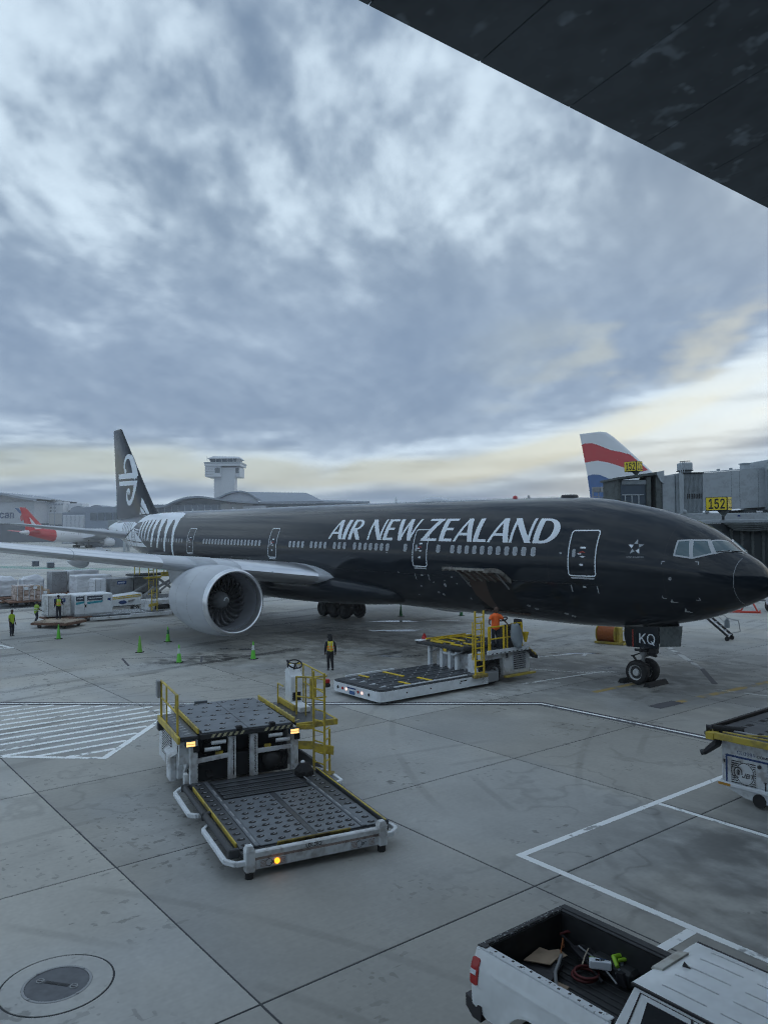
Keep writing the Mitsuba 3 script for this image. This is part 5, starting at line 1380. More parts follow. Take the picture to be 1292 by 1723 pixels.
# ---------------------------------------------------------------- the pick-up below the viewer; its tail points out across the apron
pk = thing('pickup_truck', 'white pick-up truck with a cluttered black load bed below the viewpoint', 'pickup truck')
pp = lambda name, m, mt, par=pk, smooth=False, label=None: part(par, name, m, mt, smooth, None, label)
XL, XR, XC = 7.60, 9.62, 8.61


def side_skin(sgn, poly, th=.05, size=.13):
    """A body side drawn in (y, z), bulged: sgn -1 is the left side seen from the viewer."""
    v, f = sub(tri_poly(poly), size)
    def outx(y, z):
        t = np.clip((z - .95) / .42, 0, 1)
        o = .125 * t ** 1.6 + .05 * np.clip((.8 - z) / .45, 0, 1) ** 1.5
        arch = np.exp(-((np.hypot(y - 6.72, z - .42) - .47) / .07) ** 2) * .035 + np.exp(-((np.hypot(y - 3.0, z - .42) - .47) / .07) ** 2) * .035
        crease = .010 * np.exp(-((z - 1.12) / .03) ** 2)
        return o - arch - crease
    o = outx(v[:, 0], v[:, 1])
    xo = (XL + o) if sgn < 0 else (XR - o)
    xi = xo + (th if sgn < 0 else -th)
    a_ = np.stack([xo, v[:, 0], v[:, 1]], 1); b_ = np.stack([xi, v[:, 0], v[:, 1]], 1)
    n = len(v)
    e = np.sort(np.vstack([f[:, [0, 1]], f[:, [1, 2]], f[:, [2, 0]]]), 1)
    ue, c = np.unique(e, axis=0, return_counts=True); be = ue[c == 1]
    fs = np.vstack([f, f[:, ::-1] + n, np.stack([be[:, 0], be[:, 1], be[:, 1] + n], 1), np.stack([be[:, 0], be[:, 1] + n, be[:, 0] + n], 1)])
    return np.vstack([a_, b_]), fs


arch = lambda y: Point(y, .42).buffer(.46, 16)
bedp = sbox(5.66, .50, 7.80, 1.335).difference(arch(6.72)).difference(Polygon([(7.55, .5), (7.8, .5), (7.8, .62)]))
for s_ in (-1, 1):
    pp('bed_side', side_skin(s_, bedp), 'truck_white', smooth=40)
    x0, x1 = (XL + .115, XL + .235) if s_ < 0 else (XR - .235, XR - .115)
    rl_ = pp('bed_rail', box(x0, x1, 5.67, 7.79, 1.335, 1.358, .008), 'rail_worn' if s_ < 0 else 'bed_black')
    for k in range(13):
        y = 5.80 + .155 * k
        pp('stake_hole', box((x0 + x1) / 2 - .022 + .02 * (k % 2), (x0 + x1) / 2 + .012 + .02 * (k % 2), y, y + .035, 1.358, 1.3605), 'ink_black', rl_)
mat('rail_worn', fn=lambda p, n, uv: mix((0.14, 0.12, 0.11), (0.62, 0.65, 0.67), sst(.25, .33, .5 * fbm(p.x * 9, p.y * 9, 1.0, 3) + .5 * fbm(p.x * 40, p.y * 40, 2.0, 2))), rough=0.5)
mat('speckled_black', fn=lambda p, n, uv: mix((0.018, 0.019, 0.02), (0.50, 0.52, 0.54), sst(.60, .72, fbm(p.x * 45, p.y * 45, p.z * 45, 2))), rough=0.6)
pp('bed_floor', box(XL + .24, XR - .24, 5.68, 7.72, .74, .80), 'bed_black')
for x in np.arange(XL + .32, XR - .3, .12):
    pp('floor_rib', box(x, x + .06, 5.70, 7.70, .80, .815, .006), 'bed_black')
pp('bed_liner', cat(box(XL + .17, XL + .24, 5.68, 7.72, .74, 1.33), box(XR - .24, XR - .17, 5.68, 7.72, .74, 1.33), box(XL + .2, XR - .2, 5.62, 5.68, .74, 1.30)), 'bed_black')
for y0 in (6.37,):
    pp('wheel_box', box(XL + .2, XL + .42, y0, y0 + .7, .80, 1.05, .05), 'bed_black'); pp('wheel_box', box(XR - .42, XR - .2, y0, y0 + .7, .80, 1.05, .05), 'bed_black')
tg = pp('tailgate', box(XL + .10, XR - .10, 7.73, 7.80, .62, 1.34, .015), 'truck_white')
pp('liner', box(XL + .2, XR - .2, 7.70, 7.728, .76, 1.33), 'bed_black', tg)
pp('top_cap', box(XL + .12, XR - .12, 7.715, 7.81, 1.341, 1.366, .01), 'speckled_black', tg)
pp('right_cap', box(XR - .18, XR - .06, 5.67, 7.79, 1.359, 1.372, .006), 'bed_black')
pp('corner_cap', box(XL + .13, XL + .22, 7.66, 7.78, 1.361, 1.372, .004), 'ink_black')
pp('rear_bumper', cat(hull([(XL + .02 + .1 * (z_ > .6), 7.80, z_) for z_ in (.42, .66)] + [(XR - .02, 7.80, z_) for z_ in (.42, .66)] + [(XL + .10, 8.02, z_) for z_ in (.46, .62)] + [(XR - .10, 8.02, z_) for z_ in (.46, .62)] + [(XL - .01, 7.62, z_) for z_ in (.44, .64)])), 'ink_black', smooth=30)
tlp = sbox(7.68, .90, 7.815, 1.235).buffer(-.03).buffer(.03)
v_, f_ = side_skin(-1, tlp, .03, .08)
pp('tail_light', (v_ - [.018, 0, 0], f_), 'red_plastic', smooth=40)
v_, f_ = side_skin(-1, sbox(7.71, 1.03, 7.812, 1.09), .02, .08)
pp('reverse_lens', (v_ - [.026, 0, 0], f_), 'decal_white')
v_, f_ = side_skin(1, tlp, .03, .08)
pp('tail_light', (v_ + [.018, 0, 0], f_), 'red_plastic', smooth=40)
for y in (6.72, 3.0):
    for x in (XL + .17, XR - .17):
        wheel_parts(pk, y, x, .40, .24, np.array([[0, 1, 0, 0], [1, 0, 0, 0], [0, 0, 1, 0], [0, 0, 0, 1.0]]))
# cab
cabp = sbox(2.15, .48, 5.60, 1.27).difference(arch(3.0))
for s_ in (-1, 1):
    pp('cab_side', side_skin(s_, cabp), 'truck_white', smooth=40)
pp('floor_pan', box(XL + .25, XR - .25, 2.3, 5.6, .35, .6), 'ink_black')
pp('rear_wall', box(XL + .12, XR - .12, 5.55, 5.61, .6, 1.30), 'truck_white')
bz, rz = 1.28, 1.80
low = dict(x0=XL + .11, x1=XR - .11, y0=2.95, y1=5.62)
top = dict(x0=7.93, x1=9.29, y0=3.75, y1=5.44)
def cab_pt(u, v, t):          # u across, v along (0 front, 1 rear), t up
    x = (low['x0'] + (low['x1'] - low['x0']) * u) * (1 - t) + (top['x0'] + (top['x1'] - top['x0']) * u) * t
    y = (low['y0'] + (low['y1'] - low['y0']) * v) * (1 - t) + (top['y0'] + (top['y1'] - top['y0']) * v) * t
    return [x, y, bz + (rz - bz) * t]
def gh_quad(fn, a0, a1, t0, t1, off, n=6):
    A_, B_ = np.meshgrid(np.linspace(a0, a1, n), np.linspace(t0, t1, n), indexing='ij')
    q = np.array([[fn(a, t) for a, t in zip(r1, r2)] for r1, r2 in zip(A_, B_)])
    return loft([r + np.asarray(off) for r in q], False, False)
gh = pp('greenhouse', hull([cab_pt(u, v, t) for u in (0, 1) for v in (0, 1) for t in (0, 1)]), 'truck_white')
for s_, u in ((-1, 0), (1, 1)):
    off = [.012 * s_, 0, .003]
    pp('door_window', gh_quad(lambda v, t: cab_pt(u, v, t), .60, .885, .10, .80, off), 'glass_dark', gh)
    pp('door_window', gh_quad(lambda v, t: cab_pt(u, v, t), .20, .585, .10, .80, off), 'glass_dark', gh)
    pp('window_seal', gh_quad(lambda v, t: cab_pt(u, v, t), .585, .60, .05, .90, off), 'ink_black', gh)
    pp('door_seam', cat(gh_quad(lambda v, t: cab_pt(u, v, t), .50, .94, .885, .90, [.006 * s_, 0, .002]), gh_quad(lambda v, t: cab_pt(u, v, t), .94, .95, 0, .90, [.006 * s_, 0, .002])), 'ink_black', gh)
pp('rear_window', gh_quad(lambda u, t: cab_pt(u, 1, t), .12, .88, .12, .80, [0, .012, .003]), 'glass_dark', gh)
pp('windscreen', gh_quad(lambda u, t: cab_pt(u, 0, t), .06, .94, .06, .9, [0, -.012, .003]), 'glass_dark', gh)
pp('hood', hull([(XL + .16, 2.95, 1.27), (XR - .16, 2.95, 1.27), (XL + .2, 1.95, 1.14), (XR - .2, 1.95, 1.14), (XL + .1, 2.95, .9), (XR - .1, 2.95, .9), (XL + .2, 1.9, .8), (XR - .2, 1.9, .8)]), 'truck_white')
pp('front_bumper', box(XL + .08, XR - .08, 1.78, 1.95, .42, .72, .05), 'gear_metal')
rings = []
for v in np.linspace(-.03, 1.03, 14):
    rr = []
    for u in np.linspace(-.02, 1.02, 16):
        c_ = (1 - (2 * min(max(u, 0), 1) - 1) ** 4) * (1 - (2 * min(max(v, 0), 1) - 1) ** 6)
        q = cab_pt(u, v, 1.0); rr.append((q[0], q[1], rz + .005 + .075 * c_))
    rings.append(rr)
rings = np.array(rings)
rf = pp('roof', loft([r for r in rings], False, False), 'truck_white', smooth=True)
def roof_z(x, y):
    u = (x - top['x0']) / (top['x1'] - top['x0']); v = (y - top['y0']) / (top['y1'] - top['y0'])
    return rz + .005 + .075 * (1 - (2 * u - 1) ** 4) * (1 - (2 * v - 1) ** 6)
for (ya, yb, sh) in ((5.20, 4.66, 0), (4.50, 3.98, .0)):
    for k in range(5):
        x = 8.08 + .265 * k
        ys = np.linspace(ya, yb, 7)
        m = loft([[(x - .006, y, roof_z(x, y) + .003), (x + .006, y, roof_z(x, y) + .003)] for y in ys], False, False)
        pp('roof_groove', m, 'roof_shadow', rf)
mat('roof_shadow', (0.34, 0.36, 0.37), rough=0.5)
for x in (top['x0'] - .035, top['x1'] + .012):
    pp('drip_seal', box(x, x + .030, top['y0'] - .05, top['y1'] + .04, rz - .018, rz + .016, .004), 'ink_black', rf)
pp('brake_lamp', hull([(8.35 + dx_, y_, z_) for dx_ in (0, .56) for y_, z_ in ((5.36, 1.80), (5.36, 1.865), (5.52, 1.80), (5.50, 1.835))]), 'lamp_dirty', rf)
mat('lamp_dirty', fn=grime((0.50, 0.50, 0.46), (0.30, 0.26, 0.21), 0.9), rough=0.4)
pp('aerial', hull([(8.56, 5.24, roof_z(8.56, 5.2)), (8.60, 5.24, roof_z(8.56, 5.2)), (8.58, 5.13, roof_z(8.58, 5.13)), (8.58, 5.22, roof_z(8.56, 5.2) + .06)]), 'ink_black', rf)

# things lying in the load bed
def slab_of(pts, th):
    return hull(list(pts) + [(a_, b_, c_ + th) for a_, b_, c_ in pts])
single('cardboard_sheet', cat(slab_of([(8.45, 7.62, .97), (8.86, 7.68, .99), (8.98, 7.40, .95), (8.66, 7.32, .96)], .012), slab_of([(8.82, 7.62, .965), (9.06, 7.50, .97), (9.08, 7.36, .93), (8.86, 7.36, .94)], .01)), 'cardboard', 'brown cardboard sheets lying in the pick-up bed', 'cardboard')
single('plastic_tray', slab_of([(8.10, 7.62, .83), (8.62, 7.66, .90), (8.86, 7.26, .88), (8.26, 7.08, .83)], .05), 'ink_black', 'flat black tray under the cardboard in the pick-up bed', 'tray')
single('hose', tube([(8.36, 6.92, .86), (8.42, 7.02, .93), (8.55, 7.14, .98), (8.78, 7.26, .99), (8.92, 7.34, 1.0)], .026, 8), 'plastic_grey', 'grey corrugated hose beside the cardboard in the pick-up bed', 'hose', True)
single('cord', tube([(8.98, 7.38, 1.01), (9.06, 7.46, .96), (9.22, 7.55, 1.05), (9.36, 7.66, 1.0), (9.30, 7.60, .88)], .010, 6), 'orange_cable', 'thin orange cord at the back of the pick-up bed', 'cord', True)
bw = thing('leaf_blower', 'lime green hand tool with a yoke handle lying in the pick-up bed', 'garden tool')
pp('body', hull([(9.20 + .07 * math.cos(a_), 6.55 + .07 * math.sin(a_), z_) for a_ in np.linspace(0, 6, 7) for z_ in (.86, 1.02)] + [(9.14, 6.42, .86)]), 'ink_black', bw)
pp('handle', tube([(9.20, 6.60, 1.06), (9.28, 6.72, 1.12), (9.50, 6.64, 1.12), (9.50, 6.52, 1.06), (9.46, 6.46, 1.0)], .030, 8), 'tool_lime', bw, True)
pp('handle', tube([(9.28, 6.64, 1.10), (9.44, 6.58, 1.10)], .026, 8), 'tool_lime', bw, True)
bx = thing('product_box', 'white and blue printed box lying at a tilt in the pick-up bed', 'box')
BM = trans(9.17, 6.86, 1.00) @ rotz(-52) @ rotx(-16) @ scl(1.5, 1.5, 1.3)
part(bx, 'carton', box(-.10, .10, -.075, .075, -.04, .04, .008), 'decal_white', M=BM)
part(bx, 'print', tf(text_flat('EF', .055), trans(-.05, -.055, .041)), 'ink_black', M=BM)
part(bx, 'print', tf(text_flat('JE', .045), trans(-.01, .015, .041)), 'livery_blue', M=BM)
part(bx, 'band', cat(box(-.10, .10, .066, .0765, -.041, .041)), 'tool_lime', M=BM)
single('pipe', tube([(9.16, 6.58, .98), (9.30, 6.60, 1.03), (9.44, 6.70, 1.06), (9.50, 6.74, 1.06)], .028, 8), 'tarp_grey', 'bent grey pipe beside the lime tool in the pick-up bed', 'pipe', True)
single('hose_coil', cat(torus((8.98, 6.98, .86), .17, .02, 24, 6), torus((9.0, 6.96, .90), .165, .02, 24, 6)), 'red_dull', 'dull red coil of hose on the floor of the pick-up bed', 'hose', True)
mat('red_dull', (0.12, 0.018, 0.018), rough=0.6)
fr_ = thing('hand_truck', 'black tool frame with a red grip leaning in the pick-up bed', 'tool')
pp('frame', cat(tube([(9.28, 7.62, 1.06), (9.2, 7.2, .98), (9.0, 6.7, .88)], .02, 6), tube([(9.46, 7.4, 1.06), (9.36, 7.1, .98), (9.14, 6.55, .88)], .02, 6), slab_of([(9.2, 7.4, .96), (9.4, 7.3, .96), (9.3, 7.0, .92), (9.1, 7.1, .92)], .06)), 'ink_black', fr_)
pp('grip', tube([(9.26, 7.64, 1.07), (9.38, 7.58, 1.10), (9.48, 7.40, 1.07)], .020, 8), 'red_dull', fr_, True)
single('stick', tube([(8.98, 7.02, .99), (9.12, 7.08, 1.04), (9.28, 7.14, 1.06)], .010, 6), 'wood_pallet', 'short wooden stick lying across the tools in the pick-up bed', 'stick')
single('rod', tube([(9.26, 7.30, 1.04), (9.20, 6.90, 1.0), (9.04, 6.50, .93)], .012, 6), 'gear_metal', 'long dark metal rod lying beside the printed box in the pick-up bed', 'rod')
single('floor_pad', slab_of([(8.30, 7.18, .82), (8.58, 7.24, .82), (8.62, 6.96, .82), (8.36, 6.9, .82)], .02), 'cardboard', 'small brown pad on the bed floor near the hose', 'pad')
rg = random.Random(12)
lit = []
for k in range(46):
    x, y = rg.uniform(7.9, 8.5), rg.uniform(5.75, 6.6)
    M = trans(x, y, .825 + rg.uniform(0, .03)) @ rotz(rg.uniform(0, 180)) @ rotx(rg.uniform(-30, 30))
    lit.append(tf(box(-rg.uniform(.015, .05), .03, -.012, .02, 0, rg.uniform(.008, .02)), M))
key = fresh('debris'); put(key, cat(*lit), 'rusty'); tag(key, 'scraps and dirt gathered at the front of the pick-up bed', 'debris', kind='stuff')
# ---------------------------------------------------------------- people
def bones_mesh(bones, fine=.03):
    """Tapered bones (p, r, q, r2) joined into one smooth skin."""
    parts_ = []
    for p_, r_, q_, r2 in bones:
        a_ = m3.Manifold.sphere(r_, 14).translate([float(x) for x in p_]); b_ = m3.Manifold.sphere(r2, 14).translate([float(x) for x in q_])
        parts_.append(m3.Manifold.batch_hull([a_, b_]))
    m = m3.Manifold.batch_boolean(parts_, m3.OpType.Add).refine_to_length(fine)
    mm = m.to_mesh(); tm = trimesh.Trimesh(mm.vert_properties[:, :3], mm.tri_verts)
    trimesh.smoothing.filter_taubin(tm, .5, -.53, 6)
    return np.array(tm.vertices), np.array(tm.faces)


def person(label, x, y, z, face_deg, arms, legs, top, top_mat, leg_mat, skin='skin_dark', hood=False, lean=0.0, bands=None, bulk=1.0, group=None, H=1.75):
    """arms: for each side (elbow, wrist) offsets from the shoulder; legs: (knee, ankle) offsets from the hip; x right, y ahead."""
    k = H / 1.75
    t = thing('person', label, 'person', group)
    M = trans(x, y, z) @ rotz(face_deg) @ scl(k, k, k)
    V = lambda *a_: np.array(a_, float)
    pel = V(0, 0, .95); ln = math.sin(lean)
    sp_ = lambda h: pel + V(0, ln * h, math.cos(lean) * h)
    neck, head = sp_(.56), sp_(.70) + V(0, .03 + .04 * ln, 0)
    sk, sh_, lg, bt = [], [], [], []
    sk += [(pel, .13, sp_(.25), .125), (sp_(.25), .125, sp_(.42), .13), (sp_(.42), .12, neck, .06), (neck, .055, head + V(0, 0, -.02), .06), (head + V(0, .01, -.03), .075, head + V(0, 0, .05), .095), (head + V(0, .085, -.055), .035, head + V(0, .04, -.06), .05), (head + V(0, .10, .0), .016, head + V(0, .075, .03), .012)]
    sk += [(head + V(s_ * .092, 0, -.01), .018, head + V(s_ * .092, -.01, .025), .016) for s_ in (-1, 1)]
    sh_ += [(pel + V(0, 0, .02), .155, sp_(.26), .15), (sp_(.26), .15, sp_(.42), .155), (sp_(.40) + V(-.13, 0, 0), .085, sp_(.40) + V(.13, 0, 0), .085), (sp_(.44), .11, sp_(.50), .075), (pel + V(-.07, 0, -.06), .12, pel + V(.07, 0, -.06), .12)]
    for s_, (el, wr) in zip((-1, 1), arms):
        so = sp_(.44) + V(s_ * .185, 0, 0)
        e_, w_ = so + V(*el), so + V(*wr)
        sk += [(so, .058, e_, .043), (e_, .042, w_, .030), (so, .06, sp_(.42), .09)]
        d = (w_ - e_) / np.linalg.norm(w_ - e_); n_ = np.cross(d, V(0, 0, 1) if abs(d[2]) < .9 else V(0, 1, 0)); n_ /= np.linalg.norm(n_)
        palm = w_ + d * .085
        sk += [(w_ + d * .02, .030, palm + n_ * .02, .022), (w_ + d * .02, .030, palm - n_ * .02, .022)]
        for j_, fl in enumerate((.062, .075, .07, .052)):
            b_ = palm + n_ * (.030 - .020 * j_)
            mid = b_ + d * fl * .6 + V(0, .008, 0); sk += [(b_, .0105, mid, .009), (mid, .009, mid + d * fl * .45 + V(0, .018, -.006), .008)]
        th0 = w_ + d * .03 + n_ * .028; sk += [(th0, .013, th0 + d * .05 + n_ * .028, .010)]
        cut = .55 if top in ('tshirt', 'vest_tee') else 1.0
        if cut < 1: sh_ += [(so, .078, so + (e_ - so) * .62, .066)]
        else: sh_ += [(so, .08, e_, .064), (e_, .062, w_, .048)]
    for s_, (kn, an) in zip((-1, 1), legs):
        hp = pel + V(s_ * .09, 0, -.04); kk, aa = hp + V(*kn), hp + V(*an)
        sk += [(hp, .09, kk, .058), (kk, .056, aa, .04)]
        lg += [(hp, .108, kk, .078), (kk, .076, aa + V(0, 0, .03), .066), (pel, .13, hp, .11)]
        bt += [(aa + V(0, -.02, -.02), .052, aa + V(0, .0, -.045), .046), (aa + V(0, -.03, -.05), .042, aa + V(0, .15, -.055), .036)]
    part(t, 'body', bones_mesh(sk, .035), skin, 40, M)
    part(t, 'trousers', bones_mesh(lg, .05), leg_mat, 40, M)
    part(t, 'boots', bones_mesh(bt, .05), 'ink_black', 40, M)
    shirt = bones_mesh([(a_, r_ * bulk, b_, r2 * bulk) for a_, r_, b_, r2 in sh_], .045)
    part(t, 'shirt' if top != 'coat' else 'coat', shirt, top_mat if top != 'vest' else 'dark_cloth', 40, M)
    if top in ('vest', 'vest_tee', 'coat'):
        vb = [(pel + V(0, 0, .06), .172, sp_(.26), .168), (sp_(.26), .168, sp_(.40), .17), (sp_(.40) + V(-.11, 0, .01), .098, sp_(.40) + V(.11, 0, .01), .098)]
        part(t, 'vest', bones_mesh(vb, .05), bands[0], 40, M)
    if bands:
        for zz in (.10, .22):
            c_ = sp_(zz)
            ring = prism(affinity.scale(Point(0, 0).buffer(1, 14), .192 if top in ('vest', 'vest_tee', 'coat') else .172, .186 if top in ('vest', 'vest_tee', 'coat') else .17).difference(affinity.scale(Point(0, 0).buffer(1, 14), .15, .15)), .035)
            part(t, 'reflective_band', tf(ring, trans(*c_)), bands[1], M=M)
        if len(bands) > 2:
            for s_ in (-1, 1):
                part(t, 'reflective_strap', cat(bar(sp_(.12) + V(s_ * .09, -.178, 0), sp_(.44) + V(s_ * .09, -.165, 0), .03, .012, (0, 1, 0)), bar(sp_(.12) + V(s_ * .09, .178, 0), sp_(.44) + V(s_ * .09, .165, 0), .03, .012, (0, 1, 0))), 'reflective', M=M)
    hair = [(head + V(0, -.02, .02), .103, head + V(0, -.01, .062), .094)]
    if hood: hair = [(head + V(0, -.015, -.02), .125, head + V(0, -.01, .07), .11), (head + V(0, -.04, -.08), .12, neck + V(0, -.02, 0), .13)]
    part(t, 'hood' if hood else 'hair', bones_mesh(hair, .05), 'dark_cloth', 40, M)
    for s_ in (-1, 1):
        part(t, 'eye', ball(head + V(s_ * .032, .088, .018), .011, 6), 'ink_black', M=M)
    return t


hang = ((-.06, .0, -.29), (-.07, .07, -.54)), ((.06, .0, -.29), (.07, .07, -.54))
stand = ((-.01, .0, -.42), (-.02, -.01, -.85)), ((.01, .0, -.42), (.02, .0, -.85))
person('person in lime shirt and dark trousers standing alone at the far left of the apron', 13.25, 57.6, 0, 215, hang, (((-.02, .03, -.42), (-.03, -.02, -.85)), ((.02, .02, -.42), (.05, .05, -.84))), 'tshirt', 'hivis_lime', 'navy_cloth')
person('person in pale lime vest stepping beside the left end of the pallet cart', 16.35, 63.6, 0, -70, (((-.05, .05, -.28), (-.05, .25, -.42)), ((.05, .05, -.28), (.03, .28, -.40))), (((-.01, .16, -.40), (-.02, -.05, -.82)), ((.01, .05, -.42), (.02, -.18, -.80))), 'vest_tee', 'hivis_pale', 'navy_cloth', bands=('hivis_pale', 'reflective'), lean=.12)
person('person in lime vest with orange bands standing on the pallet cart', 17.35, 61.3, .52, 0, (((-.06, .02, -.28), (-.04, .2, -.45)), ((.10, .06, -.26), (.20, .30, -.34))), stand, 'vest', 'dark_cloth', 'navy_cloth', bands=('hivis_lime', 'hivis_orange', 1), lean=.05)
person('person in dark hooded coat and yellow vest walking left of the long white platform', 22.33, 32.75, 0, -15, (((-.08, -.03, -.28), (-.05, .08, -.50)), ((.08, -.04, -.28), (.09, .0, -.53))), (((-.0, .05, -.42), (-.01, .02, -.85)), ((.0, .02, -.42), (.0, -.10, -.83))), 'coat', 'dark_cloth', 'dark_cloth', hood=True, bands=('vest_yellow', 'hivis_orange', 1), lean=.04)
mat('vest_yellow', (0.62, 0.55, 0.04), rough=0.7)
person('person in bright orange shirt at the controls on the yellow railed walkway', 26.42, 25.32, 1.54, 160, (((-.18, .08, -.20), (-.22, .28, -.32)), ((.18, .10, -.20), (.26, .30, -.26))), stand, 'tshirt', 'hivis_orange', 'navy_cloth', bands=('hivis_orange', 'reflective'), lean=.10, H=1.86, bulk=1.18)

# ---------------------------------------------------------------- traffic cones
def cone(x, y, h, label, m_, top='reflective', tilt=0):
    t = thing('traffic_cone', label, 'traffic cone', 'green traffic cones round the aircraft')
    M = trans(x, y, 0) @ rotz(20 * (x % 5))
    part(t, 'base', box(-.20, .20, -.20, .20, 0, .035, .012), 'rubber', M=M)
    r = lambda z: .145 - .115 * z / h
    part(t, 'body', revolve([(.035, .155), (.06, r(.06)), (h * .52, r(h * .52))], 20, 'z'), m_, True, M)
    part(t, 'collar', revolve([(h * .52, r(h * .52) + .001), (h * .80, r(h * .80) + .001)], 20, 'z'), top, True, M)
    part(t, 'tip', revolve([(h * .80, r(h * .80)), (h, r(h)), (h + .005, .001)], 20, 'z'), m_, True, M)


cone(15.25, 53.9, .95, 'bright green cone in front of the pallet cart, leftmost of all', 'cone_green', 'cone_green')
cone(17.16, 44.7, .95, 'dull yellow-green cone, nearest below the left wing', 'cone_dull', 'cone_dull')
cone(20.18, 47.8, .95, 'green cone just left of the grey engine', 'cone_green', 'cone_dark')
cone(17.46, 39.9, .95, 'bright green cone with pale collar, nearest of the cones', 'cone_green')
cone(21.04, 38.3, .95, 'green cone with pale collar in front of the engine inlet', 'cone_green')
cone(40.2, 48.9, .95, 'dark green cone standing alone beyond the black belly, left of the other', 'cone_dark', 'cone_dark')
cone(44.1, 46.0, .95, 'dark green cone beyond the belly, partly behind the yellow ladder', 'cone_dark', 'cone_dark')

# ---------------------------------------------------------------- freight on the left
pc = thing('pallet_cart', 'low wooden pallet cart with slatted top where two people stand', 'cart')
PM = trans(17.2, 60.66, 0) @ rotz(-50)
part(pc, 'frame', cat(box(-1.45, 1.45, -1.25, 1.25, .26, .36, .02), box(-1.47, 1.47, -1.27, -1.2, .24, .40, .02), box(1.40, 1.50, -1.2, 1.2, .24, .42, .02)), 'rusty', M=PM)
for k in range(11):
    part(pc, 'slat', box(-1.42, 1.42, -1.2 + .222 * k, -1.04 + .222 * k, .42 + .02 * (k % 2), .46 + .02 * (k % 2), .01), 'wood_pallet', M=PM)
for x in (-1.3, -.45, .45, 1.3):
    part(pc, 'bearer', box(x - .07, x + .07, -1.2, 1.25, .36, .42, .01), 'wood_pallet', M=PM)
for x in (-1.0, 1.0):
    for y in (-.9, .9):
        part(pc, 'wheel', cyl((x, y - .06, .14), (x, y + .06, .14), .14, 14), 'rubber', M=PM)


def uld(label, x0, x1, y0, y1, z0, z1, mt, sign=True, group=None, M=None):
    t = thing('freight_container', label, 'container', group)
    q = lambda n_, m_, mm: part(t, n_, m_, mm, M=M)
    q('shell', box(x0, x1, y0, y1, z0 + .06, z1, .05), mt)
    q('base', box(x0 - .03, x1 + .03, y0 - .03, y1 + .03, z0, z0 + .06, .02), 'gear_metal')
    for x in (x0, x1):
        q('edge_rail', box(x - .02, x + .02, y0 - .02, y0 + .01, z0 + .06, z1 + .01, .005), 'gear_metal')
    n_ = max(2, int((x1 - x0) / .5))
    for k in range(1, n_):
        q('side_rib', box(x0 + (x1 - x0) * k / n_ - .015, x0 + (x1 - x0) * k / n_ + .015, y0 - .014, y0 + .002, z0 + .1, z1 - .05), 'gear_metal')
    for k in range(1, 4):
        q('side_rib', box(x0 - .012, x0 + .002, y0 + .05, y1 - .05, z0 + (z1 - z0) * k / 4 - .01, z0 + (z1 - z0) * k / 4 + .01), 'gear_metal')
    if sign:
        c_ = (x0 + x1) / 2
        q('placard', box(c_ - .42, c_ + .42, y0 - .022, y0 - .016, z1 - .55, z1 - .25), 'ink_blue')
        for k in range(6):
            q('placard_mark', box(c_ - .30 + .1 * k, c_ - .24 + .1 * k, y0 - .027, y0 - .023, z1 - .47 + .02 * (k % 2), z1 - .34), 'decal_white')
    return t


uld('white metal freight container with dark blue placard behind the pallet cart', 17.0, 18.65, 62.7, 64.6, .55, 2.15, 'white_paint')
rf_ = thing('freight_container', 'white cooled container with teal printed panels beside the placarded one', 'container')
part(rf_, 'shell', box(18.95, 21.85, 62.6, 64.8, .55, 2.12, .07), 'white_clean')
for (a_, b_) in ((19.0, 19.62), (19.86, 21.05)):
    part(rf_, 'printed_panel', box(a_, b_, 62.58, 62.60, 1.62, 1.98), 'bldg_dark')
    part(rf_, 'printed_swoosh', hull([(a_, y_, z_) for y_ in (62.575, 62.579) for z_ in (1.34, 1.52)] + [(b_, y_, z_) for y_ in (62.575, 62.579) for z_ in (1.45, 1.60)]), 'teal_print')
    part(rf_, 'print_line', box(a_ + .1, b_ - .08, 62.565, 62.576, 1.78, 1.83), 'decal_white')
part(rf_, 'latch', box(19.68, 19.80, 62.565, 62.60, 1.12, 1.32), 'ink_black')
part(rf_, 'vent', box(21.45, 21.68, 62.575, 62.6, 1.55, 1.75), 'ink_blue')
part(rf_, 'door_post', box(19.64, 19.66, 62.58, 62.61, .6, 2.08), 'gear_metal')
part(rf_, 'skid', box(18.9, 21.9, 62.55, 64.85, .42, .55, .02), 'gear_metal')
single('container_dolly', cat(box(16.9, 22.0, 62.5, 64.9, .30, .41, .02), *[cyl((x, 62.7, .15), (x, 62.9, .15), .15, 12) for x in (17.4, 18.9, 20.4, 21.6)], *[cyl((x, 64.6, .15), (x, 64.8, .15), .15, 12) for x in (17.4, 18.9, 20.4, 21.6)]), 'rusty', 'low rusty dolly under the two white containers', 'dolly')


def wrapped(label, x0, x1, y0, y1, z0, z1, mt, seed, bulge=.08, group=None):
    rg_ = random.Random(seed)
    v, f = sub(box(x0, x1, y0, y1, z0, z1, .08), .22)
    c_ = np.array([(x0 + x1) / 2, (y0 + y1) / 2, (z0 + z1) / 2])
    d = v - c_
    n_ = meshkit.fbm(v * 1.7 + seed, 3, seed) - .5
    n_ = n_ + .5 * (meshkit.fbm(v * 5.5 + seed, 3, seed + 9) - .5)
    v = v + d / np.linalg.norm(d, axis=1, keepdims=True) * (n_ * 2.4 * bulge)[:, None]
    v[:, 2] = np.maximum(v[:, 2], z0)
    return single('cargo_load', (v, f), mt, label, 'cargo', 35, group=group)


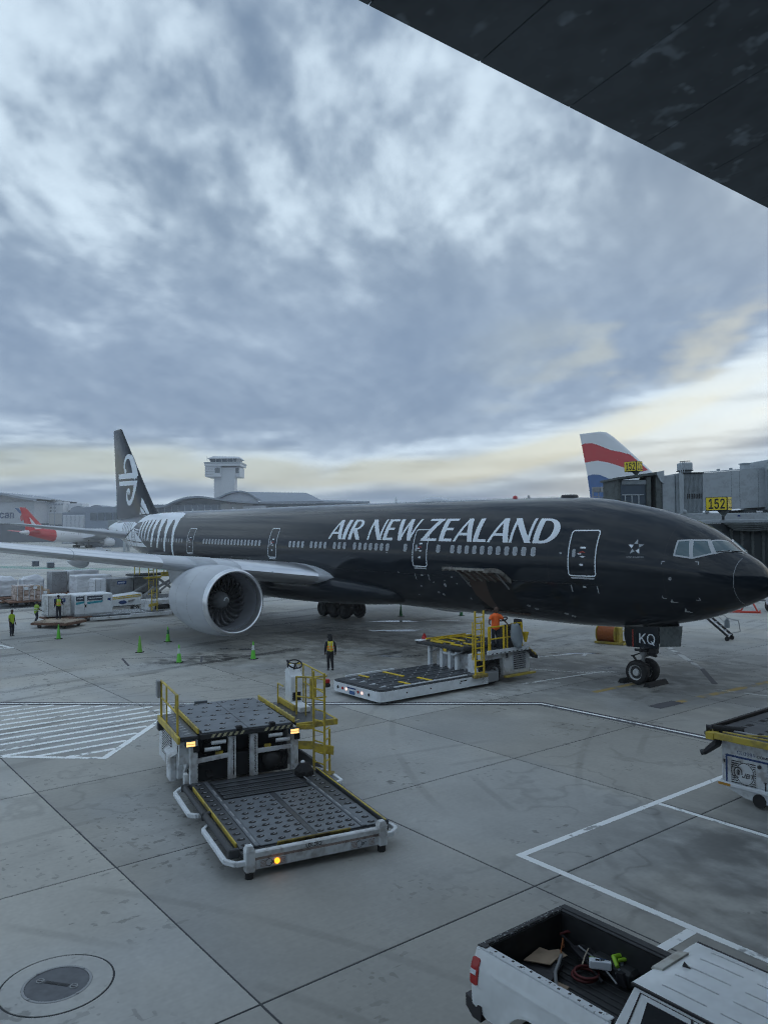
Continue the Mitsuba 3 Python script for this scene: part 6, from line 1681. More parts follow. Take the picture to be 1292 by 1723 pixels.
bl_t = thing('cargo_load', 'brown load of cartons under plastic film on the left rear dolly', 'cargo')
rg = random.Random(31)
for i_ in range(5):
    for k in range(3):
        w_ = .58; x_ = 18.62 + .60 * i_; z_ = .55 + .47 * k - (.1 if k == 2 and i_ > 2 else 0)
        if k == 2 and i_ == 4: continue
        o_ = rg.uniform(-.03, .03)
        part(bl_t, 'carton', box(x_, x_ + w_, 79.2 + o_, 81.1, z_, z_ + .455, .03), ['film_brown', 'cardboard', 'film_brown2'][rg.randrange(3)])
for k in range(6):
    x_ = 18.7 + .5 * k
    part(bl_t, 'strap', cat(box(x_, x_ + .05, 79.13, 79.17, .56, 1.95), box(x_, x_ + .05, 79.13, 81.1, 1.95, 1.98)), 'film_wrap')
for x0_, z0_ in ((19.3, 1.55), (20.1, 1.6), (21.0, 1.1)):
    part(bl_t, 'label_sheet', box(x0_, x0_ + .34, 79.12, 79.14, z0_, z0_ + .26), 'decal_white')
mat('film_brown2', fn=lambda p, n, uv: mix((0.30, 0.22, 0.18), (0.62, 0.54, 0.50), sst(.3, .7, fbm(p.x * 4, p.y * 4, p.z * 7, 4))), rough=0.3, coat=0.4)
wrapped('white wrapped load with billowing cover behind the brown boxes, left half', 18.2, 20.0, 84.5, 86.5, .6, 2.25, 'film_wrap', 4)
wrapped('white wrapped load with billowing cover behind the brown boxes, right half', 20.3, 22.3, 83.6, 85.6, .6, 2.3, 'film_wrap', 5)
for x0, x1, y0, y1, s_ in ((18.3, 19.9, 84.6, 86.4, 1), (20.3, 22.4, 83.7, 85.5, 2)):
    q_ = []
    for u in np.linspace(0, 1, 9):
        q_.append([(x0 + (x1 - x0) * u, y0 + (y1 - y0) * vv, 2.22 + .62 * math.sin(math.pi * u) ** .7 * math.sin(math.pi * vv) ** .7 * (.8 + .2 * math.sin(7 * u + s_))) for vv in np.linspace(0, 1, 9)])
    single('film_cover', loft([np.array(r) for r in q_], False, False), 'film_wrap', ['', 'loose white plastic cover puffed up on the left rear load', 'loose white plastic cover puffed up on the right rear load'][s_], 'plastic cover', True)
dl = thing('cargo_dolly', 'rusty flat dolly with a raised tow bar carrying the brown load', 'dolly')
part(dl, 'bed', cat(box(17.9, 22.2, 78.9, 81.5, .38, .52, .02)), 'rusty')
part(dl, 'tow_bar', cat(bar((17.9, 80.8, .5), (16.6, 83.2, 1.1), .09), bar((17.9, 79.6, .5), (17.2, 83.6, 1.0), .09), bar((16.9, 80.0, .45), (17.9, 80.2, .45), .3, .12)), 'rusty')
for x in (18.6, 20.0, 21.5):
    for y in (79.2, 81.2):
        part(dl, 'wheel', cyl((x, y - .08, .2), (x, y + .08, .2), .2, 12), 'rubber')
dl2 = thing('cargo_dolly', 'flat dolly far back carrying the white wrapped loads', 'dolly')
part(dl2, 'bed', box(17.9, 22.6, 83.4, 86.8, .40, .56, .02), 'rusty')
for x in (18.6, 20.2, 21.9):
    part(dl2, 'wheel', cyl((x, 83.6, .2), (x, 83.8, .2), .2, 12), 'rubber')
uld('tall grey container standing at the back of the middle group', 22.6, 24.0, 82.0, 84.0, .9, 3.0, 'alloy_box', False)
wrapped('pale load with draped cover behind the quilted one in the middle group', 24.3, 27.2, 82.0, 84.2, .9, 3.05, 'film_wrap', 6)
wrapped('quilted grey wrapped load in the front of the middle group', 23.6, 27.0, 77.6, 80.0, .9, 2.75, 'film_wrap', 7, .06)
single('container_dolly', cat(box(22.4, 27.4, 77.4, 84.4, .6, .88, .02), *[cyl((x, 77.6, .3), (x, 77.8, .3), .3, 12) for x in (23, 25, 27)]), 'rusty', 'dolly under the middle group of loads', 'dolly')
uld('narrow bluish container at the left end of the raised deck', 23.2, 24.15, 70.9, 72.6, 1.35, 2.75, 'film_wrap', False)
uld('grey metal container with placard on the raised deck', 24.5, 26.55, 70.8, 72.8, 1.35, 2.75, 'alloy_box')
uld('grey wrapped container right of the placarded one on the raised deck', 26.7, 29.0, 70.8, 72.8, 1.35, 2.78, 'alloy_box', False)
l4 = thing('pallet_loader', 'white and yellow pallet loader with raised cage standing behind the left engine', 'cargo loader')
q4 = lambda n_, m_, mt_, par=l4, sm=False, label=None: part(par, n_, m_, mt_, sm, None, label)
q4('upper_deck', cat(box(23.0, 29.2, 70.6, 73.0, 1.16, 1.34, .02)), 'dark_steel')
q4('low_deck', box(20.2, 26.0, 62.2, 65.4, .34, .46, .02), 'deck_steel')
for k in range(4):
    q4('deck_stripe', bar((20.6, 62.6 + .7 * k, .475), (24.6, 62.6 + .7 * k, .475), .12, .03), 'white_clean')
q4('bumper', cat(box(19.9, 23.1, 61.85, 62.1, .12, .34, .02), box(23.0, 26.4, 61.7, 61.95, .14, .44, .02)), 'white_paint')
q4('body', cat(box(24.9, 27.6, 62.6, 64.6, .45, 1.30, .03)), 'white_paint')
q4('engine_hatch', box(25.3, 26.6, 62.58, 62.6, .55, .95), 'pocket_black')
for y in (62.3,):
    q4('yellow_arm', cat(box(24.75, 24.83, 61.9, 62.0, .5, 2.3, .02), box(25.2, 25.28, 61.9, 62.0, .5, 2.3, .02), bar((24.6, 62.1, .95), (25.4, 62.1, 1.05), .10, .22), bar((24.75, 61.95, 1.5), (25.25, 61.95, 1.5), .05), bar((24.75, 61.95, 2.0), (25.25, 61.95, 2.0), .05)), 'yellow_paint')
cg4 = q4('platform', box(26.1, 29.6, 69.3, 71.4, 2.92, 3.10, .02), 'dark_steel')
q4('edge', cat(box(28.6, 29.8, 69.1, 69.3, 2.85, 3.25, .02), bar((26.9, 69.2, 2.75), (28.6, 69.2, 2.8), .12, .16)), 'yellow_paint', cg4)
for x in (26.15, 26.6, 27.45, 27.9, 28.2, 28.9, 29.2):
    q4('post', cyl((x, 69.32, 3.1 if x < 27 or x > 28.3 else 1.2), (x, 69.32, 4.5), .045, 8), 'yellow_paint', cg4)
for z_ in (3.7, 4.3):
    q4('rail', cyl((27.45, 69.32, z_), (29.2, 69.32, z_), .04, 8), 'yellow_paint', cg4)
for k in range(8):
    q4('rung', cyl((27.45, 69.32, 1.3 + .3 * k), (27.9, 69.32, 1.3 + .3 * k), .03, 6), 'yellow_paint', cg4)
q4('scissor_arm', cat(bar((25.6, 69.8, 1.1), (28.4, 69.8, 2.7), .22, .2), bar((28.6, 69.8, 1.0), (27.4, 69.8, 2.8), .22, .2)), 'gear_metal')
q4('scissor_arm', cat(bar((26.8, 69.4, 1.1), (30.4, 69.4, 2.9), .22, .2), bar((30.6, 69.4, 1.0), (28.2, 69.4, 2.8), .22, .2), bar((27.6, 69.3, .9), (29.6, 69.3, 2.3), .18, .15)), 'gear_metal')
q4('boom', tube([(24.6, 66.6, 1.0), (26.4, 67.6, 1.25), (27.6, 68.6, 2.0)], .08, 8), 'gear_metal', sm=True)
tk = thing('belt_truck', 'low white truck with two yellow stripes and a blue oval behind the cooled container', 'truck')
part(tk, 'body', cat(box(21.9, 25.8, 66.9, 69.0, .55, 1.22, .04), hull([(21.8, y_, z_) for y_ in (66.95, 69) for z_ in (.95, 1.25)] + [(25.9, y_, z_) for y_ in (66.95, 69) for z_ in (1.2, 1.62)])), 'white_clean')
for z_ in (0, .14):
    part(tk, 'stripe', hull([(21.8, y_, 1.10 + z_ + o) for y_ in (66.90, 66.94) for o in (0, .06)] + [(25.8, y_, 1.36 + z_ + o) for y_ in (66.90, 66.94) for o in (0, .06)]), 'yellow_bright')
part(tk, 'oval', tf(upright(prism(affinity.scale(Point(0, 0).buffer(1, 12), .34, .16), .02)), trans(24.2, 66.89, .92)), 'ink_blue')
part(tk, 'sill', box(23.4, 25.8, 66.88, 66.9, .58, .64), 'pocket_black')
part(tk, 'wheel_arch', box(22.3, 23.2, 66.88, 66.9, .4, .95), 'pocket_black')
for x in (22.75, 25.3):
    wheel_parts(tk, 67.0, x, .36, .26, np.array([[0, 1, 0, 0], [1, 0, 0, 0], [0, 0, 1, 0], [0, 0, 0, 1.0]]) if 0 else trans(x, 67.05, 0) @ rotz(0) @ trans(-67.0, -x, 0) if 0 else np.eye(4) @ trans(x - 67.0, 67.05 - x, 0))

# ---------------------------------------------------------------- beyond the nose
cr = thing('cable_reel', 'orange cable reel on a yellow skid beyond the nose wheel', 'cable reel')
RM = trans(40.25, 29.15, 0) @ rotz(-78) @ scl(.72, .9, .95)
part(cr, 'cable', cat(*[torus((-.75 + .17 * k, 0, .62), .42, .095, 20, 8, 'x') for k in range(9)]), 'orange_cable', True, RM)
for x in (-.86, .72):
    part(cr, 'flange', cyl((x - .03, 0, .62), (x + .03, 0, .62), .58, 24), 'yellow_paint', M=RM)
part(cr, 'skid', cat(box(-1.0, 1.5, -.55, -.45, .02, .16, .01), box(-1.0, 1.5, .45, .55, .02, .16, .01), box(-1.0, -.9, -.5, .5, .02, .14), box(1.4, 1.5, -.5, .5, .02, .14)), 'yellow_paint', M=RM)
part(cr, 'stand', cat(box(.78, 1.05, -.3, .3, .1, 1.1, .03), bar((1.4, -.45, .1), (1.4, -.45, .9), .06), bar((1.4, .45, .1), (1.4, .45, .9), .06), bar((1.4, -.45, .9), (1.4, .45, .9), .06)), 'yellow_paint', M=RM)
sr = thing('boarding_steps', 'grey wheeled steps with handrails standing beyond the nose', 'steps')
SM = trans(46.75, 25.1, 0) @ rotz(-83)
# local: x along the flight (negative = up), y across
for y in (-.36, .36):
    part(sr, 'stringer', bar((.1, y, .28), (-2.6, y, 2.45), .06, .13), 'dark_steel', M=SM)
    part(sr, 'wheel', cyl((.05, y - .05, .14), (.05, y + .05, .14), .14, 12), 'rubber', M=SM)
for k in range(9):
    part(sr, 'tread', box(-.14 - .29 * k, .08 - .29 * k, -.34, .34, .33 + .233 * k, .37 + .233 * k), 'aircraft_grey', M=SM)
part(sr, 'handrail', cat(tube([(.55, .42, .55), (.45, .42, 1.2), (-.2, .42, 1.3), (-2.4, .42, 2.9)], .022, 6), tube([(.0, .42, .4), (.55, .42, .55)], .02, 6), tube([(-.4, .42, .7), (-.2, .42, 1.3)], .02, 6), tube([(-1.4, .42, 1.5), (-1.2, .42, 2.1)], .02, 6), tube([(-.2, .42, .9), (-2.2, .42, 2.5)], .018, 6)), 'gear_metal', True, SM)
part(sr, 'lamp_pack', cat(cyl((-.25, .42, .72), (-.25, .42, 1.15), .16, 12), ball((-.25, .42, 1.2), .1, 8)), 'tarp_grey', True, SM)
tt_ = thing('wheel_chock_stand', 'red steel stand on the ground behind the nose', 'stand')
part(tt_, 'frame', cat(*[bar(a_, b_, .10) for a_, b_ in (((61.6, 33.2, .08), (62.9, 31.2, .08)), ((61.6, 33.2, .08), (63.4, 32.9, .08)), ((62.9, 31.2, .08), (63.9, 31.6, .08)), ((62.9, 31.3, .1), (63.0, 32.0, 1.3)), ((63.4, 32.9, .1), (63.0, 32.0, 1.3)), ((62.0, 32.7, .1), (63.0, 32.0, 1.3)))]), 'red_paint')
part(tt_, 'plate', hull([(61.5, 33.3, 0), (62.9, 31.0, 0), (64.0, 31.6, 0), (62.5, 33.4, 0), (61.9, 33.0, .12), (63.4, 31.6, .12)]), 'red_paint')
tg_ = thing('tow_tractor', 'pale tow tractor partly hidden behind the nose tip', 'tow tractor')
part(tg_, 'body', cat(box(64.4, 68.5, 28.4, 31.4, .55, 1.35, .08), box(66.8, 68.4, 28.6, 31.2, 1.35, 2.2, .08)), 'white_clean')
for x, y in ((64.95, 31.35), (67.8, 31.35), (64.95, 28.5), (67.8, 28.5)):
    wheel_parts(tg_, y, x, .52, .34, trans(x - y, y - x, 0))
# ---------------------------------------------------------------- other airliners
def far_airliner(label, M, Ls, R, body, belly, fin_poly, fin_t, fin_base, tailcol, group=None, engines=True, wing_tip=None):
    t = thing('airliner', label, 'airplane')
    kx, kr = Ls / 73.6, R / 3.1
    sx = np.concatenate([np.linspace(0, 10, 14), np.linspace(12, 50, 10), np.linspace(53, 73.6, 14)])
    th = np.linspace(0, 2 * np.pi, 36, endpoint=False)
    def ring(s, off=0):
        q = shell(np.full(len(th), s), th, off); q[:, 0] *= kx; q[:, 1] *= kr; q[:, 2] = (q[:, 2] - 2.35) * kr + 2.3
        return q
    part(t, 'fuselage', loft([ring(s) for s in sx]), body, True, M)
    if belly:
        th2 = np.linspace(-2.6, -.54, 18)
        def r2(s):
            q = shell(np.full(18, s), th2, .02); q[:, 0] *= kx; q[:, 1] *= kr; q[:, 2] = (q[:, 2] - 2.35) * kr + 2.3
            return q
        part(t, 'belly', loft([r2(s) for s in sx[3:-4]], False, False), belly, True, M)
    if tailcol:
        s2 = np.linspace(55, 69, 10)
        part(t, 'tail_band', loft([ring(s, .03) for s in s2], True, False), tailcol, True, M)
    for s_ in np.linspace(10, 58, 34):
        for sd in (1, -1):
            q = shell(np.array([s_ - .15, s_ + .15, s_ + .15, s_ - .15]), np.array([.17, .17, .27, .27]), .03); q[:, 0] *= kx; q[:, 1] *= kr * sd; q[:, 2] = (q[:, 2] - 2.35) * kr + 2.3
            if sd > 0 or True: part(t, 'window', (q, np.array([[0, 1, 2], [0, 2, 3]])), 'ink_black', M=M) if sd > 0 and int(s_) % 2 == 0 else None
    # fin: stations (z, leading edge, trailing edge)
    part(t, 'fin', loft([np.stack([le + (te - le) * fx, (te - le) * fy * .1, np.full_like(fx, z)], 1) for z, le, te in fin_poly]), tailcol or body, 50, M)
    zt = 2.3 + 3.9 * kr
    def surf(stn):
        return loft([np.stack([a_ + (b_ - a_) * fx, np.full_like(fx, w), z + (b_ - a_) * fy * .11], 1) for a_, b_, w, z in stn])
    for sd in (1, -1):
        part(t, 'wing', surf([(24 * kx, 40 * kx, sd * 2 * kr, zt - 2.2 * kr), (31 * kx, 40.5 * kx, sd * 11 * kr, zt - 1.2 * kr), (43 * kx, 46.5 * kx, sd * 28 * kr, zt + 1.5), (46.5 * kx, 47.5 * kx, sd * 31 * kr, zt + 2.0)]), 'aircraft_grey', 60, M)
        part(t, 'tailplane', surf([(62.5 * kx, 69.5 * kx, sd * 1.2, zt + .9 * kr), (70.5 * kx, 73 * kx, sd * 10 * kr, zt + 1.8 * kr)]), wing_tip or body, 60, M)
        if wing_tip:
            part(t, 'wing_tip', surf([(44.4 * kx - .3, 46.8 * kx + .2, sd * 28.4 * kr, zt + 1.53), (46.5 * kx - .3, 47.6 * kx + .2, sd * 31.2 * kr, zt + 2.0)]), wing_tip, 60, M)
        if engines:
            e = node(t, 'engine')
            c = (0, sd * 9.6 * kr, 2.55 * kr)
            part(e, 'cowling', revolve([(26.3 * kx, 1.5 * kr), (26.2 * kx, 1.65 * kr), (27.5 * kx, 1.9 * kr), (30 * kx, 1.85 * kr), (32.5 * kx, 1.4 * kr), (32.5 * kx, 1.2 * kr)], 28, center=c), 'livery_white', True, M)
            part(e, 'fan', revolve([(27.6 * kx, 1.5 * kr), (27.5 * kx, .01)], 28, center=c), 'pocket_black', M=M)
            part(e, 'core', revolve([(32.0 * kx, 1.3 * kr), (35 * kx, .4 * kr)], 20, center=c), 'gear_metal', True, M)
    for s_, w_ in ((6.5 * kx, 0), (37 * kx, 4.6 * kr), (37 * kx, -4.6 * kr)):
        part(t, 'landing_gear', cat(cyl((s_, w_, .6), (s_, w_, 3.4), .2, 8), *[cyl((s_ + d_, w_ + o - .18, .6), (s_ + d_, w_ + o + .18, .6), .6, 14) for o in (-.45, .45) for d_ in ((-.75, .75) if w_ else (0,))]), 'rubber', M=M)
    return t


# white airliner at the next stand: only its tail shows over the bridge
BAM = AM.copy(); BN = 97.5
BAM[:2, 3] = NX * BN + AX * 2.0
def bs(u_a): return u_a - 2.0
FB = [(9.0, 54.3, 70.5), (12.0, 57.4, 70.6), (14.6, 60.1, 71.0), (17.6, 63.4, 71.6), (20.0, 66.2, 72.1), (20.9, 67.5, 72.3), (21.1, 68.6, 72.4)]
ba = far_airliner('white airliner behind the boarding bridge whose tail carries a red and a blue wave', BAM, 73.0, 3.3, 'livery_white', 'livery_navy', FB, .1, 8, None)
def on_fin2(poly, FP, side, off=.03):
    v, f = sub(tri_poly(poly), .5)
    Z = [q[0] for q in FP]
    le, te = (np.interp(v[:, 1], Z, [q[i] for q in FP]) for i in (1, 2))
    x = np.clip((v[:, 0] - le) / (te - le), .001, .999)
    w = (te - le) * .1 * 5 * (.2969 * np.sqrt(x) - .126 * x - .3516 * x ** 2 + .2843 * x ** 3 - .1036 * x ** 4)
    return np.stack([v[:, 0], side * (w + off), v[:, 1]], 1), f
finp = Polygon([(q[1], q[0]) for q in FB] + [(q[2], q[0]) for q in FB[::-1]])
for side in (1, -1):
    part(ba, 'red_wave', on_fin2(Polygon([(72.4, 19.35), (71.2, 19.6), (69.9, 19.5), (68.4, 18.95), (66.6, 18.2), (65.0, 17.8), (63.4, 17.3), (60.6, 14.9), (61.4, 14.75), (63.0, 15.0), (65.0, 15.75), (66.8, 16.35), (69.0, 16.85), (71.9, 16.7)]).intersection(finp), FB, side), 'livery_red', True, BAM)
    part(ba, 'blue_wave', on_fin2(Polygon([(71.4, 14.6), (70.0, 14.85), (68.6, 14.7), (66.8, 14.0), (64.5, 12.9), (61.5, 11.2), (60, 9), (71, 9)]).intersection(finp), FB, side), 'livery_blue', True, BAM)

# red tailed airliner far left
vx, vy = math.sin(math.radians(38.26)), math.cos(math.radians(38.26))
def at(lat, dep):             # lateral and forward distance, as seen from the terminal's window
    return np.array([vy * lat + vx * dep, -vx * lat + vy * dep])
hd = math.radians(38.26 + 33)
tail = at(-139, 300)
dirn = np.array([math.sin(hd), math.cos(hd)])        # tail to nose
nose = tail + dirn * 56
QM = np.eye(4); QM[:2, 0] = -dirn; QM[:2, 1] = np.array([-(-dirn)[1], (-dirn)[0]]); QM[:2, 3] = nose
FQ = [(7.2, 43.6, 53.4), (9.5, 46.6, 53.8), (12.0, 49.3, 54.4), (15.2, 52.4, 55.6), (16.2, 53.6, 56.0)]
qa = far_airliner('white airliner with red tail and red wing tips parked in the distance at the left', QM, 56.0, 2.75, 'livery_white', None, FQ, .1, 7, 'livery_red', wing_tip='livery_red')
for side in (1, -1):
    part(qa, 'white_ribbon', on_fin2(Polygon([(46.0, 7.4), (49.5, 9.8), (52, 12.5), (51.0, 9.5), (49.0, 7.3)]), FQ, side), 'livery_white', True, QM)

# ---------------------------------------------------------------- buildings far off
ROT = rotz(-38.26)
def bld(dep, lat=0):
    M = ROT.copy(); M[:2, 3] = at(lat, dep); return M
def rects(par, name, x0, x1, z0, z1, nx, nz, y, M, mt, fw=.7, fh=.6):
    for i in range(nx):
        for j in range(nz):
            cx, cz = x0 + (x1 - x0) * (i + .5) / nx, z0 + (z1 - z0) * (j + .5) / nz
            w_, h_ = (x1 - x0) / nx * fw / 2, (z1 - z0) / nz * fh / 2
            part(par, name, box(cx - w_, cx + w_, y - .12, y + .1, cz - h_, cz + h_), mt, M=M)


tow = thing('control_tower', 'pale control tower with overhanging box and glazed cab above the terminal roofs', 'control tower')
M = bld(420)
part(tow, 'shaft', box(-90.7, -80.3, 0, 11, 0, 35.5, .15), 'tower_white', M=M)
part(tow, 'shaft_flare', hull([(-86.5, -.25, 0), (-80.9, -.25, 0), (-86.5, -.25, 34), (-80.9, -.25, 34), (-86.9, -.8, 40.2), (-79.0, -.8, 40.2), (-86.5, .4, 0), (-80.9, .4, 0), (-86.9, .4, 40.2), (-79.0, .4, 40.2)]), 'tower_white', M=M)
part(tow, 'office_box', cat(box(-94.9, -86.6, -2.5, 14, 35.2, 41.0, .15), box(-80.2, -76.9, 0, 14, 35.2, 40.4, .15)), 'tower_white', M=M)
part(tow, 'office_box', box(-94.0, -77.5, 4, 14, 35.3, 40.9, .15), 'tower_white', M=M)
for x0, x1, y in ((-89.6, -86.9, -2.55), (-79.9, -77.4, -.05)):
    part(tow, 'window', box(x0, x1, y - .1, y + .1, 37.2, 40.0), 'bldg_glass', M=M)
for k in range(3):
    part(tow, 'louvre', box(-94.6, -90.2, -2.56, -2.5, 36.4 + 1.4 * k, 36.7 + 1.4 * k), 'bldg_tan', M=M)
part(tow, 'deck', box(-95.0, -76.0, -3.2, 15, 40.9, 42.2, .15), 'tower_white', M=M)
part(tow, 'railing', box(-95.2, -75.8, -3.3, 15.2, 42.2, 43.0), 'bridge_grey', M=M)
part(tow, 'cab', hull([(-92.0, -.5, 42.0), (-78.6, -.5, 42.0), (-92.0, 12, 42), (-78.6, 12, 42), (-93.0, -1.4, 44.9), (-77.8, -1.4, 44.9), (-93, 13, 44.9), (-77.8, 13, 44.9)]), 'bldg_glass', M=M)
for x in (-92.2, -89.2, -86.2, -83, -80, -78.0):
    part(tow, 'mullion', bar((x, -.65, 42.1), (x - .3, -1.5, 44.9), .25), 'tower_white', M=M)
part(tow, 'roof', hull([(-93.8, -2.4, 44.9), (-76.6, -2.4, 44.9), (-93.8, 14, 44.9), (-76.6, 14, 44.9), (-91, 0, 46.4), (-77.5, 0, 46.0), (-91, 11, 46.4), (-77.5, 11, 46)]), 'tower_white', M=M)
part(tow, 'aerials', cat(bar((-93.8, -2, 44), (-93.8, -2, 46.2), .15), bar((-77, -2, 42), (-77, -2, 44.6), .2)), 'bldg_grey', M=M)

tb = thing('terminal_hall', 'long low terminal with wavy grey roofs beyond the black fuselage', 'terminal')
M = bld(330)
def wave(prof, y0, y1, th):
    a_ = [(x, y0, z) for x, z in prof]; b_ = [(x, y1, z) for x, z in prof]
    a2 = [(x, y0, z - th) for x, z in prof]; b2 = [(x, y1, z - th) for x, z in prof]
    return cat(loft([a_, b_], False, False), loft([a2, b2], False, False), loft([a_, a2], False, False), loft([b_, b2], False, False))
cs_ = lambda pts, n=24: np.c_[np.linspace(pts[0][0], pts[-1][0], n), _PI([p_[0] for p_ in pts], [p_[1] for p_ in pts])(np.linspace(pts[0][0], pts[-1][0], n))]
part(tb, 'roof', wave(cs_([(-100, 16.6), (-92, 17.2), (-86, 19.6), (-81, 20.9), (-77, 21.1), (-70, 20.2), (-60, 18.9), (-52, 18.5)]), -4, 42, .7), 'bldg_roof', 40, M)
part(tb, 'roof', wave(cs_([(-74, 19.2), (-69, 21.3), (-64.5, 23.1), (-61, 23.5), (-57, 22.6), (-53.5, 20.4), (-50.5, 18.7)]), 2, 40, .7), 'bldg_roof', 40, M)
part(tb, 'roof', hull([(-52, 0, 18.6), (-25.5, 0, 18.7), (-61, 14, 23.5), (-34.0, 14, 22.9), (-61, 40, 23.5), (-34, 40, 22.9), (-26, 40, 18.7), (-30, 10, 20.4)]), 'bldg_roof', M=M)
part(tb, 'roof', hull([(-30, 5, 18.3), (-5, 5, 17.7), (-29, 20, 20.0), (-17, 20, 19.6), (-12, 16, 18.7), (-5, 30, 17.8), (-29, 40, 19.0)]), 'bldg_roof', M=M)
part(tb, 'eave', box(-56, -6.0, -1.0, .6, 17.7, 18.5, .1), 'bldg_roof', M=M)
part(tb, 'wall', cat(box(-100, -6, 1.5, 40, 0, 17.7)), 'bldg_grey', M=M)
part(tb, 'gable', prism_ := upright(prism(Polygon([(-98, 14), (-98, 16.8), (-90, 17.4), (-85, 19.4), (-80, 20.4), (-76, 20.4), (-68, 19.4), (-62, 18.6), (-62, 14)]), .4), trans(0, 2, 0)), 'bldg_glass', M=M)
part(tb, 'gable', upright(prism(Polygon([(-72, 18.4), (-68, 20.9), (-64, 22.4), (-60.5, 22.7), (-57, 21.9), (-54, 20), (-53, 18.4)]), .4), trans(0, 4, 0)), 'bldg_light', M=M)
for k in range(13):
    part(tb, 'mullion', box(-98 + 2.8 * k, -97.75 + 2.8 * k, 1.2, 1.5, 12, 17.5), 'bldg_light', M=M)
part(tb, 'service_block', cat(box(-68.5, -55, 0, 6, 0, 18.0, .1)), 'bldg_tan', M=M)
part(tb, 'panel', box(-59, -49.5, -.6, 0.4, 13, 17.0, .1), 'bldg_light', M=M)
rects(tb, 'window', -49, -8, 14.5, 17.2, 14, 1, 1.5, M, 'bldg_glass', .8, .8)
part(tb, 'roof', cat(box(-128, -96, 6, 40, 15.2, 17.2, .1)), 'bldg_roof', M=M)
rects(tb, 'window', -124, -98, 11, 15, 8, 1, 1.45, M, 'bldg_glass', .8, .8)
part(tb, 'wall', box(-126, -99, 1.6, 40, 0, 15.4), 'bldg_grey', M=M)

hg = thing('hangar', 'big pale hangar with curved roof and blue lettering at the far left', 'hangar')
M = bld(520)
part(hg, 'wall', box(-330, -231, 0, 60, 12.2, 27), 'bldg_light', M=M)
part(hg, 'dark_bay', box(-328, -222, 2, 60, 0, 12.2), 'bldg_dark', M=M)
part(hg, 'roof', wave(cs_([(-345, 39), (-300, 37.2), (-270, 34.6), (-254, 32.8), (-240, 30.2), (-231, 28.6), (-227, 28.2)]), -6, 62, 1.4), 'bldg_roof', 40, M)
part(hg, 'gable', upright(prism(Polygon([(-330, 26.5), (-330, 36.6), (-270, 33.4), (-254, 31.6), (-240, 29.2), (-231, 27.4), (-231, 26.5)]), .5), trans(0, -1, 0)), 'bldg_tan', M=M)
tx_ = text_flat('American', 4.6, True); v_ = tx_[0].copy(); w_ = v_[:, 0].max(); v_[:, 0] = v_[:, 0] * .92; v_[:, 2] *= 60
v_[:, 0] += -244.4 - v_[:, 0].max()
part(hg, 'lettering', tf((v_, tx_[1]), trans(0, -.05, 15.9) @ XZ), 'sign_navy', M=M)
mat('sign_navy', (0.06, 0.09, 0.17), rough=0.6)
part(hg, 'emblem_blade', upright(prism(Polygon([(-243.8, 22.4), (-241.6, 22.2), (-239.4, 19.6), (-239.0, 18.6), (-240.6, 19.0)]), .25), trans(0, -.05, 0)), 'livery_blue', M=M)
part(hg, 'emblem_blade', upright(prism(Polygon([(-239.6, 18.2), (-238.4, 17.2), (-238.0, 14.6), (-239.6, 13.6), (-240.4, 15.8)]), .25), trans(0, -.05, 0)), 'livery_red', M=M)
part(hg, 'edge_lamp', ball((-231, -2, 30.0), .35, 8), 'livery_white', M=M)

wb = thing('office_block', 'white office block with a column of small windows right of the hangar', 'building')
M = bld(540)
part(wb, 'wall', cat(box(-238, -220, 0, 14, 0, 25.0, .2), box(-233, -221, 4, 14, 25.0, 27.4, .2)), 'tower_white', M=M)
rects(wb, 'window', -230, -224.5, 13, 24, 2, 5, 0, M, 'bldg_glass', .42, .5)
part(wb, 'roof_plant', cat(box(-231, -229, 6, 8, 27.4, 29.2), box(-226, -224.5, 6, 8, 27.4, 28.6)), 'bldg_tan', M=M)
wb2 = thing('office_block', 'lower white block with a dark window strip beside the tall white one', 'building')
part(wb2, 'wall', box(-219.8, -200, 6, 20, 0, 23.4, .2), 'tower_white', M=M)
part(wb2, 'penthouse', box(-219.8, -210, 8, 20, 23.4, 26.2, .2), 'tower_white', M=M)
part(wb2, 'window_strip', box(-219, -203, 5.9, 6.05, 19.8, 21.2), 'bldg_glass', M=M)
tn = thing('warehouse', 'plain tan box building in front of the white blocks', 'building')
M = bld(500)
part(tn, 'wall', box(-213, -190, 0, 12, 0, 18.2, .2), 'bldg_tan', M=M)
part(tn, 'parapet', box(-213.3, -189.7, -.3, 12.3, 18.2, 18.7), 'bldg_light', M=M)
part(tn, 'dark_bay', box(-245, -188, -1.2, -.2, 0, 11.2), 'bldg_dark', M=M)
pr_ = thing('pier_building', 'blue grey airport pier with arched roof ends and drum-like blocks at the left', 'terminal')
M = bld(430)
part(pr_, 'wall', box(-176, -126, 0, 20, 0, 17.2, .2), 'bldg_grey', M=M)
for x0, r_ in ((-167, 4.6), (-157.0, 5.2)):
    a_ = np.linspace(0, np.pi, 14)
    part(pr_, 'arched_roof', cat(loft([[(x0 - r_ * math.cos(t), y_, 17.0 + r_ * .78 * math.sin(t)) for t in a_] for y_ in (-.6, 20)], False, False), upright(prism(Polygon([(x0 - r_ * math.cos(t), 17.0 + r_ * .76 * math.sin(t)) for t in a_]), .2), trans(0, -.3, 0))), 'bldg_dark' if 0 else 'bldg_roof', 40, M)
part(pr_, 'roof', hull([(-152, 1, 17.2), (-124, 1, 17.2), (-152, 18, 21.6), (-124, 18, 21.6), (-152, 20, 17.2), (-124, 20, 17.2)]), 'bldg_roof', M=M)
for k in range(10):
    part(pr_, 'roof_seam', bar((-151 + 2.8 * k, 1, 17.35), (-151 + 2.8 * k, 18, 21.75), .25), 'bldg_tan', M=M)
part(pr_, 'glass_block', box(-173, -162, -6, 0, 0, 15.6, .2), 'bldg_light', M=M)
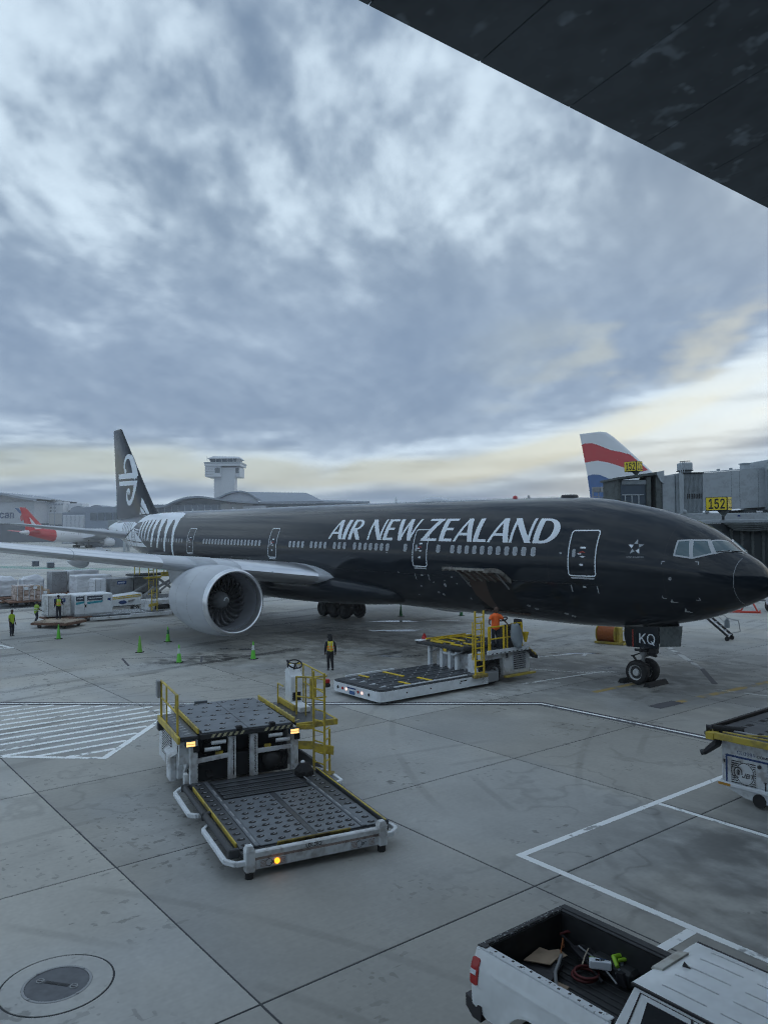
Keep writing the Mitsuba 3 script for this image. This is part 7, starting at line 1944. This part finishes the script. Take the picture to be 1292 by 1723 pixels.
part(pr_, 'glass_block', box(-153, -142, -6, 0, 0, 16.4, .2), 'bldg_light', M=M)
for x0, x1, zt in ((-173, -162, 15.6), (-153, -142, 16.4)):
    for k in range(1, 5):
        part(pr_, 'mullion', box(x0 + (x1 - x0) * k / 5 - .12, x0 + (x1 - x0) * k / 5 + .12, -6.1, -6, 0, zt), 'bldg_grey', M=M)
part(pr_, 'shadow_gap', box(-161.5, -153.5, -.3, 0, 0, 9), 'bldg_dark', M=M)
part(pr_, 'window_strip', box(-141, -127, -.25, 0, 9, 15), 'bldg_glass', M=M)
lm = thing('light_mast', 'thin lighting mast with a crossbar of lamps over the tan building', 'lamp mast')
M = bld(480)
part(lm, 'pole', cyl((-195, -14, 0), (-195, -14, 23.6), .35, 8, .2), 'bldg_grey', M=M)
for k in range(6):
    part(lm, 'lamp', box(-199.5 + 1.8 * k - .5, -199.5 + 1.8 * k + .5, -14.6, -13.6, 22.6, 23.3), 'bldg_grey', M=M)
part(lm, 'crossbar', box(-200, -190, -14.15, -13.85, 22.3, 22.6), 'bldg_grey', M=M)

def jet_bridge_far(label, lat, dep, rot, z0, ln):
    t = thing('boarding_bridge', label, 'boarding bridge')
    M = trans(*at(lat, dep), 0) @ rotz(rot)
    part(t, 'tunnel', box(0, ln, -1.6, 1.6, z0, z0 + 2.9, .1), 'bridge_grey', M=M)
    part(t, 'cab', box(-3.2, 0, -2.1, 2.1, z0 - .3, z0 + 3.2, .2), 'bridge_corrugated', M=M)
    for k in range(int(ln / 2.5)):
        part(t, 'panel_rib', box(1 + 2.5 * k, 1.15 + 2.5 * k, -1.68, -1.6, z0, z0 + 2.9), 'bridge_corrugated', M=M)
    for x in (2.5, ln * .7):
        part(t, 'leg', cat(box(x - .4, x + .4, -1.4, -.8, 0, z0), box(x - .4, x + .4, .8, 1.4, 0, z0), bar((x, -1.1, .6), (x, 1.1, z0 - .4), .3), bar((x, 1.1, .6), (x, -1.1, z0 - .4), .3)), 'bridge_grey', M=M)
    part(t, 'brace', cat(*[bar((3 + 4 * k, -1.6, z0), (5 + 4 * k, -1.6, z0 - 1.4), .18) for k in range(int(ln / 5))], *[bar((5 + 4 * k, -1.6, z0 - 1.4), (7 + 4 * k, -1.6, z0), .18) for k in range(int(ln / 5))]), 'bridge_grey', M=M)
    return t


jet_bridge_far('pale boarding bridge on legs just behind the black tail cone', -88, 262, -52, 7.4, 26)
jet_bridge_far('white boarding bridge with lattice underside at the far left edge', -178, 320, 140, 4.4, 30)
jet_bridge_far('grey boarding bridge meeting the red tailed airliner', -84, 330, -120, 5.0, 24)
for (x, y, lb) in ((43.2, 168.5, 'left small dark block standing on the taxiway beyond the wing'), (43.3, 158.2, 'right small dark block standing on the taxiway beyond the wing')):
    t = thing('marker_block', lb, 'block')
    part(t, 'body', box(x - .6, x + .6, y - .5, y + .5, 0, .95, .06), 'bldg_dark')
    part(t, 'cap', box(x - .62, x + .62, y - .52, y + .52, .95, 1.05, .03), 'bldg_grey')
# service vehicles under the far pier
for lat, dep, w_, h_, c_, lb in ((-112, 262, 3.2, 2.0, 'white_clean', 'small white service van under the pale boarding bridge'), (-104, 268, 5.5, 1.3, 'bldg_tan', 'low flat service cart right of the small white van'), (-92, 258, 4.5, 1.5, 'tower_white', 'white baggage tractor beneath the tail cone'), (-80.5, 290, 6.0, 2.6, 'bldg_light', 'pale box truck right of the baggage tractor')):
    t = thing('service_vehicle', lb, 'service vehicle')
    M = trans(*at(lat, dep), 0) @ ROT
    part(t, 'body', cat(box(-w_ / 2, w_ / 2, -1, 1, .35, h_ * .7, .1), box(-w_ / 2, -w_ / 2 + w_ * .4, -.95, .95, h_ * .7, h_, .1)), c_, M=M)
    for x in (-w_ / 3, w_ / 3):
        part(t, 'wheel', cyl((x, -1.05, .35), (x, -.8, .35), .35, 10), 'rubber', M=M)
# a glider-like fin of another aircraft over the fuselage
# ---------------------------------------------------------------- boarding bridges at this stand
def frame2(p, q):
    d = np.array(q) - np.array(p); d /= np.linalg.norm(d)
    M = np.eye(4); M[:2, 0] = d; M[:2, 1] = (-d[1], d[0]); M[:2, 3] = p
    return M


def gate_sign(par_label, M, w, h, depth, z, post):
    t = thing('gate_sign', par_label, 'gate sign')
    q = lambda n_, m_, mt_: part(t, n_, m_, mt_, M=M)
    q('case', box(0, w, 0, depth, z, z + h, .02), 'ink_black')
    q('face', box(.03, w - .03, -.012, 0, z + .03, z + h - .03, .004), 'sign_yellow')
    q('end_face', box(w, w + .012, .05, depth - .03, z + .03, z + h - .03, .004), 'sign_yellow')
    tx_ = text_flat('152', h * .70, True); v = tx_[0].copy(); s_ = (w * .78) / v[:, 0].max(); v[:, 0] = v[:, 0] * s_ + w * .11; v[:, 1] += z + h * .15
    q('number', tf((v, tx_[1]), trans(0, -.013, 0) @ XZ), 'ink_black')
    v = tx_[0].copy(); s_ = (depth * .78) / v[:, 0].max(); v[:, 0] = v[:, 0] * s_ + depth * .14; v[:, 1] += z + h * .15
    q('number', tf((v, tx_[1]), np.array([[0, 0, 1, w + .012], [1, 0, 0, 0], [0, 1, 0, 0], [0, 0, 0, 1.0]])), 'ink_black')
    q('bracket', hull([(w * .45, depth * .3, z), (w * 1.0, depth * .3, z), (w * .45, depth * .6, z), (w * 1.0, depth * .6, z), (w * .72, depth * .4, z - h * .42), (w * .76, depth * .5, z - h * .42)]), 'canopy_fabric')
    q('post', cyl((w * .74, depth * .45, z - h * .40), (w * .74, depth * .45, z - post), .05, 8), 'gear_metal')
    return t


# upper bridge: local x runs to the right along it, y away from the viewer
UM = frame2((40.55, 29.15), (47.85, 23.4))
ub = thing('boarding_bridge', 'grey upper boarding bridge with glazed open cab and roof-top unit, behind the black nose', 'boarding bridge')
qu = lambda n_, m_, mt_, par=ub, sm=False: part(par, n_, m_, mt_, sm, UM)
# cab 0.1 .. 2.6
cab = qu('cab', cat(box(.05, .22, -1.4, 1.6, 7.7, 10.0, .02), box(1.75, 2.0, -1.5, -1.3, 7.7, 10.0, .02), box(.05, 2.6, 1.5, 1.7, 7.5, 10.0, .02), box(2.30, 2.62, -1.5, 1.6, 7.5, 10.1, .02)), 'canopy_fabric')
qu('roof', hull([(-.1, -1.6, 9.84), (-.1, 1.8, 9.84), (2.3, -1.65, 10.12), (2.75, 1.8, 10.2), (-.1, -1.6, 9.96), (-.1, 1.8, 9.96), (2.3, -1.65, 10.28), (2.75, 1.8, 10.34)]), 'canopy_fabric', cab)
qu('floor', box(0, 2.6, -1.5, 1.7, 7.4, 7.6, .02), 'bridge_dark', cab)
for x in (.5, .9, 1.3):
    qu('glazing_bar', box(x - .03, x + .03, -1.42, -1.36, 7.7, 8.95), 'bridge_grey', cab)
qu('glazing_bar', box(.3, 1.6, -1.42, -1.36, 8.92, 8.98), 'bridge_grey', cab)
qu('window', box(.25, 1.72, -1.35, -1.32, 7.7, 9.7), 'bldg_glass', cab)
qu('fascia', box(.3, 1.75, -1.44, -1.36, 9.55, 9.82, .02), 'bridge_corrugated', cab)
qu('end_hood', hull([(2.25, -1.62, 10.26), (2.75, -1.62, 10.36), (2.75, -1.62, 9.6), (2.55, -1.62, 9.7), (2.25, 1.6, 10.26), (2.75, 1.6, 10.36), (2.75, 1.6, 9.6)]), 'bridge_grey', cab)
# link section and corrugated rotunda
qu('link', box(2.76, 3.55, -1.2, 1.6, 7.6, 10.10, .03), 'bridge_grey')
qu('link_frame', box(3.55, 3.72, -1.3, 1.6, 7.5, 10.18, .02), 'bridge_corrugated')
qu('link', box(3.72, 4.02, -1.35, 1.6, 7.4, 10.2, .03), 'bridge_grey')
cd_ = qu('rotunda', box(4.02, 5.12, -1.3, 1.7, 7.75, 10.18, .02), 'bridge_corrugated')
for k in range(14):
    qu('corrugation', box(4.05 + .077 * k, 4.09 + .077 * k, -1.33, -1.3, 7.8, 10.12), 'bridge_corrugated', cd_)
for k in range(9):
    qu('vent_slot', box(4.20 + .1 * k, 4.25 + .1 * k, -1.345, -1.32, 8.7, 8.98), 'ink_black', cd_)
qu('roof_edge', box(3.95, 5.18, -1.4, 1.8, 10.18, 10.26, .01), 'bridge_dark', cd_)
# roof-top unit with railing
ru = qu('roof_unit', cat(box(4.20, 4.86, -.6, .3, 10.42, 10.92, .06)), 'bridge_grey')
qu('unit_band', box(4.18, 4.88, -.62, .32, 10.40, 10.46, .01), 'bridge_dark', ru)
qu('unit_base', box(4.28, 4.80, -.5, .2, 10.26, 10.40, .01), 'bridge_grey', ru)
for x in (3.86, 3.98, 4.10):
    qu('rail_post', cyl((x, -1.2, 10.2), (x, -1.2, 10.92), .025, 6), 'bridge_grey', ru)
qu('rail', tube([(3.86, -1.2, 10.92), (4.45, -1.2, 10.94)], .022, 6), 'bridge_dark', ru)
# main tunnel, climbing to the right
tn_ = qu('tunnel', hull([(5.12, y_, z_) for y_ in (-1.35, 1.65) for z_ in (7.95, 10.20)] + [(9.0, y_, z_) for y_ in (-1.35, 1.65) for z_ in (8.18, 10.48)]), 'bridge_grey')
for x in (6.8, 7.3, 8.4):
    qu('panel_joint', box(x, x + .025, -1.362, -1.35, 8.05, 10.3), 'bridge_corrugated', tn_)
qu('roof_pipe', bar((5.2, -1.2, 10.26), (8.9, -1.2, 10.52), .05), 'bridge_grey', tn_)
for x in (6.1, 6.85):
    qu('roof_stud', box(x, x + .12, -1.2, -1.0, 10.27 + .07 * (x - 5.2), 10.40 + .07 * (x - 5.2)), 'bridge_grey', tn_)
qu('roof_vent', cat(box(7.98, 8.34, -.5, .1, 10.45, 10.80, .02), box(7.92, 8.40, -.55, .15, 10.80, 10.86, .01)), 'bridge_grey', tn_)
t2 = qu('outer_tunnel', box(8.82, 12.5, -1.75, 1.95, 7.9, 10.95, .03), 'bridge_grey')
qu('frame', box(8.78, 9.0, -1.8, -1.7, 8.0, 10.6, .02), 'bridge_corrugated', t2)
qu('conduit', cat(bar((8.75, -1.8, 10.3), (8.75, -1.8, 10.85), .12), bar((8.95, -1.8, 10.9), (9.8, -1.8, 11.0), .1)), 'bridge_grey', t2)
# beam below
bm_ = qu('beam', box(3.2, 12.5, -1.7, 1.5, 7.32, 7.82, .03), 'bridge_grey')
for x in (3.9, 5.2):
    qu('beam_lamp', cat(ball((x, -1.72, 7.92), .12, 8), box(x - .2, x + .2, -1.7, -1.5, 7.78, 7.86)), 'bridge_grey', bm_)
qu('hatch', box(7.0, 7.15, -1.72, -1.7, 7.6, 7.7), 'livery_navy', bm_)
qu('dark_gap', box(7.5, 12, -1.6, 1.4, 7.82, 8.0), 'bridge_dark', bm_)
qu('walk_light', box(8.15, 8.5, -1.66, -1.6, 7.84, 7.93), 'livery_white', bm_)
qu('leg', box(9.9, 10.6, -.3, .4, 0, 7.4), 'bridge_grey')

# lower bridge at the forward door
LM = frame2((35.6, 20.3), (38.1, 18.4))
lb = thing('boarding_bridge', 'dark mouth of the lower boarding bridge at the front door beyond the nose', 'boarding bridge')
ql = lambda n_, m_, mt_, par=lb, sm=False: part(par, n_, m_, mt_, sm, LM)
ql('roof', box(.2, 7.0, -1.4, 2.4, 7.20, 7.36, .02), 'bridge_grey')
ql('hood', cat(hull([(.3, -1.45, 7.2), (3.2, -1.45, 7.2), (.9, -1.5, 6.84), (2.9, -1.5, 6.78), (.3, -1.2, 7.2), (3.2, -1.2, 7.2)])), 'canopy_fabric')
for k in range(4):
    ql('fold', cat(tube([(.4 + .12 * k, -1.52, 7.14 - .09 * k), (1.8, -1.56, 7.10 - .09 * k), (3.1, -1.52, 7.16 - .07 * k)], .035, 6)), 'canopy_fabric')
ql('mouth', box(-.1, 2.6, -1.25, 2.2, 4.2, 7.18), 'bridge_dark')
for k in range(5):
    ql('bellows', box(.2 + .5 * k, .32 + .5 * k, -1.32, -1.25, 4.3, 6.9), 'canopy_fabric')
ql('jamb', box(2.62, 2.9, -1.5, 2.2, 4.0, 7.2, .02), 'canopy_fabric')
ql('tunnel', box(2.9, 9.0, -1.4, 2.2, 4.4, 7.0, .03), 'bridge_corrugated')
ql('floor', box(-.2, 3.0, -1.4, 2.2, 4.0, 4.2, .02), 'bridge_dark')
ql('lamp', cat(cyl((.35, -1.4, 7.36), (.35, -1.4, 7.45), .06, 8), ball((.35, -1.4, 7.5), .07, 8)), 'bridge_dark')
ql('leg', box(7.6, 8.2, -.2, .4, 0, 4.4), 'bridge_grey')

gate_sign('yellow gate sign 152 on the near bridge above the cockpit', trans(35.85, 20.3, 0) @ rotz(-80), 1.02, .66, .62, 7.80, .95)
gate_sign('smaller yellow gate sign 152 on the upper bridge in front of the white tail', trans(41.45, 28.75, 0) @ rotz(-88), .86, .62, .66, 10.42, .30)

fl = thing('floodlight', 'grey box floodlights on a bracket left of the white tail', 'floodlight')
FM = frame2((49.7, 37.3), (50.3, 36.7))
part(fl, 'pole', cyl((.02, 0, 0), (.02, 0, 10.1), .05, 8), 'gear_metal', M=FM)
part(fl, 'lamp_case', box(.1, .55, -.2, .2, 9.7, 10.1, .03), 'plastic_grey', M=FM)
part(fl, 'lamp_case', box(.58, .88, -.2, .2, 9.7, 10.1, .03), 'bldg_tan', M=FM)
part(fl, 'bracket', cat(bar((.45, 0, 9.2), (.45, 0, 9.7), .06), bar((.02, 0, 9.4), (.85, 0, 9.3), .05), bar((.85, 0, 8.9), (.85, 0, 9.3), .04)), 'gear_metal', M=FM)

# ---------------------------------------------------------------- damp air over the field
scene['haze_air'] = {'type': 'homogeneous', 'albedo': {'type': 'rgb', 'value': [0.95, 0.955, 0.96]}, 'sigma_t': 0.0004}
scene['haze'] = {'type': 'cube', 'to_world': T4().translate([850, 1570, 25.5]).scale([1790, 1670, 26.6]), 'bsdf': {'type': 'null'}, 'interior': {'type': 'ref', 'id': 'haze_air'}}
tag('haze', None, kind='stuff')
scene['camera']['medium'] = {'type': 'ref', 'id': 'haze_air'}
